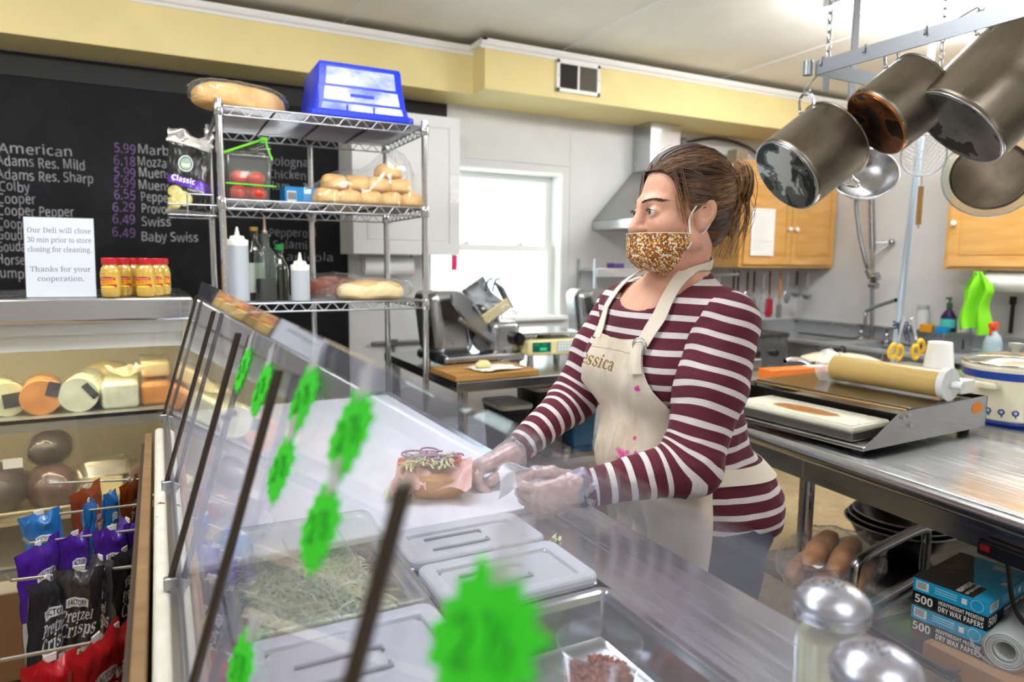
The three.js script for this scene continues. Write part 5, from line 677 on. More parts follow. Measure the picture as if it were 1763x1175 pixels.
// wooden cabinets
const maple = std(0xffffff, 0.42, 0, { map: woodTex('#e0b06a', '#c68f45'), clearcoat: 0.3, clearcoatRoughness: 0.3 });
{
  const build = (lab, p, ry, w, doors, h, tagd) => { const o = thing('kitchen_cabinet', lab, 'cabinet', p, ry); M('cabinet_body', muv(box2(-w / 2, w / 2, 0, h, 0.002, 0.3)), maple, o); M('face_frame', muv(cat(box2(-w / 2, w / 2, 0, 0.03, 0.3, 0.318), box2(-w / 2, w / 2, h - 0.03, h, 0.3, 0.318), box2(-w / 2, -w / 2 + 0.03, 0.03, h - 0.03, 0.3, 0.318), box2(w / 2 - 0.03, w / 2, 0.03, h - 0.03, 0.3, 0.318))), maple, o); const dw = (w - 0.05) / doors; for (let i = 0; i < doors; i++) { const d = M('door', panelDoor(dw - 0.006, h - 0.045, 0.02, 0.05, maple), maple, o); d.position.set(-w / 2 + 0.025 + dw * (i + 0.5), 0.022, 0.318); M('knob', lathe([[0, 0.03], [0.012, 0.028], [0.017, 0.02], [0.014, 0.012], [0.008, 0.008], [0.008, 0.0]], 20, (doors > 1 && i % 2 === 0 ? 1 : -1) * (dw / 2 - 0.035), 0.255, 0.02, PI / 2), std(0xf4f3ef, 0.3), d, 'white round knob'); if (doors > 1 && i === 0) M('hinge', rb(0.03, 0.05, 0.012, 0.004, -dw / 2 + 0.004, 0.26, 0.014), MAT.zinc, d); } return o; };
  build('light maple double-door wall cabinet with a list taped on it', [4.118, 1.362, WALL_Z], 0, 0.985, 2, 0.742);
  const q = onX(1624, 463, 4.3); build('light maple wall cabinet above the green towel and sink', [XR - 0.002, 1.362, q.z + 0.5], -PI / 2, 1.0, 1, 0.742);
  const t = canvasTex(256, 420, (c, W, H) => { c.fillStyle = '#efedea'; c.fillRect(0, 0, W, H); c.fillStyle = '#c2c0be'; c.fillRect(60, 18, 136, 6); for (let i = 0; i < 26; i++) c.fillRect(20, 44 + i * 13, 90 + (i * 53 % 110), 3); c.fillRect(16, 290, 224, 4); c.fillRect(16, 330, 224, 3); });
  const a = onZ(1296, 358, 3.53), b = onZ(1330, 441, 3.53); solo('paper_list', 'white printed list taped to the maple cabinet door', 'paper', new THREE.BoxGeometry(b.x - a.x + 0.01, a.y - b.y, 0.0015), std(0xffffff, 0.6, 0, { map: t }), [(a.x + b.x) / 2, (a.y + b.y) / 2, WALL_Z + 0.3415]);
}
{ // utensils hanging below the maple cabinet
  const rail = thing('utensil_rail', 'thin steel rail under the maple cabinet', 'rail', [4.12, 1.344, WALL_Z + 0.2]); M('rail_bar', rod([-0.47, 0, 0], [0.47, 0, 0], 0.005, 8), MAT.zinc, rail); for (const x of [-0.45, 0.45]) M('bracket', rod([x, 0, 0], [x, 0.018, 0], 0.004, 8), MAT.zinc, rail);
  const mk = (px, kind, col, len, lab) => { const p = onZ(px, 470, 3.65), o = thing('kitchen_utensil', lab, 'utensil', [p.x, 1.338, WALL_Z + 0.2 + rr(-0.03, 0.03)]), hm = std(col, 0.45, col === 0xb8babd ? 1 : 0); M('handle', cat(rb(0.018, len * 0.55, 0.01, 0.005, 0, -len * 0.3, 0), tor(0.008, 0.002, 0, -0.004, 0)), hm, o);
    const y = -len * 0.57; if (kind === 'ladle') M('bowl', cat(rod([0, y, 0], [0, y - len * 0.25, 0], 0.004, 8), warp(new THREE.SphereGeometry(0.04, 20, 10, 0, 2 * PI, PI / 2, PI / 2), (v) => { v.y += y - len * 0.27; })), MAT.zinc, o); else if (kind === 'spatula') M('blade', cat(rod([0, y, 0], [0, y - 0.05, 0], 0.005, 8), rb(0.085, 0.12, 0.006, 0.012, 0, y - 0.1, 0), rb(0.06, 0.03, 0.006, 0.01, 0, y - 0.165, 0)), std(0xa01f2c, 0.5), o); else if (kind === 'whisk') M('wires', cat(...[0, 1, 2, 3].map((k) => xf(tube([V(0, y, 0), V(0.028, y - 0.07, 0), V(0.02, y - 0.13, 0), V(0, y - 0.15, 0), V(-0.02, y - 0.13, 0), V(-0.028, y - 0.07, 0), V(0, y, 0)], 0.0016, 30, 5), 0, 0, 0, 0, k * PI / 4, 0))), MAT.zinc, o); else if (kind === 'turner') M('blade', cat(rod([0, y, 0], [0, y - 0.06, 0], 0.004, 8), rb(0.06, 0.1, 0.003, 0.004, 0, y - 0.1, 0)), MAT.zinc, o); else M('blade', warp(new THREE.SphereGeometry(0.035, 18, 12), (v) => { v.y = v.y * 1.5 + y - 0.05; v.z *= 0.25; }), MAT.zinc, o); };
  [[1268, 'turner', 0x17171a, 0.3, 'black handled turner at the wall end of the utensil rail'], [1280, 'spoon', 0x17171a, 0.28, 'black handled spoon next to the turner'], [1292, 'spoon', 0x2a2420, 0.26, 'dark brown handled spoon on the rail'], [1304, 'turner', 0x17171a, 0.28, 'short black handled turner on the rail'], [1318, 'whisk', 0xb8babd, 0.3, 'wire whisk hanging on the rail'], [1331, 'spatula', 0x5a1a22, 0.3, 'dark red spatula with a broad blade on the rail'], [1348, 'turner', 0xc4762c, 0.36, 'orange handled turner hanging lowest on the rail'], [1362, 'spoon', 0xb8babd, 0.26, 'plain steel spoon on the rail'], [1378, 'ladle', 0x17171a, 0.2, 'black handled ladle on the rail'], [1394, 'ladle', 0xb8babd, 0.22, 'steel ladle at the sink end of the rail']].forEach((a) => mk(...a));
}
// ---------- sink wall ----------
{
  const X = XR - 0.002, zA = WALL_Z + 0.01, zB = -1.55, o = thing('steel_sink', 'long stainless steel sink with backsplash below the faucet', 'sink', [XR - 0.34, 0, (zA + zB) / 2]), T = (g) => muv(g.translate(-(XR - 0.34), 0, -(zA + zB) / 2));
  const m = std(0xb9bbbe, 0.45, 0.4, { roughnessMap: brushed });
  M('backsplash', T(cat(box2(X - 0.03, X, 0.62, 0.95, zA, zB), box2(X - 0.06, X, 0.945, 0.955, zA, zB), box2(X - 0.66, X - 0.03, 0.84, 0.95, zA, zA + 0.012))), m, o);
  M('deck', T(cat(box2(X - 0.66, X - 0.58, 0.84, 0.86, zA, zB), box2(X - 0.1, X - 0.03, 0.84, 0.86, zA, zB), ...[0, 1, 2, 3].map((k) => box2(X - 0.58, X - 0.1, 0.84, 0.86, Math.max(zA, lerp(zA, zB, k / 3) - 0.06), lerp(zA, zB, k / 3) + 0.06)))), m, o);
  for (let k = 0; k < 3; k++) M('basin', rrLoft(0.48, 0.66, 0.05, [[0, 0.85], [0.0, 0.6], [0.03, 0.56]], true).translate(X - 0.34 - (XR - 0.34), 0, lerp(zA, zB, (k + 0.5) / 3) - (zA + zB) / 2), m, o);
  for (const z of [zA + 0.1, (zA + zB) / 2, zB - 0.1]) for (const x of [X - 0.6, X - 0.08]) M('leg', T(cy(0.02, 0.02, 0.84, 12, x, 0.42, z)), MAT.steelDark, o);
  const side = onX(1645, 600, 4.2), b = thing('splash_panel', 'upright steel splash panel with a dark scuff at the sink', 'splash panel', [X - 0.4, 0.861, side.z]); M('panel', muv(rb(0.3, 0.13, 0.006, 0.003, 0, 0.065, 0)), MAT.steel, b); M('dark_scuff', muv(ext([[0, 0], [0.012, 0.02], [0.006, 0.06], [-0.012, 0.07], [-0.004, 0.04], [-0.01, 0.01]], 0.001, 0, 0.05, 0.02, 0.0035)), MAT.black, b);
}
{ // pre-rinse faucet
  const F = (px, py, x = 4.5) => onX(px, py, x), base = F(1500, 588), o = thing('prerinse_faucet', 'chrome pre-rinse faucet with a spring hose on the sink wall', 'faucet', base), L = (px, py, x) => F(px, py, x).sub(base), cm = std(0xa8abb0, 0.16, 1);
  M('wall_flange', cat(...[[1482, 584], [1526, 590]].map(([a, b]) => { const p = L(a, b, 4.5); return cat(rod(p, p.clone().add(V(0.1, 0, 0)), 0.018, 14), new THREE.SphereGeometry(0.03, 16, 12).translate(p.x, p.y, p.z)); }), rod(L(1482, 584), L(1526, 590), 0.018, 14)), cm, o); for (const [a, b] of [[1482, 572], [1526, 578]]) { const p = L(a, b, 4.44); M('valve_handle', cat(rod(p, p.clone().add(V(0, 0.05, 0)), 0.01, 10), rod(p.clone().add(V(0, 0.05, -0.035)), p.clone().add(V(0, 0.05, 0.035)), 0.008, 10), new THREE.SphereGeometry(0.022, 14, 10).translate(p.x, p.y, p.z)), cm, o); }
  M('riser', rod(L(1501, 588), L(1502, 430), 0.014, 12), cm, o); const coil = []; for (let i = 0; i <= 160; i++) { const u = i / 160, c = L(lerp(1502, 1500, u), lerp(430, 338, u)); coil.push(V(c.x + 0.02 * Math.cos(i * 0.9), c.y, c.z + 0.02 * Math.sin(i * 0.9))); } M('spring', cat(tube(coil, 0.005, 640, 5), rod(L(1502, 430), L(1500, 338), 0.012, 10)), cm, o);
  M('hose', tube([L(1500, 338), L(1493, 322), L(1480, 325, 4.4), L(1474, 350, 4.4), L(1480, 405, 4.4), L(1490, 450, 4.4), L(1496, 470, 4.42)], 0.013, 40, 8), std(0x6c6e72, 0.35, 0.8), o); M('spray_head', cat(rod(L(1494, 465, 4.42), L(1502, 478, 4.42), 0.024, 14, 0.03), rod(L(1503, 478, 4.42), L(1512, 476, 4.42), 0.03, 14), rod(L(1498, 490, 4.42), L(1510, 492, 4.42), 0.026, 14)), cm, o);
  M('wall_bracket', cat(rod(L(1502, 419), L(1535, 417, 4.58), 0.008, 8), rod(L(1504, 440), L(1533, 418, 4.58), 0.006, 8), new THREE.SphereGeometry(0.022, 14, 10).translate(...L(1535, 417, 4.58).toArray())), cm, o); M('swing_spout', tube([L(1490, 565), L(1490, 545), L(1494, 535), L(1515, 526, 4.35), L(1543, 517, 4.2)], 0.013, 30, 10), cm, o);
}
{ // things on the splash ledge and hanging by the sink
  const Y = 0.956, at = (px) => { const p = onX(px, 560, 4.57); return [4.57, Y, p.z]; };
  const bottle = (px, prof, c, lab, extra, x = 4.575) => { const p = at(px), o = thing('soap_bottle', lab, 'bottle', [x, Y, p[2]]); M('bottle_body', warp(lathe(prof, 28), (v) => { v.x *= 0.75; }), std(c, 0.35), o); extra(o); };
  bottle(1586, [[0, 0], [0.04, 0], [0.043, 0.006], [0.043, 0.12], [0.03, 0.14], [0.03, 0.142]], 0xdcdfe2, 'white plastic tub on the sink ledge', (o) => M('cap', cy(0.034, 0.034, 0.025, 24, 0, 0.1545, 0), std(0xb9c0c6, 0.4), o));
  bottle(1631, [[0, 0], [0.042, 0], [0.046, 0.01], [0.046, 0.1], [0.028, 0.13], [0.014, 0.145], [0.014, 0.16]], 0x3a2060, 'purple dish soap bottle with a green pump', (o) => { M('label', warp(lathe([[0.047, 0.03], [0.047, 0.085]], 28), (v) => { v.x *= 0.76; }), std(0x57e0d0, 0.5), o); M('pump', cat(cy(0.016, 0.016, 0.03, 16, 0, 0.175, 0), cy(0.006, 0.006, 0.03, 10, 0, 0.2, 0), rb(0.045, 0.012, 0.02, 0.004, -0.012, 0.22, 0)), std(0x2f7a44, 0.4), o); });
  bottle(1658, [[0, 0], [0.035, 0], [0.037, 0.005], [0.037, 0.09], [0.022, 0.105], [0.022, 0.106]], 0xd9dadb, 'small white bottle with a red cap behind the green towel', (o) => M('cap', cy(0.024, 0.024, 0.02, 20, 0, 0.116, 0), std(0xd84a3a, 0.4), o));
  const c = onX(1606, 584, 4.5), k = thing('sponge_caddy', 'steel cup holding sponges on the sink backsplash', 'caddy', [4.52, 0.86, c.z]); M('cup', rrLoft(0.1, 0.22, 0.03, [[0.01, 0.0], [0, 0.01], [0, 0.09], [0.003, 0.09]], false), MAT.steel, k); M('hook', rb(0.004, 0.12, 0.06, 0.001, 0.05, 0.05, 0), MAT.steel, k);
  solo('sponge', 'yellow-orange sponge standing in the steel cup', 'sponge', muv(rb(0.05, 0.13, 0.085, 0.014, 0, 0.065, 0)), std(0xe09a20, 0.9), [4.52, 0.87, c.z - 0.055]); solo('sponge', 'bright blue scrubbing sponge in the steel cup', 'sponge', muv(rb(0.05, 0.12, 0.1, 0.03, 0, 0.06, 0)), std(0x1b8fd2, 0.9), [4.52, 0.873, c.z + 0.045]); solo('sponge', 'flat tan sponge lying across the sponge cup', 'sponge', muv(rb(0.06, 0.03, 0.12, 0.008, 0, 0.015, 0)), std(0xcf9a50, 0.9), [4.575, 0.957, c.z - 0.0]);
  // green towel
  const tp = onX(1683, 475, 4.28), tg = std(0x7fd51c, 0.85, 0, { sheen: 0.5, side: THREE.DoubleSide }); const tw = thing('hand_towel', 'lime green towel hanging from the maple cabinet by the sink', 'towel', [4.28, 1.355, tp.z]); M('towel_cloth', slab(26, 24, (u, v) => { const w = lerp(0.05, 0.17, smoothstep(v, 0, 0.35)) * (1 + 0.12 * Math.sin(v * 9)), f = 0.03 * Math.sin(u * 12 + v * 2) * smoothstep(v, 0, 0.3); return V(f, -v * 0.36 + 0.05 * Math.sin(u * PI) * v * (u > 0.5 ? -0.4 : 0.5), (u - 0.5) * w + 0.01 * Math.sin(v * 7)); }, 0.004), tg, tw); M('hook', tube([V(0, 0.006, 0), V(0, -0.01, 0), V(-0.012, -0.02, 0), V(-0.02, -0.008, 0)], 0.003, 12, 6), MAT.zinc, tw);
  const rp = onX(1702, 487, 4.36), r = thing('paper_towel_roll', 'white paper towel roll under the maple cabinet by the sink', 'paper towel', [4.36, 1.295, rp.z + 0.14]); M('roll', cat(cy(0.057, 0.057, 0.28, 32, 0, 0, 0, PI / 2)), std(0xf3f2ee, 0.8), r); M('holder', cat(rb(0.05, 0.11, 0.006, 0.002, 0, 0.012, -0.147), rb(0.05, 0.11, 0.006, 0.002, 0, 0.012, 0.147), cy(0.01, 0.01, 0.3, 12, 0, 0, 0, PI / 2)), std(0xd8d8d6, 0.4), r);
  const s = onX(1708, 608, 4.05), sb = thing('spray_bottle', 'clear spray bottle of blue cleaner with an orange trigger', 'spray bottle', [4.05, 0.861, s.z]); M('bottle_body', lathe([[0, 0], [0.042, 0], [0.045, 0.008], [0.045, 0.1], [0.036, 0.14], [0.016, 0.165], [0.016, 0.18]], 28), std(0xcfe4ea, 0.3, 0, { transmission: 0.45, thickness: 0 }), sb); M('cleaner', cy(0.042, 0.04, 0.07, 28, 0, 0.038, 0), std(0x6fb6c4, 0.2), sb, 'blue cleaning liquid'); M('trigger_head', cat(rb(0.07, 0.028, 0.022, 0.006, -0.01, 0.205, 0), cy(0.018, 0.018, 0.025, 16, 0, 0.188, 0), rb(0.01, 0.05, 0.014, 0.004, -0.032, 0.175, 0)), std(0xe5502a, 0.4), sb);
  const br = onX(1727, 560, 4.5), bb = thing('scrub_brush', 'black scrub brush hanging on the sink wall', 'brush', [4.6, 0.98, br.z]); M('handle', rb(0.02, 0.2, 0.022, 0.008, -0.012, 0.1, 0), MAT.black, bb); M('bristles', rb(0.03, 0.05, 0.03, 0.006, -0.016, 0.2, 0), std(0x2a2a2e, 0.9), bb);
}

// ---------- steel worktable ----------
const TT = 0.90, tabX = (t) => 1.386 + 0.101 * t;
{
  const o = thing('steel_worktable', 'stainless steel worktable with a rolled edge, holding the wrapping machine', 'table', [1.386, 0, 0], -0.1007), L0 = 0.5, L1 = -2.3, W = 1.75;
  M('table_top', muv(box2(0.02, W, TT - 0.03, TT, L1, L0)), MAT.steelB, o);
  M('rolled_edge', muv(cat(rod([0.02, TT - 0.022, L1], [0.02, TT - 0.022, L0], 0.022, 20), rod([0.02, TT - 0.022, L1], [W, TT - 0.022, L1], 0.022, 16))), MAT.steel, o);
  M('apron_beam', muv(cat(box2(0.1, 0.14, TT - 0.13, TT - 0.03, L1 + 0.1, L0), box2(W - 0.14, W - 0.1, TT - 0.13, TT - 0.03, L1 + 0.1, L0))), MAT.steel, o);
  for (const x of [0.12, W - 0.1]) for (const z of [-1.45 - 0.75, -1.32, -0.2, 0.42]) M('leg', cy(0.021, 0.02, TT - 0.03, 16, x, (TT - 0.03) / 2, z), MAT.steelDark, o);
  M('undershelf', muv(cat(box2(0.06, W - 0.1, 0.49, 0.505, -1.44, L0), box2(0.06, 0.075, 0.46, 0.505, -1.44, L0))), MAT.steel, o);
  M('outlet_strip', muv(rb(0.03, 0.035, 0.16, 0.006, 0.085, TT - 0.115, -0.72)), std(0x1a1a2a, 0.4), o, 'dark power strip with a red switch'); M('red_switch', rb(0.006, 0.014, 0.02, 0.002, 0.068, TT - 0.112, -0.78), std(0xb01a22, 0.4), o);
  M('cord', tube([V(0.08, TT - 0.13, -0.74), V(0.1, 0.66, -0.72), V(0.14, 0.6, -0.64), V(0.2, 0.57, -0.56)], 0.005, 30, 6), MAT.black, o);
}
{ // wrapping machine
  const p = onY(1487, 787, TT), o = thing('wrapping_machine', 'steel food wrapping machine with a stained white heat plate', 'wrapping machine', [p.x, TT, p.z], 0.04), D = 0.58, Wd = 0.52, m = std(0xc2c3c5, 0.3, 1, { roughnessMap: smudge });
  const prof = [[0, 0.014], [0.0, 0.02], [0.15, 0.1], [0.58, 0.105], [0.58, 0.014]];
  M('side_panel', muv(ext(prof, 0.004, 0.0, 0, 0, -0.004)), m, o); M('side_panel', muv(ext(prof, 0.004, 0, 0, 0, -Wd)), m, o);
  M('bottom_tray', muv(box2(0.0, D, 0.014, 0.018, -Wd + 0.004, -0.004)), MAT.steelDark, o); M('front_bar', muv(rb(0.012, 0.012, Wd, 0.004, 0.004, 0.018, -Wd / 2)), m, o); M('back_panel', muv(box2(D - 0.005, D, 0.018, 0.105, -Wd, -0.0)), m, o);
  const top = M('roll_deck', muv(cat(box2(0.2, 0.5, 0.099, 0.105, -Wd + 0.004, -0.004), rb(0.012, 0.026, Wd - 0.01, 0.004, 0.203, 0.093, -Wd / 2))), std(0x8a8682, 0.3, 1, { roughnessMap: smudge }), o); M('sealing_wire', rod([0.19, 0.098, -Wd + 0.01], [0.19, 0.098, -0.01], 0.003, 6), std(0xb08a50, 0.4, 0.8), top); M('inner_wall', muv(box2(0.24, 0.25, 0.018, 0.099, -Wd + 0.004, -0.004)), std(0x55524c, 0.4, 0.9), o);
  for (const [x, y] of [[0.155, 0.085], [0.18, 0.088], [0.19, 0.06]]) M('bolt', cy(0.006, 0.006, 0.008, 12, x, y, 0.002, PI / 2), MAT.chrome, o);
  M('plate_base', muv(rb(0.165, 0.026, 0.4, 0.004, 0.115, 0.033, -0.255)), std(0x8b8981, 0.4, 1), o);
  const burn = canvasTex(512, 256, (c, W, H) => { c.fillStyle = '#e6e3d2'; c.fillRect(0, 0, W, H); for (let i = 0; i < 260; i++) { c.fillStyle = `rgba(${rnd() < 0.5 ? '205,200,170' : '238,236,226'},0.12)`; c.beginPath(); c.ellipse(rnd() * W, rnd() * H, 30, 14, rnd() * 3, 0, 7); c.fill(); } for (let i = 0; i < 1500; i++) { const a = rnd() * 7, r = Math.pow(rnd(), 0.7); c.fillStyle = `rgba(${['176,112,32', '150,84,20', '206,150,60', '120,66,18'][i % 4]},0.11)`; c.beginPath(); c.ellipse(255 + Math.cos(a) * r * 130, 112 + Math.sin(a) * r * 62, 18, 9, 0.1, 0, 7); c.fill(); } c.fillStyle = '#5a4020'; for (const [x, y] of [[30, 240], [150, 246], [500, 235], [440, 248], [505, 60]]) { c.beginPath(); c.arc(x, y, 5, 0, 7); c.fill(); } });
  const pad = M('heat_pad', cat(sheet(4, 4, (u, v) => V(0.195 - v * 0.16, 0.0625, -0.45 + u * 0.39)), rb(0.17, 0.018, 0.4, 0.008, 0.115, 0.053, -0.255)), std(0xffffff, 0.4, 0, { map: burn }), o, 'white heat pad with a brown scorch stain'); const uvp = pad.geometry.attributes.uv; const nTop = 4 * 4 * 6; for (let i = nTop; i < uvp.count; i++) uvp.setXY(i, 0.03 + 0.1 * uvp.getX(i), 0.85 + 0.1 * uvp.getY(i));
  const fr = M('film_roll', muv(cat(rod([0.4, 0.15, -0.37], [0.4, 0.15, -0.03], 0.04, 32))), std(0xc9ab68, 0.28, 0, { clearcoat: 0.5 }), o, 'tan roll of wrapping film'); M('roll_end', muv(cat(rod([0.4, 0.15, -0.03], [0.4, 0.15, -0.012], 0.047, 28), rod([0.4, 0.15, -0.012], [0.4, 0.15, 0.02], 0.012, 12))), std(0xdde0e0, 0.35), fr); M('loose_film', muv(sheet(14, 10, (u, v) => { const a = u * 4.5 + 0.5; return V(0.4 + Math.cos(a) * (0.042 + 0.016 * v), 0.15 + Math.sin(a) * (0.042 + 0.018 * v) + 0.008 * noise(u * 8, v * 8, 2), -0.37 - v * 0.035); })), clear(0xffffff, 0.3, { transmission: 0.6 }), fr);
  M('roll_holder', muv(cat(rb(0.07, 0.04, 0.05, 0.004, 0.5, 0.135, -0.04), rb(0.07, 0.04, 0.04, 0.004, 0.5, 0.135, -0.43))), std(0xeeede8, 0.4), o, 'white roll holder block'); M('holder_rod', cat(rod([0.4, 0.15, -0.02], [0.5, 0.15, -0.04], 0.004, 8), rod([0.49, 0.15, -0.04], [0.49, 0.17, -0.04], 0.003, 8), rod([0.515, 0.15, -0.04], [0.515, 0.172, -0.04], 0.003, 8)), MAT.steelDark, o);
  M('orange_sticker', xf(cy(0.024, 0.024, 0.0008, 28), 0.525, 0.075, 0.0008, PI / 2, 0, 0).applyMatrix4(new THREE.Matrix4().makeScale(1.2, 0.7, 1)).translate(-0.105, 0.022, 0), std(0xf08a10, 0.4), o, 'round orange sticker'); for (const [x, z] of [[0.03, -0.04], [0.54, -0.04], [0.03, -Wd + 0.04], [0.54, -Wd + 0.04]]) M('foot', cy(0.014, 0.016, 0.014, 12, x, 0.007, z), MAT.black, o);
}
{ // crock with glass lid
  const o = thing('slow_cooker', 'cream slow cooker with a blue band and a glass lid', 'slow cooker', [2.36, TT, -1.15]), cm = std(0xe9e2c6, 0.25, 0, { clearcoat: 0.6 }), bm = std(0x1d3f9a, 0.3);
  M('crock_body', lathe([[0, 0.012], [0.11, 0.012], [0.118, 0.02], [0.13, 0.1], [0.133, 0.165], [0.137, 0.172], [0.137, 0.182], [0.12, 0.182]], 48), cm, o); M('blue_band', lathe([[0.1337, 0.142], [0.1347, 0.165]], 48), bm, o); M('base_ring', lathe([[0, 0], [0.112, 0], [0.114, 0.012], [0.11, 0.014]], 48), bm, o); const fl = []; for (let i = 0; i < 22; i++) { const a = i / 22 * 2 * PI; fl.push(xf(tor(0.007, 0.0022), Math.cos(a) * 0.1226, 0.045, Math.sin(a) * 0.1226, 0, PI / 2 - a, 0), xf(bx(0.003, 0.014, 0.002), Math.cos(a) * 0.1222, 0.036, Math.sin(a) * 0.1222, 0, PI / 2 - a, 0.4)); } const fm = M('blue_motif', cat(...fl), bm, o, 'ring of small blue painted flowers'); fm.userData.kind = 'stuff';
  M('glass_lid', lathe([[0.133, 0.184], [0.13, 0.188], [0.1, 0.203], [0.05, 0.214], [0, 0.217]], 48), clear(0xf4f4ee, 0.05, { transmission: 0.9 }), o); M('lid_rim', tor(0.132, 0.004, 0, 0.186, 0, PI / 2), MAT.chrome, o); M('lid_knob', lathe([[0.01, 0.216], [0.01, 0.228], [0.02, 0.236], [0.02, 0.246], [0, 0.248]], 20), clear(0xe4e6e2, 0.1, { transmission: 0.7 }), o); M('contents', cy(0.12, 0.12, 0.004, 40, 0, 0.17, 0), std(0xd9bf8a, 0.6), o);
  M('side_handle', cat(rb(0.035, 0.02, 0.07, 0.008, -0.145, 0.125, 0)), cm, o);
}
{ // cups, box, skillet, scissors pole
  const c = onY(1615, 640, TT), o = thing('paper_cup', 'stack of white paper cups turned upside down on the worktable', 'cup', [c.x, TT, c.z]); M('cup_wall', lathe([[0.06, 0], [0.062, 0.004], [0.061, 0.012], [0.06, 0.013], [0.063, 0.022], [0.061, 0.025], [0.049, 0.135], [0.047, 0.137], [0.045, 0.133], [0, 0.133]], 36), std(0xf1f0ea, 0.6), o); M('cup_rim', tor(0.061, 0.003, 0, 0.003, 0, PI / 2), std(0xf4f3ee, 0.5), o);
  const a = onY(1338, 662, TT), b = onY(1432, 655, TT), d = b.clone().sub(a), w = thing('film_box', 'long orange plastic wrap box behind the wrapping machine', 'box', [(a.x + b.x) / 2 - 0.03, TT, (a.z + b.z) / 2 - 0.02], Math.atan2(-d.z, d.x)); M('carton', rb(0.34, 0.062, 0.07, 0.004, 0, 0.031, 0), std(0xf07a1a, 0.5), w); M('white_flap', muv(cat(bx(0.1, 0.001, 0.05, 0.1, 0.0628, 0.0))), std(0xeeeae4, 0.5), w);
  const k = onY(1445, 640, TT), s = thing('skillet', 'cream covered skillet with a black lid knob on the worktable', 'skillet', [k.x, TT, k.z]); M('pan_body', lathe([[0, 0], [0.13, 0], [0.155, 0.02], [0.165, 0.05], [0.168, 0.05]], 44), MAT.black, s); M('pan_lid', lathe([[0.168, 0.052], [0.165, 0.06], [0.12, 0.075], [0.05, 0.084], [0, 0.085]], 44), std(0xe6e0c4, 0.3, 0, { clearcoat: 0.5 }), s, 'cream enamel lid'); M('lid_knob', tube([V(-0.03, 0.083, 0), V(-0.026, 0.105, 0), V(0, 0.115, 0), V(0.026, 0.105, 0), V(0.03, 0.083, 0)], 0.007, 20, 8), MAT.black, s); M('handle', cat(rod([-0.16, 0.045, 0.02], [-0.23, 0.05, 0.03], 0.013, 12)), MAT.black, s); M('handle', tube([V(-0.23, 0.05, 0.03), V(-0.3, 0.075, 0.04), V(-0.38, 0.085, 0.05), V(-0.42, 0.08, 0.055)], 0.01, 20, 8), MAT.chrome, s, 'steel handle end');
  const pb = onY(1537, 640, TT), pt = onY(1613, 8, CEIL), q = thing('support_pole', 'pale blue-grey pole leaning from worktable to ceiling', 'pole', pb); const v = pt.clone().sub(pb); M('pole', rod([0, 0.004, 0], v, 0.016, 16), std(0xa9b6c4, 0.35, 0.5), q); M('foot_plate', cy(0.03, 0.034, 0.008, 20, 0, 0.004, 0), MAT.zinc, q);
  const at = (h) => pb.clone().addScaledVector(v, h / v.y), kn = at(0.21).sub(pb); const tie = M('string_tie', cat(tor(0.019, 0.005, kn.x, kn.y, kn.z, PI / 2), tor(0.02, 0.004, kn.x, kn.y + 0.012, kn.z, PI / 2 + 0.2), tor(0.02, 0.005, kn.x, kn.y - 0.012, kn.z, PI / 2 - 0.2), ...[0, 1, 2, 3, 4, 5].map((i) => tube([V(kn.x, kn.y, kn.z + 0.02), V(kn.x + Math.cos(i) * 0.04, kn.y + 0.02 * Math.sin(i * 2), kn.z + 0.03), V(kn.x + Math.cos(i * 1.3) * 0.05, kn.y - 0.03 - 0.01 * i, kn.z + 0.03)], 0.0035, 12, 5))), std(0x4a5470, 0.8), q, 'blue-grey string knotted around the pole');
  const sc = (dx, rot, lab) => { const h = at(0.16), e = thing('scissors', lab, 'scissors', [h.x + dx, h.y, h.z + 0.04]); e.rotation.z = rot; const ym = std(0xe8b81c, 0.4); M('handle_ring', xf(new THREE.TorusGeometry(0.024, 0.008, 10, 28), -0.02, -0.055, 0.004).applyMatrix4(new THREE.Matrix4().makeScale(1, 1.25, 1)), ym, e, 'yellow finger ring'); M('handle_ring', xf(new THREE.TorusGeometry(0.024, 0.008, 10, 28), 0.03, -0.05, 0.0).applyMatrix4(new THREE.Matrix4().makeScale(1, 1.25, 1)), ym, e, 'yellow finger ring'); M('blade', cat(xf(rb(0.016, 0.11, 0.003, 0.001, 0, 0.04, 0.003), 0, 0, 0, 0, 0, 0.1), xf(rb(0.016, 0.11, 0.003, 0.001, 0, 0.04, 0), 0, 0, 0, 0, 0, -0.1)), MAT.chrome, e); M('pivot', cy(0.005, 0.005, 0.01, 10, 0, -0.005, 0.002, PI / 2), MAT.steelDark, e); };
  sc(-0.05, -0.3, 'yellow handled scissors hanging on the sink side of the pole string'); sc(0.07, 0.35, 'yellow handled scissors hanging apart from the other pair');
}
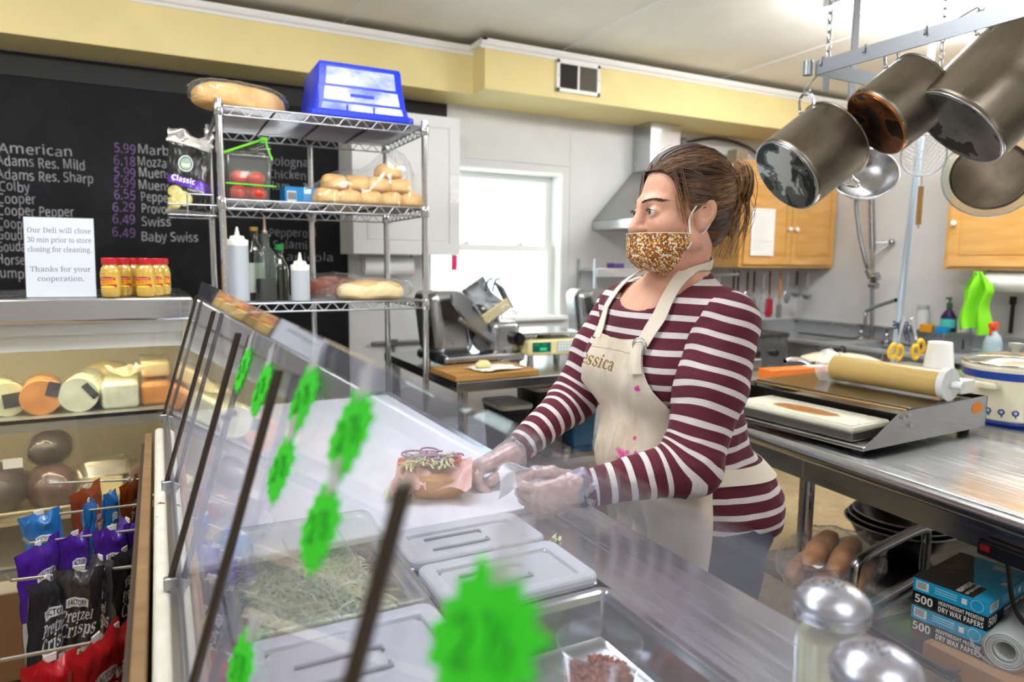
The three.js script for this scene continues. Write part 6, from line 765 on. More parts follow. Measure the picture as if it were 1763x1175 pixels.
// ---------- below the worktable ----------
{
  const bm = std(0x7d7b7c, 0.25, 1), SH2 = 0.5055;
  [[0.15, 0.1, 0.0, 'widest steel mixing bowl at the bottom of the nested bowls'], [0.142, 0.095, 0.018, 'middle steel mixing bowl of the nested bowls'], [0.133, 0.09, 0.036, 'smallest dark mixing bowl on top of the nested bowls']].forEach(([r, h, y, lab], i) => { const o = thing('mixing_bowl', lab, 'mixing bowl', [1.985 + i * 0.004, SH2 + y + 0.001, -1.235], 0, 'nested mixing bowls below the worktable'); M('bowl', lathe([[0, 0], [r * 0.45, 0.002], [r * 0.8, h * 0.45], [r * 0.97, h * 0.9], [r * 1.03, h], [r * 1.04, h - 0.003]], 48), bm, o); M('rim', tor(r * 1.035, 0.003, 0, h - 0.001, 0, PI / 2), MAT.zinc, o); });
  // bag of brown rolls
  const p = onY(1375, 1035, 0.55), bag = thing('bread_bag', 'clear bag of brown rolls at the front of the undershelf', 'plastic bag', [1.63, SH2, -1.2], 0.35); M('bag_film', muv(bagAround(0.36, 0.125, 0.25, 0.008, 21)), bagFilm, bag); const brown = std(0xffffff, 0.5, 0, { map: dataTex(128, (u, v) => { const n = tile((a, b) => fbm(a * 6, b * 6, 2, 4))(u, v) * 0.14; return [0.66 + n, 0.46 + n, 0.30 + n]; }, { srgb: true, repeat: [5, 5] }) }), g2 = muv(loafGeo(0.27, 0.062, 0.056, 0.8)); [[0, 0, -0.068], [0, 0, 0.0], [0, 0, 0.068], [0.005, 0.052, -0.034], [-0.005, 0.052, 0.034]].forEach(([x, y, z], i) => { const c = Math.cos(0.35), s = Math.sin(0.35); solo('brown_roll', ['long brown roll in the bag, bottom row toward the sink', 'long brown roll in the bag, middle of the bottom row', 'long brown roll in the bag, bottom row toward the tray', 'long brown roll in the bag, top row toward the sink', 'long brown roll in the bag, top row toward the tray'][i], 'bread roll', g2.clone(), brown, [1.63 + x * c + z * s, SH2 + 0.004 + y, -1.2 - x * s + z * c], 0.35 + i * 0.02, 'brown rolls in the undershelf bag'); });
  // bent tube stand
  const B = onY(1472, 970, 0.655), Cc = onY(1596, 908, 0.655), st = thing('tube_stand', 'bent chrome tube stand on the undershelf in front of the mixing bowls', 'stand', [B.x, SH2, B.z]), dx = Cc.x - B.x, dz = Cc.z - B.z, tubeM = std(0x9a9ca1, 0.25, 1);
  M('tube', tube([V(0, 0.014, 0), V(0, 0.07, 0), V(0, 0.115, 0), V(dx * 0.07, 0.15, dz * 0.07), V(dx * 0.5, 0.157, dz * 0.5), V(dx * 0.93, 0.15, dz * 0.93), V(dx, 0.115, dz), V(dx, 0.07, dz), V(dx, 0.014, dz)], 0.0135, 90, 14), tubeM, st); M('base_bar', rod([0, 0.0138, 0], [dx, 0.0138, dz], 0.0135, 12), tubeM, st);
  solo('serving_tray', 'black plastic tray lying on the undershelf by the tube stand', 'tray', [rb(0.3, 0.008, 0.22, 0.004, 0, 0.004, 0), rrLoft(0.3, 0.22, 0.02, [[0.012, 0.004], [0.0, 0.022], [0.003, 0.024], [0.008, 0.02]], false)], std(0x2c2e33, 0.5), [B.x + 0.12, SH2 + 0.0005, B.z + 0.17], -0.1);
}

// ---------- wax paper, shakers, floor mat ----------
{
  const y0 = 0.55, a = onY(1570, 1086, y0), b = onY(1688, 1137, y0), dir = b.clone().sub(a).normalize(), ry = Math.atan2(dir.x, dir.z), wz = 0.15, wx = 0.24, h = 0.062;
  const cb = thing('cardboard_box', 'flat brown cardboard box on the undershelf beneath the wax paper', 'box', [1.68, 0.5055, -0.66]); M('carton', muv(box2(-0.2, 0.24, 0, 0.0415, -0.19, 0.19)), std(0xa9743f, 0.75, 0, { bumpMap: grain, bumpScale: 0.001 }), cb); M('flap', muv(cat(bx(0.44, 0.0025, 0.187, 0.02, 0.0428, 0.095), bx(0.44, 0.0025, 0.187, 0.02, 0.0428, -0.095))), std(0xb5824c, 0.75), cb);
  const side = (w, h2) => canvasTex(512, Math.round(512 * h2 / w), (c, W, H) => { c.fillStyle = '#18a5dc'; c.fillRect(0, 0, W, H); c.fillStyle = '#111216'; c.fillRect(0, H * 0.5, W, H * 0.5); c.fillStyle = '#fff'; c.font = `bold ${H * 0.42}px sans-serif`; c.fillText('500', 16, H * 0.9, W * 0.26); c.font = `bold ${H * 0.2}px sans-serif`; c.fillText('HEAVYWEIGHT PREMIUM', W * 0.36, H * 0.7, W * 0.6); c.font = `bold ${H * 0.28}px sans-serif`; c.fillText('DRY WAX PAPERS', W * 0.36, H * 0.95, W * 0.6); c.fillStyle = '#e6eef2'; c.fillRect(20, H * 0.08, W * 0.18, H * 0.32); c.fillStyle = '#223'; for (let i = 0; i < 4; i++) c.fillRect(28, H * 0.13 + i * H * 0.06, W * 0.13, H * 0.025); c.strokeStyle = '#bfe9f8'; c.lineWidth = 4; c.beginPath(); c.ellipse(W * 0.86, H * 0.24, W * 0.08, H * 0.2, 0, 0, 7); c.stroke(); c.fillStyle = '#bfe9f8'; for (let i = 0; i < 3; i++) c.fillRect(W * 0.3, H * (0.12 + i * 0.09), W * 0.3, H * 0.03); c.fillStyle = '#f3f6f7'; c.fillRect(W * 0.66, H * 0.14, W * 0.07, H * 0.2); });
  const topT = canvasTex(512, 320, (c, W, H) => { c.fillStyle = '#18a5dc'; c.fillRect(0, 0, W, H); c.fillStyle = '#15120f'; c.beginPath(); c.moveTo(0, 0); c.lineTo(W, 0); c.lineTo(W, H * 0.2); c.lineTo(W * 0.3, H * 0.62); c.lineTo(W * 0.3, H * 0.8); c.lineTo(0, H * 0.8); c.fill(); for (let i = 0; i < 60; i++) { c.fillStyle = 'rgba(96,62,38,0.25)'; c.beginPath(); c.ellipse(W * (0.35 + rnd() * 0.4), H * (0.1 + rnd() * 0.2), 24, 10, rnd(), 0, 7); c.fill(); } c.fillStyle = '#f1f3f4'; c.font = 'bold 34px sans-serif'; c.fillText('HEAVYWEIGHT', 18, 200, 150); c.font = 'bold 20px sans-serif'; c.fillText('DRY WAX PAPERS', 18, 228, 150); c.fillStyle = '#cfd8dc'; c.fillRect(W * 0.83, H * 0.55, 60, 56); c.fillRect(W * 0.5, H * 0.85, 46, 24); c.fillStyle = '#7fd0ee'; for (let i = 0; i < 5; i++) c.fillRect(W * 0.62, H * (0.78 + i * 0.04), 80, 5); });
  const mats = () => [std(0x18a5dc, 0.45), std(0xffffff, 0.45, 0, { map: side(wz, h) }), std(0xffffff, 0.45, 0, { map: topT }), std(0x18a5dc, 0.45), std(0xffffff, 0.45, 0, { map: side(wx, h) }), std(0x15161a, 0.45)], ms = mats();
  const c0 = a.clone().add(b).multiplyScalar(0.5).add(V(Math.cos(ry) * wx / 2, 0, -Math.sin(ry) * wx / 2));
  ['lower blue and black carton of dry wax papers on the cardboard box', 'upper blue and black carton of dry wax papers on the cardboard box'].forEach((lab, i) => { const o = thing('wax_paper_box', lab, 'box', [c0.x + i * 0.004, y0 + 0.0008 + i * (h + 0.001), c0.z - i * 0.004], ry + i * 0.02); M('carton', new THREE.BoxGeometry(wx, h, wz).translate(0, h / 2, 0), ms, o); M('lid_seam', cat(bx(wx + 0.001, 0.0012, wz + 0.001, 0, h * 0.5, 0)), std(0x0c0d10, 0.6), o); });
  const rc = onY(1712, 1118, y0 + 0.04), ro = thing('paper_roll', 'roll of white translucent film lying on the cardboard box', 'paper roll', [rc.x + 0.13, y0 + 0.043, rc.z - 0.01], ry * 0.6 + 0.15); const rm = std(0xdfe5e8, 0.3, 0, { transmission: 0.35, thickness: 0 }); M('film', muv(cat(xf(lathe([[0.022, -0.13], [0.041, -0.13], [0.0415, 0.13], [0.022, 0.13]], 36), 0, 0, 0, 0, 0, PI / 2), ...[0.026, 0.031, 0.036].map((r) => tor(r, 0.0012, -0.1305, 0, 0, 0, PI / 2)))), rm, ro); M('core', xf(lathe([[0.019, -0.128], [0.022, -0.128], [0.022, 0.128], [0.019, 0.128]], 28), 0, 0, 0, 0, 0, PI / 2), std(0xe9ebe9, 0.6), ro); M('loose_end', muv(sheet(10, 6, (u, v) => { const an = -1.9 - v * 1.2; return V(-0.13 + u * 0.26, Math.max(-0.0425, Math.sin(an) * (0.043 + 0.012 * v)), Math.cos(an) * (0.043 + 0.02 * v)); })), rm, ro);
}
{
  const glassM = clear(0xf4faf8, 0.03, { transmission: 0.95, ior: 1.5 }), lidM = std(0xc2c3c6, 0.5, 1, { roughnessMap: smudge });
  const mk = (p, lab, s) => { const o = thing('cheese_shaker', lab, 'shaker', p); const N = 20; const body = warp(new THREE.CylinderGeometry(0.034, 0.032, 0.115, 80, 10, true).translate(0, 0.0585, 0), (v) => { const a = Math.atan2(v.z, v.x), k = 1 + 0.028 * Math.cos(a * N) * smoothstep(v.y, 0.005, 0.02) * smoothstep(0.1 - v.y, 0, 0.015); v.x *= k; v.z *= k; }); M('glass_body', body, glassM, o, 'fluted clear glass body'); M('glass_base', cy(0.032, 0.031, 0.006, 40, 0, 0.003, 0), glassM, o); M('grated_cheese', cat(warp(new THREE.CylinderGeometry(0.0305, 0.0285, 0.085, 40, 4).translate(0, 0.05, 0), (v) => { if (v.y > 0.09) v.y += 0.004 * noise(v.x * 80, v.z * 80, s) + v.x * 0.15; })), std(0xe6d9a6, 0.85, 0, { bumpMap: grain, bumpScale: 0.002 }), o, 'pale yellow grated cheese'); M('metal_lid', lathe([[0.034, 0.112], [0.0375, 0.112], [0.0385, 0.114], [0.0375, 0.121], [0.039, 0.123], [0.0385, 0.127], [0.034, 0.135], [0.025, 0.1425], [0.012, 0.146], [0, 0.147]], 48), lidM, o, 'domed steel lid'); const hs = []; for (let i = 0; i < 19; i++) { const r = i === 0 ? 0 : i < 7 ? 0.009 : 0.018, a = i * (i < 7 ? PI / 3 : PI / 6), x = Math.cos(a) * r, z = Math.sin(a) * r; hs.push(cy(0.0014, 0.0014, 0.001, 8, x, 0.1475 - r * r * 12, z)); } const hm = M('shaker_holes', cat(...hs), MAT.black, o); hm.userData.kind = 'stuff'; };
  mk([0.618, CT + 0.0005, -0.452], 'glass cheese shaker with a domed steel lid, beside the open pan', 1); mk([0.547, CT + 0.0005, -0.352], 'glass cheese shaker with a domed steel lid, further along the counter past the first', 5);
  const mm = std(0x2c2d30, 0.8, 0, { bumpMap: grain, bumpScale: 0.002 }); solo('floor_mat', 'dark rubber floor mat in the aisle behind the counter', 'mat', muv(rb(0.62, 0.012, 2.0, 0.004)), mm, [1.08, 0.0065, -1.2]);
}
// ---------- pot rack ----------
const fwdV = V(0, 0, -1).applyQuaternion(camQ), rightV = V(1, 0, 0).applyQuaternion(camQ), upV = V(0, 1, 0).applyQuaternion(camQ);
const deep = (px, py, f) => camP.clone().addScaledVector(ray(px, py), f);
{
  const X0 = 1.743, X1 = 2.3, Y = 1.955, zA = -1.44, zB = -0.15, pm = std(0x9aa0a8, 0.4, 0.6), o = thing('pot_rack', 'hanging grey steel pot rack over the worktable', 'pot rack', [(X0 + X1) / 2, Y, (zA + zB) / 2]), T = (g) => muv(g.translate(-(X0 + X1) / 2, -Y, -(zA + zB) / 2));
  M('long_bar', T(box2(X0 - 0.003, X0 + 0.003, Y - 0.02, Y + 0.02, zA, zB)), pm, o); M('long_bar', T(box2(X1 - 0.003, X1 + 0.003, Y - 0.02, Y + 0.02, zA, zB)), pm, o);
  M('cross_bar', T(box2(X0, X1, Y - 0.02, Y + 0.02, zA - 0.003, zA + 0.003)), pm, o); M('cross_bar', T(box2(X0, X1, Y - 0.02, Y + 0.02, zB - 0.003, zB + 0.003)), pm, o);
  M('corner_loop', T(cat(rod([X0 - 0.02, Y - 0.02, zA - 0.012], [X0 - 0.02, Y + 0.02, zA - 0.012], 0.014, 16))), pm, o);
  const hs = onX(1470, 100, 2.02); for (const [x, z, lo] of [[2.02, hs.z, Y - 0.05], [2.02, zB, Y - 0.02]]) M('hanger_strap', T(cat(box2(x - 0.014, x + 0.014, lo, CEIL - 0.002, z - 0.003, z + 0.003))), pm, o);
  M('hook_strap', T(cat(box2(X0 + 0.005, X0 + 0.03, Y - 0.07, Y - 0.02, zA + 0.02, zA + 0.024))), pm, o);
  const chain = (x, z) => { const gs = []; for (let y = Y + 0.03, i = 0; y < CEIL - 0.02; y += 0.026, i++) gs.push(xf(new THREE.TorusGeometry(0.011, 0.0022, 6, 14).applyMatrix4(new THREE.Matrix4().makeScale(0.7, 1.4, 1)), x, y, z, 0, i % 2 * PI / 2, 0)); return cat(...gs); };
  for (const [x, z] of [[X0 + 0.01, zA + 0.03], [X1 - 0.01, zA + 0.03], [X0 + 0.01, zB - 0.05], [X1 - 0.01, zB - 0.05]]) { const c = M('chain', T(chain(x, z)), MAT.zinc, o); c.userData.kind = 'stuff'; M('ceiling_anchor', T(rb(0.07, 0.02, 0.05, 0.004, x, CEIL - 0.0115, z)), MAT.zinc, c); }
  M('spare_hook', T(tube([V(2.02, Y + 0.27, -0.95), V(2.02, Y + 0.16, -0.95), V(2.0, Y + 0.145, -0.95), V(1.97, Y + 0.145, -0.95), V(1.96, Y + 0.155, -0.95)], 0.006, 24, 8)), pm, o);
  // pots
  const sideMap = dataTex(256, (u, v) => { const n = tile((a, b) => fbm(a * 4, b * 4, 3, 5))(u, v), k = 0.66 + n * 0.42; return [k, k * 0.965, k * 0.91]; }, { srgb: true, repeat: [2, 2] });
  const potM = std(0xd2cbc2, 0.6, 1, { map: sideMap, roughnessMap: smudge });
  const bottomMat = (f, rough, metal) => std(0xffffff, rough, metal, { map: dataTex(256, f, { srgb: true, repeat: [4, 4] }) });
  const sooty = bottomMat((u, v) => { const n = tile((a, b) => fbm(a * 3 + fbm(a * 4, b * 4, 9, 2), b * 3, 3, 5))(u, v), k = n > 0.1 ? 0.16 : n > -0.02 ? 0.4 : 0.78; return [k, k, k * 1.02]; }, 0.35, 0.8), copper = bottomMat((u, v) => { const n = tile((a, b) => fbm(a * 3, b * 3, 5, 5))(u, v); return n > 0.08 ? [0.16, 0.11, 0.08] : [0.5 + n, 0.3 + n * 0.7, 0.16 + n * 0.4]; }, 0.35, 0.9), burnt = bottomMat((u, v) => { const n = tile((a, b) => fbm(a * 3, b * 3, 15, 5))(u, v), k = n > 0.2 ? 0.12 : 0.42 + n * 0.3; return [k, k * 0.98, k * 0.96]; }, 0.4, 0.8);
  const pot = (lab, px, py, f, qx, qy, ang, R, H, bot, rimC, hook) => {
    // px,py: centre of the open rim; qx,qy: a pixel on the axis toward the base
    const top = deep(px, py, f), look = ray(px, py).normalize(), side = ray(qx, qy).normalize().sub(look); side.addScaledVector(look, -side.dot(look)).normalize(); const ax = side.multiplyScalar(Math.sin(ang)).addScaledVector(look, -Math.cos(ang));
    top.copy(deep(qx, qy, f)).addScaledVector(ax, -H); const p = thing('stock_pot', lab, 'pot', top); p.quaternion.setFromUnitVectors(V(0, -1, 0), ax);
    M('pot_wall', lathe([[R * 0.93, -H], [R * 0.985, -H + 0.004], [R, -H + 0.014], [R, -0.006], [R + 0.004, -0.003], [R + 0.004, 0.0], [R - 0.002, 0.0], [R - 0.002, -H + 0.016], [R * 0.9, -H + 0.006], [0, -H + 0.006]], 56), potM, p); M('pot_base', muv(cy(R * 0.95, R * 0.93, 0.004, 56, 0, -H - 0.0015, 0)), bot, p, 'burnt and stained base'); M('base_rim', tor(R * 0.955, 0.0035, 0, -H + 0.001, 0, PI / 2), rimC, p);
    // handles: the upper one is nearest the bar
    const inv = p.quaternion.clone().invert(), u = V(0, 1, 0).applyQuaternion(inv); let a = Math.atan2(u.z, u.x); for (const s of [0, 1]) { const an = a + s * PI, c = Math.cos(an), si = Math.sin(an), w = 0.032; const P = (r, t, y) => V(c * r - si * t, y, si * r + c * t); M('loop_handle', cat(tube([P(R, -w, -0.035), P(R + 0.012, -w, -0.03), P(R + 0.035, -w * 0.8, -0.018), P(R + 0.045, 0, -0.012), P(R + 0.035, w * 0.8, -0.018), P(R + 0.012, w, -0.03), P(R, w, -0.035)], 0.004, 30, 8), sp(0.006).translate(...P(R, -w, -0.035).toArray()), sp(0.006).translate(...P(R, w, -0.035).toArray())), MAT.chrome, p); }
    p.updateMatrixWorld(true); const hp = p.localToWorld(V(Math.cos(a) * (R + 0.04), -0.012, Math.sin(a) * (R + 0.04)));
    const hk = thing('pot_hook', hook, 'hook', hp, 0, 'S hooks on the pot rack'); const bar = V(X0, Y + 0.022, clamp(hp.z, zA + 0.02, zB - 0.02)).sub(hp); M('hook_wire', tube([V(0.006, 0.012, 0.01), V(0, -0.004, 0), V(-0.006, 0.012, -0.004), bar.clone().multiplyScalar(0.5).add(V(0.006, 0, 0)), bar.clone().add(V(0.008, -0.012, 0)), bar.clone().add(V(0, 0.004, 0)), bar.clone().add(V(-0.01, -0.02, 0))], 0.0028, 40, 8), MAT.zinc, hk);
  };
  pot('stainless stock pot with a blackened silver base, at the end of the pot rack', 1452, 226, 2.06, 1353, 303, 0.93, 0.122, 0.2, sooty, MAT.zinc, 'S hook holding the pot with the blackened silver base');
  pot('stainless pot with a scorched copper base, between the other two pots', 1590, 150, 1.93, 1507, 213, 1.0, 0.106, 0.165, copper, std(0xb0703a, 0.3, 1), 'S hook holding the copper based pot');
  pot('largest stainless stock pot with a dark scorched base', 1772, 100, 1.84, 1648, 220, 1.06, 0.137, 0.25, burnt, MAT.zinc, 'S hook holding the largest stock pot');
  // bowl, sieve and pan on the far bar
  const face = (p, dirp) => p.quaternion.setFromUnitVectors(V(0, 1, 0), dirp.clone().normalize());
  const toCam = (p) => camP.clone().sub(p).normalize();
  { const c = deep(1487, 298, 2.75), p = thing('steel_bowl', 'shiny steel bowl hanging behind the copper based pot', 'bowl', c); face(p, toCam(c).add(V(0.1, 0.75, 0.1))); M('bowl', lathe([[0, -0.075], [0.06, -0.07], [0.1, -0.04], [0.125, 0], [0.13, 0.001], [0.127, -0.004], [0.102, -0.044], [0.06, -0.074], [0, -0.079]], 48), std(0xb0b2b5, 0.5, 1, { roughnessMap: smudge }), p); M('rim', tor(0.128, 0.003, 0, 0, 0, PI / 2), MAT.chrome, p); }
  { const c = deep(1590, 268, 2.7), p = thing('mesh_sieve', 'round wire mesh sieve with a wooden handle hanging by the pole', 'sieve', c); face(p, toCam(c)); p.updateMatrixWorld(true); const mesh = clear(0xd8dade, 0.3, { transmission: 0.55 }); const ws = []; for (let i = -5; i <= 5; i++) { const w = Math.sqrt(1 - (i / 6) ** 2) * 0.078; ws.push(tube([V(-w, 0, i * 0.013), V(0, -0.035 * (1 - (i / 6) ** 2), i * 0.013), V(w, 0, i * 0.013)], 0.0008, 10, 4), tube([V(i * 0.013, 0, -w), V(i * 0.013, -0.035 * (1 - (i / 6) ** 2), 0), V(i * 0.013, 0, w)], 0.0008, 10, 4)); } const wm = M('wire_mesh', cat(...ws), MAT.zinc, p); wm.userData.kind = 'stuff'; M('hoop', tor(0.079, 0.003, 0, 0, 0, PI / 2), MAT.zinc, p); const dn = V(0, -1, 0).applyQuaternion(p.quaternion.clone().invert()); const D = (k) => dn.clone().multiplyScalar(k); M('handle_wire', cat(rod(D(0.08), D(0.12), 0.003, 8)), MAT.zinc, p); M('wooden_handle', rod(D(0.12), D(0.27), 0.011, 14), std(0xb08a52, 0.6), p, 'wooden handle'); M('hang_loop', cat(rod(D(0.27), D(0.285), 0.003, 6)), MAT.zinc, p); { const e = p.worldToLocal(V(X1, Y - 0.02, clamp(c.z, zA + 0.02, zB))); M('hang_wire', rod(D(-0.08), e, 0.002, 6), MAT.zinc, p); } }
  { const c = deep(1705, 302, 2.3), p = thing('round_pan', 'round steel pan lid hanging under the largest stock pot', 'pan', c); face(p, toCam(c).add(V(0.0, 0.28, 0.1))); M('pan_disc', muv(lathe([[0, -0.016], [0.105, -0.014], [0.112, -0.008], [0.116, 0.0], [0.118, 0.002], [0.115, -0.004], [0.11, -0.013], [0.104, -0.019], [0, -0.021]], 56)), std(0xa39a90, 0.4, 1, { map: sideMap }), p); M('glass_rim', lathe([[0.118, 0.0], [0.142, 0.004], [0.143, 0.006], [0.141, 0.007], [0.117, 0.003]], 56), clear(0xe9ece8, 0.08, { transmission: 0.75 }), p); M('outer_ring', tor(0.142, 0.0025, 0, 0.005, 0, PI / 2), MAT.zinc, p); }
}

// ---------- the woman making the sandwich ----------
{
  const ORG = [1.04, 0, -1.15], person = thing('person', 'woman in a striped maroon sweater, cream apron and patterned mask, making a sandwich', 'person', ORG), T0 = (g) => g.translate(-ORG[0], -ORG[1], -ORG[2]);
  const sub = (a, b) => [a[0] - b[0], a[1] - b[1], a[2] - b[2]], len = (a) => Math.hypot(...a), nrm = (a) => { const l = len(a); return a.map((q) => q / l); }, crs = (a, b) => [a[1] * b[2] - a[2] * b[1], a[2] * b[0] - a[0] * b[2], a[0] * b[1] - a[1] * b[0]], mad = (a, b, k) => [a[0] + b[0] * k, a[1] + b[1] * k, a[2] + b[2] * k], dot = (a, b) => a[0] * b[0] + a[1] * b[1] + a[2] * b[2];
  // joints
  const LS = [0.99, 1.262, -1.0], LE = [0.885, 1.0, -0.962], LW = [0.688, 0.957, -1.043], RS = [0.99, 1.264, -1.337], RE = [0.872, 1.055, -1.362], RW = [0.665, 0.966, -1.28], NB = [0.995, 1.33, -1.16], HC = [0.968, 1.488, -1.116];
  // ---- torso (outer surface of the sweater) ----
  const torso = (x, y, z) => {
    let d = sEll(x, y, z, [0.99, 1.19, -1.165], [0.128, 0.165, 0.168]);
    d = smin(d, sCap(x, y, z, [0.99, 1.27, -1.01], [0.99, 1.27, -1.325], 0.066, 0.066), 0.07);
    d = smin(d, sCap(x, y, z, [1.0, 1.33, -1.15], [0.99, 1.26, -1.165], 0.062, 0.11), 0.06);
    d = smin(d, sEll(x, y, z, [0.915, 1.155, -1.085], [0.075, 0.08, 0.085]), 0.05); d = smin(d, sEll(x, y, z, [0.915, 1.155, -1.245], [0.075, 0.08, 0.085]), 0.05);
    d = smin(d, sEll(x, y, z, [1.01, 1.02, -1.15], [0.135, 0.13, 0.162]), 0.07);
    d = smin(d, sEll(x, y, z, [0.965, 0.96, -1.145], [0.12, 0.1, 0.14]), 0.06);
    d = smin(d, sEll(x, y, z, [1.055, 0.87, -1.14], [0.15, 0.13, 0.19]), 0.07);
    d = smin(d, sEll(x, y, z, [1.105, 0.85, -1.06], [0.1, 0.1, 0.1]), 0.05); d = smin(d, sEll(x, y, z, [1.105, 0.85, -1.22], [0.1, 0.1, 0.1]), 0.05);
    return d;
  };
  const near = (d, f) => Math.abs(d) < 0.025 ? d + f() : d;
  const wr = (x, y, z, k, a) => a * (noise(x * k, y * k * 1.6, z * k) + 0.5 * noise(x * k * 2.3 + 5, y * k * 3, z * k * 2.3));
  const arm = (S, E, W, rs, re, rw) => (x, y, z) => { const M1 = mad(S, sub(E, S), 0.45); return smin(smin(sCap(x, y, z, S, M1, rs, rs * 0.98), sCap(x, y, z, M1, E, rs * 0.98, re), 0.02), sCap(x, y, z, E, W, re, rw), 0.035); };
  const stripe = dataTex(128, (u, v, i, j) => { const k = v < 0.335 ? 1 : 0, e = 0.05 * fbm(u * 30, v * 30, 2, 2); return k ? [0.80 + e, 0.775 + e, 0.785 + e] : [0.335 + e, 0.085 + e * 0.6, 0.155 + e * 0.6]; }, { srgb: true });
  const knit = std(0xffffff, 0.9, 0, { map: stripe, sheen: 0.6, sheenRoughness: 0.6, sheenColor: new THREE.Color(0.5, 0.4, 0.42), side: THREE.DoubleSide });
  const PER = 0.0335;
  const setUV = (g, f) => { const p = g.attributes.position, uv = new Float32Array(p.count * 2); for (let i = 0; i < p.count; i++) { const [a, b] = f(p.getX(i), p.getY(i), p.getZ(i)); uv[2 * i] = a; uv[2 * i + 1] = b; } g.setAttribute('uv', new THREE.BufferAttribute(uv, 2)); return g; };
  const sweater = new THREE.Group(); sweater.name = 'sweater'; sweater.userData.label = 'maroon knit sweater with white stripes'; person.add(sweater);
  const neckHole = (x, y, z) => sEll(x, y, z, [0.945, 1.37, -1.152], [0.1, 0.116, 0.096]);
  const tg = nets((x, y, z) => { let d = near(torso(x, y, z), () => wr(x, y, z, 22, 0.0035) * smoothstep(1.1 - y, 0, 0.1)); d = smax(d, -neckHole(x, y, z), 0.008); return Math.max(d, 0.792 + 0.012 * noise(z * 9, x * 9, 2) - y); }, [0.8, 0.77, -1.42], [1.26, 1.42, -0.88], 0.0072);
  M('sweater_body', T0(setUV(tg, (x, y, z) => [Math.atan2(z + 1.15, 1.0 - x) * 5, (y + 0.03 * (1.0 - x) + 0.012 * (z + 1.15)) / PER])), knit, sweater);
  // sleeves
  const sleeve = (S, E, W, rs, re, rw, name) => {
    const f0 = arm(S, E, W, rs, re, rw), dW = nrm(sub(W, E)), Lu = len(sub(E, S)), Lf = len(sub(W, E)), cut = mad(W, dW, -0.012), dU = nrm(sub(E, S));
    const f = (x, y, z) => { let d = f0(x, y, z); const el = Math.hypot(x - E[0], y - E[1], z - E[2]); d = near(d, () => wr(x, y, z, 26, 0.003) * smoothstep(0.14 - el, 0, 0.12) + wr(x, y, z, 40, 0.0012)); d = smax(d, dot(sub([x, y, z], cut), dW), 0.006); return d; };
    const mins = [0, 1, 2].map((k) => Math.min(S[k], E[k], W[k]) - 0.09), maxs = [0, 1, 2].map((k) => Math.max(S[k], E[k], W[k]) + 0.09);
    const g = nets(f, mins, maxs, 0.0062);
    M('sleeve', T0(setUV(g, (x, y, z) => { const p = [x, y, z], tu = dot(sub(p, S), dU), tf = dot(sub(p, E), dW), du = sCap(x, y, z, S, E, 0.05, 0.05), df = sCap(x, y, z, E, W, 0.045, 0.035), w = smoothstep(du - df, -0.03, 0.03); const su = Math.min(tu, Lu + 0.03), sf = Lu + Math.max(tf, -0.03); return [0.1, (lerp(su, sf, w) + 0.006 * noise(x * 14, y * 14, z * 14)) / PER]; })), knit, sweater);
    M('cuff', T0(rod(mad(cut, dW, -0.012), mad(cut, dW, 0.004), rw * 1.08, 28, rw * 1.02)), std(0x5a1a2c, 0.9), sweater);
  };
  sleeve(LS, LE, LW, 0.07, 0.052, 0.033); sleeve(RS, RE, RW, 0.066, 0.05, 0.033);
  // ---- head, in its own frame: x to her left, y up, z forward ----
  const Fz = nrm([-0.985, -0.015, -0.15]), Fx = nrm(crs([0, 1, 0], Fz)), Fy = crs(Fz, Fx);
  const hl = (x, y, z) => { const p = [x - HC[0], y - HC[1], z - HC[2]]; return [dot(p, Fx), dot(p, Fy), dot(p, Fz)]; }, hw = (a, b, c) => [HC[0] + Fx[0] * a + Fy[0] * b + Fz[0] * c, HC[1] + Fx[1] * a + Fy[1] * b + Fz[1] * c, HC[2] + Fx[2] * a + Fy[2] * b + Fz[2] * c];
  const headL = (x, y, z) => {
    let d = sEll(x, y, z, [0, 0.034, -0.014], [0.0735, 0.088, 0.092]); const ax = Math.abs(x);
    d = smin(d, sEll(x, y, z, [0, -0.028, 0.028], [0.06, 0.082, 0.06]), 0.03); d = smin(d, sEll(x, y, z, [0, -0.08, 0.038], [0.042, 0.036, 0.045]), 0.03);
    d = smin(d, sCap(x, y, z, [-0.055, -0.06, 0.0], [0.055, -0.06, 0.0], 0.016, 0.016), 0.03);
    d = smin(d, sEll(ax, y, z, [0.037, -0.034, 0.062], [0.024, 0.024, 0.022]), 0.022);
    d = smin(d, sCap(ax, y, z, [0.01, 0.016, 0.084], [0.04, 0.014, 0.066], 0.01, 0.006), 0.02);
    d = smax(d, -sEll(ax, y, z, [0.031, -0.004, 0.099], [0.019, 0.013, 0.016]), 0.012);
    d = smin(d, sCap(x, y, z, [0, 0.006, 0.086], [0, -0.036, 0.106], 0.0085, 0.0128), 0.014); d = smin(d, sEll(ax, y, z, [0.0105, -0.038, 0.096], [0.0085, 0.0075, 0.0095]), 0.008);
    // lids, then the opening of the eye
    d = smin(d, sEll(ax, y, z, [0.0305, -0.004, 0.0762], [0.0148, 0.0128, 0.0138]), 0.005);
    const ey = y + 0.0045 + (ax - 0.031) * -0.06; d = smax(d, -sEll(ax, ey, z, [0.031, 0, 0.094], [0.014, 0.006, 0.014]), 0.0025);
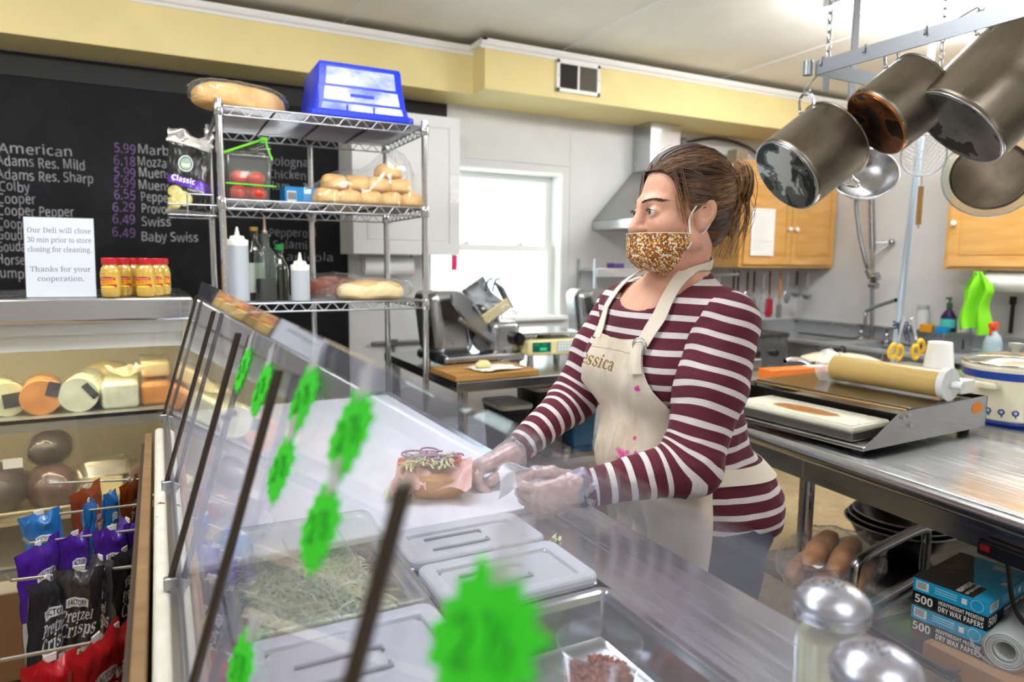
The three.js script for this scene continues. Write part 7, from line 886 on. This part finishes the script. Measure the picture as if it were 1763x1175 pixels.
    // ear
    const xe = ax + 0.42 * (z + 0.006); let e = sEll(xe, y, z, [0.0755, -0.008, -0.01 - 0.2 * (y + 0.008)], [0.0085, 0.0285, 0.0185]); e = smin(e, sEll(xe, y, z, [0.073, -0.034, -0.003], [0.007, 0.0095, 0.008]), 0.008); e = smax(e, -sEll(xe, y, z, [0.0885, -0.004, -0.008 - 0.2 * y], [0.0125, 0.019, 0.0115]), 0.003); d = smin(d, e, 0.006);
    return d;
  };
  const neckW = [mad(hw(0, -0.06, -0.022), [0, 0, 0], 0), NB];
  const neck = (x, y, z) => sCap(x, y, z, neckW[0], [NB[0], NB[1] - 0.04, NB[2]], 0.05, 0.06);
  const headWorld = (x, y, z) => { const q = hl(x, y, z); return smin(headL(...q), neck(x, y, z), 0.025); };
  const headG = nets(headWorld, [HC[0] - 0.15, HC[1] - 0.2, HC[2] - 0.15], [HC[0] + 0.15, HC[1] + 0.15, HC[2] + 0.15], 0.0026);
  // ---- hands: x toward the thumb, y back of the hand, z along the fingers ----
  const handSDF = (W, hx, hy, hz, curl, spread, thumb, sc = 1) => {
    const P = (a, b, c) => mad(mad(mad(W, hx, a * sc), hy, b * sc), hz, c * sc), bones = [];
    const roots = [[-0.03, 0, 0.08, 0.056, 0.0078], [-0.0105, 0.002, 0.086, 0.068, 0.0086], [0.01, 0.003, 0.088, 0.073, 0.0089], [0.03, 0.001, 0.084, 0.066, 0.0086]];
    roots.forEach(([a, b, c, L, r], i) => { let p = [a, b, c], an = 0; const lat = spread * (i - 1.5); [0.46, 0.31, 0.23].forEach((k, j) => { an += curl[i][j]; const q = [p[0] + Math.sin(lat) * L * k, p[1] - Math.sin(an) * L * k, p[2] + Math.cos(an) * L * k * Math.cos(lat)]; bones.push([P(...p), P(...q), r * (1 - j * 0.07) * sc, r * (0.95 - j * 0.08) * sc]); p = q; }); });
    const th = thumb.map((q) => P(...q)); for (let i = 0; i < th.length - 1; i++) bones.push([th[i], th[i + 1], [0.014, 0.0105, 0.0095][i] * sc, [0.0105, 0.0095, 0.0082][i] * sc]);
    const pc = [[-0.026, 0, 0.012, -0.03, 0, 0.078, 0.014, 0.0125], [-0.008, 0.001, 0.004, -0.0105, 0.001, 0.083, 0.0165, 0.0135], [0.01, 0.002, 0.004, 0.01, 0.002, 0.085, 0.017, 0.0135], [0.022, 0, 0.012, 0.03, 0, 0.08, 0.0165, 0.0125]].map((q) => [P(q[0], q[1], q[2]), P(q[3], q[4], q[5]), q[6] * sc, q[7] * sc]), wrist = [mad(W, hz, -0.03), P(0, 0, 0.02), 0.0255 * sc, 0.023 * sc];
    return (x, y, z) => { let d = sCap(x, y, z, ...wrist); for (const b of pc) d = smin(d, sCap(x, y, z, ...b), 0.018); for (const b of bones) d = smin(d, sCap(x, y, z, ...b), 0.0055); return d; };
  };
  const frame = (hz, up) => { hz = nrm(hz); const hx = nrm(mad(up, hz, -dot(up, hz))); return [hx, hz]; };
  // near hand: back of the hand faces out, thumb up pinching paper
  const [lx, lz] = frame([-0.95, -0.16, -0.16], [-0.15, 0.8, 0.35]); const ly = nrm(crs(lx, lz).map((q) => -q)); const lyy = dot(ly, [0, 0.2, 1]) > 0 ? ly : ly.map((q) => -q);
  const LH = handSDF(LW, lx, lyy, lz, [[0.95, 1.15, 0.7], [0.9, 1.1, 0.7], [0.8, 1.05, 0.65], [0.65, 0.95, 0.6]], 0.03, [[0.02, -0.012, 0.02], [0.042, -0.022, 0.05], [0.046, -0.026, 0.082], [0.036, -0.03, 0.105]]);
  const [rx, rz] = frame([-0.93, -0.2, 0.05], [0.1, 0.45, 0.9]); let ry = nrm(crs(rx, rz)); if (ry[1] < 0) ry = ry.map((q) => -q);
  const RH = handSDF(RW, rx, ry, rz, [[0.9, 1.1, 0.6], [0.85, 1.05, 0.6], [0.8, 1.0, 0.6], [0.7, 0.95, 0.55]], 0.03, [[0.02, -0.012, 0.02], [0.036, -0.026, 0.05], [0.03, -0.036, 0.08], [0.018, -0.04, 0.1]]);
  const bounds = (W, hz, m) => { const c = mad(W, hz, 0.05); return [c.map((q) => q - m), c.map((q) => q + m)]; };
  const [lb0, lb1] = bounds(LW, lz, 0.105), [rb0, rb1] = bounds(RW, rz, 0.105);
  // ---- whole body: skin under the clothes, one surface ----
  const KL = [1.03, 0.46, -1.05], KR = [1.03, 0.46, -1.24], AL = [1.07, 0.08, -1.05], AR = [1.07, 0.08, -1.25];
  const legs = (x, y, z, o) => { let d = smin(sCap(x, y, z, [1.06, 0.82, -1.05], KL, 0.1 - o, 0.068 - o), sCap(x, y, z, KL, AL, 0.066 - o, 0.05 - o), 0.03); d = smin(d, smin(sCap(x, y, z, [1.06, 0.82, -1.235], KR, 0.1 - o, 0.068 - o), sCap(x, y, z, KR, AR, 0.066 - o, 0.05 - o), 0.03), 0.02); return d; };
  const armL = arm(LS, LE, LW, 0.06, 0.04, 0.026), armR = arm(RS, RE, RW, 0.057, 0.039, 0.026);
  const bodyG = nets((x, y, z) => { let d = torso(x, y, z) + 0.0075; d = smin(d, legs(x, y, z, 0.012), 0.03); d = smin(d, armL(x, y, z), 0.02); d = smin(d, armR(x, y, z), 0.02); d = smin(d, neck(x, y, z) + 0.002, 0.03); return d; }, [0.6, 0.04, -1.48], [1.26, 1.42, -0.86], 0.0105);
  const skinMap = dataTex(256, (u, v) => { const n = tile((a, b) => fbm(a * 6, b * 6, 3, 5))(u, v), f = tile((a, b) => fbm(a * 40, b * 40, 7, 2))(u, v); return [0.845 + n * 0.03 + f * 0.03, 0.635 + n * 0.045 + f * 0.035, 0.545 + n * 0.045 + f * 0.035]; }, { srgb: true, repeat: [8, 8] });
  const skin = std(0xffffff, 0.48, 0, { map: skinMap, sheen: 0.15 });
  const hands = [nets(LH, lb0, lb1, 0.003), nets(RH, rb0, rb1, 0.003)];
  M('body', T0(muv(cat(bodyG, headG, ...hands))), skin, person);
  // eyes, brows
  for (const s of [-1, 1]) {
    const c = hw(s * 0.031, -0.004, 0.0775), e = new THREE.Group(); e.name = 'eye'; e.position.set(c[0] - ORG[0], c[1], c[2] - ORG[2]); person.add(e); const gz = nrm(mad(mad(Fz, Fx, -0.12), Fy, 0.06)), q = new THREE.Quaternion().setFromUnitVectors(V(0, 0, 1), V(...gz)); e.quaternion.copy(q);
    M('eyeball', new THREE.SphereGeometry(0.0122, 28, 20), std(0xe6e0dc, 0.15), e); M('iris', xf(new THREE.SphereGeometry(0.0124, 24, 10, 0, 2 * PI, 0, 0.5), 0, 0, 0, PI / 2), std(0x46596a, 0.1), e); M('pupil', xf(new THREE.SphereGeometry(0.0126, 20, 8, 0, 2 * PI, 0, 0.22), 0, 0, 0, PI / 2), std(0x060606, 0.05), e);
    const lash = []; for (let k = 0; k < 16; k++) { const t = k / 15 - 0.5, a = hw(s * (0.031 + t * 0.026), 0.0008 - t * t * 0.014, 0.0905 - t * t * 0.02), b = hw(s * (0.031 + t * 0.032), 0.0035 - t * t * 0.012, 0.0965 - t * t * 0.02); lash.push(rod(a, b, 0.0004, 4, 0.0001)); } M('eyelashes', T0(cat(...lash)), std(0x1d1410, 0.6), person).userData.kind = 'stuff';
    const br = []; for (let k = 0; k < 60; k++) { const t = k / 59, x = 0.012 + t * 0.036, y = 0.0165 + 0.0065 * Math.sin(t * 2.4) - 0.004 * t + rr(-0.0022, 0.0022); const P = (xx, yy) => { let z = 0.11; while (z > 0 && headL(xx, yy, z) > 0.0006) z -= 0.0006; return hw(s * xx, yy, z); }; const a = P(x, y), b = P(x + 0.007, y + 0.0016 - 0.002 * t); br.push(rod(a, b, 0.001, 4, 0.0003)); } M('eyebrow', T0(cat(...br)), std(0x4a3222, 0.7), person).userData.kind = 'stuff';
  }
  // ---- mask ----
  {
    const tm = 1.26, surf = (th, y) => { const sx = Math.sin(th), cz = Math.cos(th); let r = 0.17; for (let i = 0; i < 120; i++) { const d = headL(sx * r, y, cz * r + 0.0); if (d < 0.0008 || r < 0.02) break; r -= Math.max(0.0006, d * 0.7); } return r; };
    const tex = dataTex(256, (u, v) => [0.62, 0.38, 0.1], { srgb: true }); { const d = tex.image.data, n = 256; const dotp = (cx, cyy, r, c, sq) => { for (let j = -r - 2; j <= r + 2; j++) for (let i = -r - 2; i <= r + 2; i++) { if (Math.hypot(i, j * sq) > r) continue; const x = (cx + i + n) % n | 0, y = (cyy + j + n) % n | 0, o = (y * n + x) * 4; d[o] = c[0]; d[o + 1] = c[1]; d[o + 2] = c[2]; } }; for (let k = 0; k < 340; k++) { const c = [[236, 226, 206], [240, 232, 220], [222, 158, 38], [112, 62, 14], [232, 214, 180]][rnd() * 5 | 0]; dotp(rnd() * n, rnd() * n, 4 + rnd() * 4, c, 0.6 + rnd() * 0.9); } }
    tex.repeat.set(16, 16);
    const pt = (u, v) => { const th = lerp(-tm, tm, u), k = Math.abs(th) / tm, yt = -0.05 + 0.004 * Math.cos(th * 2) + 0.006 * k, ybm = -0.13 + 0.05 * Math.pow(k, 3), e = 1 - Math.pow(k, 6) * 0.0, y = lerp(yt, lerp(ybm, -0.078, smoothstep(k, 0.8, 1)), v); const r0 = surf(th, y), tent = (0.1125 - 0.026 * smoothstep(v, 0.5, 1)) * (1 - 0.27 * k * k); const r = Math.max(r0 + 0.0035, Math.min(tent, r0 + 0.03)); return V(...hw(Math.sin(th) * r, y, Math.cos(th) * r)); };
    const g = slab(44, 26, (u, v) => pt(u, v), -0.0016); const mk = M('face_mask', T0(g), std(0xffffff, 0.85, 0, { map: tex, sheen: 0.3 }), person, 'mustard face mask scattered with small white dots'); { const uv = mk.geometry.attributes.uv, p = mk.geometry.attributes.position; for (let i = 0; i < uv.count; i++) { const q = hl(p.getX(i) + ORG[0], p.getY(i), p.getZ(i) + ORG[2]); uv.setXY(i, Math.atan2(q[0], q[2]) * 0.1, q[1]); } }
    M('center_seam', T0(tube(Array.from({ length: 12 }, (_, i) => { const p = pt(0.5, i / 11); return p.add(V(Fz[0], 0, Fz[2]).multiplyScalar(0.002)); }), 0.0008, 30, 5)), std(0x8a5416, 0.8), mk); M('edge_piping', T0(tube(Array.from({ length: 30 }, (_, i) => pt(i / 29, 0.0)), 0.001, 60, 5)), std(0xe4d8c2, 0.8), mk);
    const st = std(0xefeeec, 0.7); for (const s of [-1, 1]) { const a = pt(s > 0 ? 1 : 0, 0.05), b = pt(s > 0 ? 1 : 0, 0.95), t1 = hw(s * 0.075, 0.027, -0.014), t2 = hw(s * 0.068, 0.0, -0.038), t3 = hw(s * 0.064, -0.04, -0.02), m1 = hw(s * 0.073, -0.012, 0.022), m2 = hw(s * 0.068, -0.055, 0.008); M('ear_loop', T0(tube([a, V(...m1), V(...t1), V(...t2), V(...t3), V(...m2), b], 0.0019, 50, 6)), st, mk, 'white elastic ear loop'); }
  }
  // ---- hair ----
  {
    const BUN = [0.014, 0.062, -0.12], hairCap = (x, y, z) => { const ph = Math.atan2(x, y - 0.02); let d = sEll(x, y, z, [0, 0.042, -0.02], [0.0825, 0.096, 0.1]) + 0.004 * noise(x * 20, y * 20, z * 9) + 0.0018 * Math.sin(ph * 46 + 3 * noise(x * 30, y * 30, z * 30)) + 0.0016 * noise(x * 60, y * 60, z * 25); d = smin(d, sEll(x, y, z, [0, -0.03, -0.055], [0.058, 0.05, 0.05]), 0.03); const ax = Math.abs(x), line = z - (0.03 + 0.5 * y - 0.2 * ax - 0.05 * smoothstep(ax, 0.06, 0.08) * smoothstep(0.03 - y, 0, 0.05)); return smax(d, line, 0.012); };
    const bun = (x, y, z) => { let d = sEll(x, y, z, BUN, [0.037, 0.037, 0.03]) + 0.006 * noise(x * 45, y * 45, z * 45) + 0.003 * noise(x * 110, y * 110, z * 110); d = smin(d, sCap(x, y, z, [0, 0.035, -0.09], BUN, 0.026, 0.03), 0.015); d = smin(d, sCap(x, y, z, [0.004, 0.02, -0.125], [0.012, -0.045, -0.12], 0.022, 0.008) + 0.003 * noise(x * 80, y * 30, z * 80), 0.012); return d; };
    const cols = ['#2e1d16', '#3a251b', '#4a3022', '#5c3d2a', '#74502f'].map((c) => new THREE.Color(c)), tips = ['#a3794c', '#8a623c', '#b98c58', '#6d4830'].map((c) => new THREE.Color(c));
    const hairM = std(0xffffff, 0.42, 0, { vertexColors: true, sheen: 0.3 });
    const dark = (g, f) => { const p = g.attributes.position, c = new Float32Array(p.count * 3); for (let i = 0; i < p.count; i++) { const k = f(p.getX(i), p.getY(i), p.getZ(i)); c.set([k.r, k.g, k.b], i * 3); } g.setAttribute('color', new THREE.BufferAttribute(c, 3)); return g; };
    const toW = (g) => { const p = g.attributes.position, n = g.attributes.normal; for (let i = 0; i < p.count; i++) { const q = hw(p.getX(i), p.getY(i), p.getZ(i)); p.setXYZ(i, ...q); if (n) { const a = n.getX(i), b = n.getY(i), c = n.getZ(i); n.setXYZ(i, Fx[0] * a + Fy[0] * b + Fz[0] * c, Fx[1] * a + Fy[1] * b + Fz[1] * c, Fx[2] * a + Fy[2] * b + Fz[2] * c); } } return g; };
    const capG = toW(dark(nets(hairCap, [-0.11, -0.1, -0.15], [0.11, 0.16, 0.12], 0.003), (x, y, z) => cols[clamp(2 + 2 * noise(x * 40, y * 40, z * 12), 0, 3.9) | 0]));
    const bunG = toW(dark(nets(bun, [-0.07, -0.08, -0.18], [0.08, 0.12, -0.06], 0.003), (x, y, z) => noise(x * 50, y * 50, z * 50) > 0 ? tips[3] : cols[4]));
    const hairG = M('hair', T0(cat(capG, bunG)), hairM, person, 'brown hair pulled back into a messy bun');
    const strands = [], strand = (pts, r, c0, c1, seg = 10) => { const g = new THREE.TubeGeometry(curve(pts.map((p) => V(...p))), seg, r, 4, false), p = g.attributes.position, c = new Float32Array(p.count * 3); for (let i = 0; i < p.count; i++) { const t = Math.floor(i / 5) / seg; c.set([lerp(c0.r, c1.r, t), lerp(c0.g, c1.g, t), lerp(c0.b, c1.b, t)], i * 3); } g.setAttribute('color', new THREE.BufferAttribute(c, 3)); strands.push(toW(g)); };
    const onCap = (x, y, z, off) => { const c = [0, 0.041, -0.02]; let d = nrm([x - c[0], y - c[1], z - c[2]]), r = 0.05; for (let i = 0; i < 60; i++) { const p = mad(c, d, r), q = sEll(...p, [0, 0.042, -0.02], [0.0825, 0.096, 0.1]); if (Math.abs(q) < 0.0003) break; r -= q * 0.9; } return mad(c, d, r + off); };
    for (let i = 0; i < 760; i++) { const s = rnd() < 0.62 ? 1 : -1, t = rnd(); // start on the hairline: forehead to behind the ear
      const a = t * 2.2, sx = s * 0.075 * Math.sin(Math.min(a, PI / 2)), sy = 0.085 - 0.15 * Math.max(0, t - 0.25), sz = 0.042 + 0.5 * sy - 0.2 * Math.abs(sx); const off = rr(0.0004, 0.0035), P = []; const e = [BUN[0] + rr(-0.02, 0.02), BUN[1] - 0.012 + rr(-0.02, 0.02), -0.1]; for (let k = 0; k <= 6; k++) { const u = k / 6, m = [lerp(sx, e[0], u), lerp(sy, e[1], u) + 0.02 * Math.sin(u * PI) * (t < 0.4 ? 1 : -0.3), lerp(sz, e[2], u)]; P.push(u > 0.9 ? e : onCap(m[0] + s * 0.03 * Math.sin(u * PI), m[1], m[2], off * Math.sin(u * PI * 0.9 + 0.2))); } const c = cols[rnd() * 5 | 0], hi = rnd() < 0.18; strand(P, rr(0.0007, 0.0014), hi ? tips[1] : c, hi ? tips[0] : cols[2 + (rnd() * 3 | 0)]); }
    for (let i = 0; i < 110; i++) { const s = i % 4 ? 1 : -1, y0 = rr(0.0, 0.05), P = [[s * 0.066, y0 + 0.03, 0.04 + rr(-0.01, 0.01)], [s * 0.079, y0 + 0.022, 0.015], [s * 0.086, y0 * 0.7 + 0.02, -0.012], [s * 0.08, y0 * 0.6 + 0.018, -0.045], [s * 0.055, y0 * 0.6 + 0.026, -0.085], [BUN[0] + rr(-0.02, 0.02), BUN[1] + rr(-0.02, 0.01), -0.108]]; strand(P, rr(0.0008, 0.0014), cols[rnd() * 4 | 0], cols[2 + (rnd() * 3 | 0)]); }
    for (let i = 0; i < 240; i++) { const a = rnd() * 6.3, b = rr(-1.2, 1.2), R = rr(0.028, 0.044), P = []; const a1 = a + rr(1.2, 3.2), tilt = rr(-1, 1); for (let k = 0; k <= 6; k++) { const q = lerp(a, a1, k / 6), w = b + tilt * Math.sin(k / 6 * PI) * 0.5; P.push([BUN[0] + R * Math.cos(q) * Math.cos(w), BUN[1] + R * 1.05 * Math.sin(q) * Math.cos(w * 0.5), BUN[2] + R * 0.85 * Math.sin(w)]); } strand(P, rr(0.0007, 0.0013), cols[3 + (rnd() * 2 | 0)], tips[rnd() * 3 | 0]); }
    for (let i = 0; i < 150; i++) { const x = rr(-0.028, 0.038), y0 = BUN[1] + rr(-0.03, 0.02), L = rr(0.05, 0.14), z0 = BUN[2] + rr(-0.03, 0.03), P = []; for (let k = 0; k <= 5; k++) { const u = k / 5; P.push([x + 0.012 * Math.sin(u * 3 + i) + x * u * 0.3, y0 - L * u, z0 + rr(-0.002, 0.002) - 0.012 * Math.sin(u * PI) + 0.012 * u]); } strand(P, rr(0.0006, 0.0012), cols[3 + (rnd() * 2 | 0)], tips[rnd() * 3 | 0]); }
    for (let i = 0; i < 46; i++) { const s = i % 3 ? 1 : -1, x = s * rr(0.045, 0.066), P = [], y0 = rr(0.06, 0.085), L = rr(0.05, 0.11); for (let k = 0; k <= 6; k++) { const u = k / 6; P.push([x + s * 0.016 * Math.sin(u * 2.4), y0 - L * u, 0.052 + 0.016 * Math.sin(u * 2) - 0.03 * u + rr(-0.001, 0.001) - (i % 5) * 0.004]); } strand(P, rr(0.0004, 0.0009), cols[3], tips[i % 3]); }
    for (let i = 0; i < 60; i++) { const a = rnd() * 6.3, P = [], d = nrm([Math.cos(a), rr(0.2, 1), Math.sin(a) - 0.3]), b = onCap(d[0] * 0.1, 0.04 + d[1] * 0.1, -0.02 + d[2] * 0.1, 0); for (let k = 0; k <= 4; k++) { const u = k / 4; P.push(mad(mad(b, d, 0.022 * u), [0, 0, -1], 0.035 * u * u)); } strand(P, 0.0003, cols[4], tips[0], 6); }
    const sm = M('loose_strands', T0(cat(...strands)), hairM, hairG, 'streaked light brown strands'); sm.userData.kind = 'stuff';
  }
  // ---- jeans and shoes ----
  const jeans = nets((x, y, z) => { let d = near(smin(torso(x, y, z) + 0.013, legs(x, y, z, 0), 0.03), () => wr(x, y, z, 20, 0.003)); return Math.max(d, y - 0.9, 0.075 - y); }, [0.84, 0.05, -1.4], [1.26, 0.93, -0.9], 0.011);
  M('jeans', T0(muv(jeans)), std(0x39435c, 0.85, 0, { bumpMap: grain, bumpScale: 0.0006 }), person, 'faded blue jeans');
  for (const [A, s] of [[AL, 1], [AR, -1]]) { const f = (x, y, z) => { let d = sCap(x, y, z, [A[0] + 0.02, 0.045, A[2]], [A[0] - 0.15, 0.035, A[2]], 0.044, 0.038); d = smin(d, sCap(x, y, z, [A[0] + 0.01, 0.05, A[2]], [A[0], 0.1, A[2]], 0.044, 0.05), 0.02); return Math.max(d, 0.0005 - y); }; M('shoe', T0(muv(nets(f, [A[0] - 0.22, -0.01, A[2] - 0.08], [A[0] + 0.1, 0.13, A[2] + 0.08], 0.007))), std(0x222226, 0.6), person, 'black work shoe'); }
  // ---- apron ----
  {
    const CXa = 1.02, CZa = -1.155, shell = (x, y, z) => { let d = torso(x, y, z); if (y < 0.92) d = smin(d, legs(x, y, z, -0.01), 0.06); return d; };
    const rad = (ph, y) => { const dx = -Math.cos(ph), dz = Math.sin(ph); let r = 0.36; for (let i = 0; i < 90; i++) { const d = shell(CXa + dx * r, y, CZa + dz * r); if (d < 0.0006 || r < 0.04) break; r -= Math.max(0.0005, d * 0.75); } return r; };
    const pm = (y) => y > 1.03 ? lerp(0.46, 0.98, Math.pow(smoothstep(1.225 - y, 0, 0.2), 1.6)) : y > 0.93 ? lerp(0.98, 1.22, smoothstep(1.03 - y, 0, 0.1)) : 1.22;
    const yTop = (u) => 1.232 - 0.008 * Math.sin(u * PI);
    const surf = (u, v, off) => { const y = lerp(0.5, yTop(u), v), m = pm(y), ph = lerp(-m, m, u); const low = smoothstep(1.0 - y, 0, 0.3), cl = 0.005 + 0.012 * low + 0.004 * smoothstep(1.2 - y, 0, 0.1); let r = rad(ph, Math.max(y, 0.5)) + cl; r = Math.max(r, low > 0 ? 0.13 : 0); r += (0.0035 + 0.008 * low) * Math.sin(ph * 13 + 2.5 * noise(ph * 2, y * 5, 3)) * smoothstep(1.16 - y, 0, 0.2) + 0.0025 * noise(ph * 12, y * 24, 6); return V(CXa - Math.cos(ph) * (r + off), y, CZa + Math.sin(ph) * (r + off)); };
    const tex = canvasTex(1024, 1024, (c, W, H) => { // u: -0.36..0.36 m across, y: 0.5..1.25 m
      const X = (a) => (a + 0.36) / 0.72 * W, Yy = (y) => (1.25 - y) / 0.75 * H; c.fillStyle = '#d6ccbd'; c.fillRect(0, 0, W, H); for (let i = 0; i < 500; i++) { c.fillStyle = `rgba(${rnd() < 0.5 ? '196,182,158' : '232,226,216'},0.10)`; c.beginPath(); c.ellipse(rnd() * W, rnd() * H, 50 * rnd() + 8, 60 * rnd() + 8, rnd() * 3, 0, 7); c.fill(); }
      for (let i = 0; i < 46; i++) { c.fillStyle = 'rgba(150,118,74,0.055)'; c.beginPath(); c.ellipse(X(rr(-0.1, 0.06)), Yy(rr(0.9, 1.06)), 26, 44, 0.2, 0, 7); c.fill(); }
      const blot = (x, y, r) => { for (let i = 0; i < 26; i++) { c.fillStyle = 'rgba(222,44,150,0.30)'; c.beginPath(); c.ellipse(X(x) + rr(-r, r), Yy(y) + rr(-r, r), rr(3, r * 0.6), rr(3, r * 0.7), rnd() * 3, 0, 7); c.fill(); } }; blot(0.035, 0.985, 15); blot(0.068, 0.992, 11); blot(0.055, 1.025, 4); blot(0.07, 1.135, 6); blot(0.09, 0.74, 10);
      c.strokeStyle = '#3a352f'; c.lineWidth = 4; c.beginPath(); c.moveTo(X(-0.085), Yy(1.073)); c.quadraticCurveTo(X(-0.078), Yy(1.066), X(-0.07), Yy(1.071)); c.stroke();
      c.save(); c.translate(X(-0.052), Yy(1.158)); c.rotate(0.1); c.fillStyle = '#8a6a3a'; c.font = 'italic bold 54px serif'; c.textAlign = 'center'; c.fillText('Jessica', 0, 0, 128); c.restore();
      c.strokeStyle = 'rgba(170,156,132,0.9)'; c.lineWidth = 3; c.beginPath(); c.moveTo(X(-0.2), Yy(1.2)); c.lineTo(X(0.2), Yy(1.2)); c.stroke(); });
    const ap = std(0xffffff, 0.85, 0, { map: tex, side: THREE.DoubleSide, bumpMap: grain, bumpScale: 0.0004 });
    const g = slab(70, 110, (u, v) => surf(u, v, 0), -0.0018), p = g.attributes.position, uv = g.attributes.uv; for (let i = 0; i < p.count; i++) { const ph = Math.atan2(p.getZ(i) - CZa, CXa - p.getX(i)); uv.setXY(i, (ph * 0.16 + 0.36) / 0.72, (p.getY(i) - 0.5) / 0.75); }
    const apron = M('apron', T0(g), ap, person, 'stained cream canvas apron with an embroidered name');
    const cloth = std(0xded5c6, 0.85, 0, { side: THREE.DoubleSide, bumpMap: grain, bumpScale: 0.0004 });
    const all = (x, y, z) => Math.min(torso(x, y, z), neck(x, y, z));
    const snap = (q, off) => { let p = [...q]; for (let i = 0; i < 14; i++) { const e = 0.003, d = all(...p) - off, n = nrm([all(p[0] + e, p[1], p[2]) - all(p[0] - e, p[1], p[2]), all(p[0], p[1] + e, p[2]) - all(p[0], p[1] - e, p[2]), all(p[0], p[1], p[2] + e) - all(p[0], p[1], p[2] - e)]); p = mad(p, n, -d * 0.8); } return p; };
    const ribbon = (pts, w, off) => { const cv = curve(pts.map((q) => V(...q))); return slab(60, 4, (u, v) => { const q = cv.getPoint(u), t = cv.getTangent(u), e = 0.004, p = q.toArray(); const n = V(all(p[0] + e, p[1], p[2]) - all(p[0] - e, p[1], p[2]), all(p[0], p[1] + e, p[2]) - all(p[0], p[1] - e, p[2]), all(p[0], p[1], p[2] + e) - all(p[0], p[1], p[2] - e)).normalize(), s = n.clone().cross(t).normalize(); const r = q.clone().addScaledVector(s, (v - 0.5) * w); return V(...snap(r.toArray(), off)); }, 0.0018); };
    const corner = (u) => surf(u, 0.985, 0.002).toArray(); const cL = corner(0.96), cR = corner(0.04);
    M('neck_strap', T0(ribbon([cL, [0.905, 1.275, -1.078], [0.945, 1.33, -1.082], [0.995, 1.375, -1.098], [1.04, 1.39, -1.14], [1.043, 1.39, -1.17], [1.0, 1.375, -1.215], [0.945, 1.33, -1.225], [0.905, 1.28, -1.228], cR], 0.03, 0.0075)), cloth, apron, 'cream neck strap');
    M('strap_fold', T0(slab(10, 12, (u, v) => { const q = surf(0.86 + 0.13 * u, 0.985 - 0.075 * v, 0.006 + 0.006 * Math.sin(u * PI)); return q; }, 0.003)), cloth, apron); { const q = surf(0.95, 0.985, 0.008); M('buckle', T0(cat(xf(new THREE.TorusGeometry(0.014, 0.0017, 8, 24), q.x, q.y, q.z, 0, -PI / 2 + 0.5, 0), xf(new THREE.TorusGeometry(0.014, 0.0017, 8, 24), q.x - 0.002, q.y - 0.006, q.z + 0.003, 0.3, -PI / 2 + 0.5, 0))), MAT.chrome, apron, 'two small steel rings'); }
    M('waist_tie', T0(slab(50, 3, (u, v) => { const ph = lerp(1.15, 2 * PI - 1.15, u), y = 0.955 + (v - 0.5) * 0.032 + 0.01 * Math.cos(ph); const r = rad(ph, y) + 0.005; return V(CXa - Math.cos(ph) * r, y, CZa + Math.sin(ph) * r); }, -0.002)), cloth, apron);
  }
  // ---- gloves, paper, watch ----
  {
    const gm = clear(0xffffff, 0.22, { transmission: 0.74, bumpMap: wrinkle, bumpScale: 0.002 });
    const glove = (H, W, hz, b0, b1, dW) => { const g = nets((x, y, z) => { const p = sub([x, y, z], W), t = dot(p, hz), k = smoothstep(0.03 - t, 0, 0.05); let d = H(x, y, z) - 0.0022 - 0.009 * k - 0.0017 * (noise(x * 75, y * 75, z * 75) + 0.6 * noise(x * 150, y * 150, z * 150)) * (1 + 1.5 * k); return Math.max(d, -t - 0.014); }, b0, b1, 0.003); M('glove', T0(muv(g)), gm, person, 'loose clear plastic food glove'); const cf = []; for (let i = 0; i <= 40; i++) { const a = i / 40 * 2 * PI, c = mad(W, hz, -0.014 + 0.004 * Math.sin(a * 3)), u = nrm(crs(hz, [0, 1, 0.2])), v = crs(hz, u), r = 0.0365 + 0.003 * Math.sin(a * 5); cf.push(V(...mad(mad(c, u, Math.cos(a) * r), v, Math.sin(a) * r))); } M('glove_cuff', T0(tube(cf, 0.0014, 80, 5, false)), gm, person); };
    glove(LH, LW, lz, lb0, lb1); glove(RH, RW, rz, rb0, rb1);
    const dW = nrm(sub(LW, LE)), c = mad(LW, dW, -0.002), q = new THREE.Quaternion().setFromUnitVectors(V(0, 0, 1), V(...dW)); const w = M('wristband', xf(new THREE.TorusGeometry(0.0315, 0.004, 10, 40).applyMatrix4(new THREE.Matrix4().makeScale(1, 1, 2.6))).applyQuaternion(q).translate(c[0] - ORG[0], c[1], c[2] - ORG[2]), std(0x27444f, 0.5), person, 'dark teal fitness band'); M('tracker', rb(0.02, 0.012, 0.03, 0.004, 0, 0.034, 0).applyQuaternion(q).translate(c[0] - ORG[0], c[1], c[2] - ORG[2]), std(0x6f2a8a, 0.4), w, 'purple tracker');
    const tp = mad(mad(mad(LW, lx, 0.043), lyy, -0.03), lz, 0.108); solo('wax_paper_sheet', 'small folded white wax paper pinched in the gloved hand', 'paper', slab(16, 10, (u, v) => V((u - 0.75) * 0.055, 0.008 * Math.sin(u * 4) + (v - 0.5) * 0.034 + 0.006 * noise(u * 4, v * 4, 3) - 0.02 * (1 - u) * (v < 0.4 ? 1 : 0.2), 0.012 * Math.sin(v * 4 + u * 3) - 0.004), 0.0008), std(0xf2f0ef, 0.6), tp, -0.2);
  }
}

renderer.render(scene, camera);
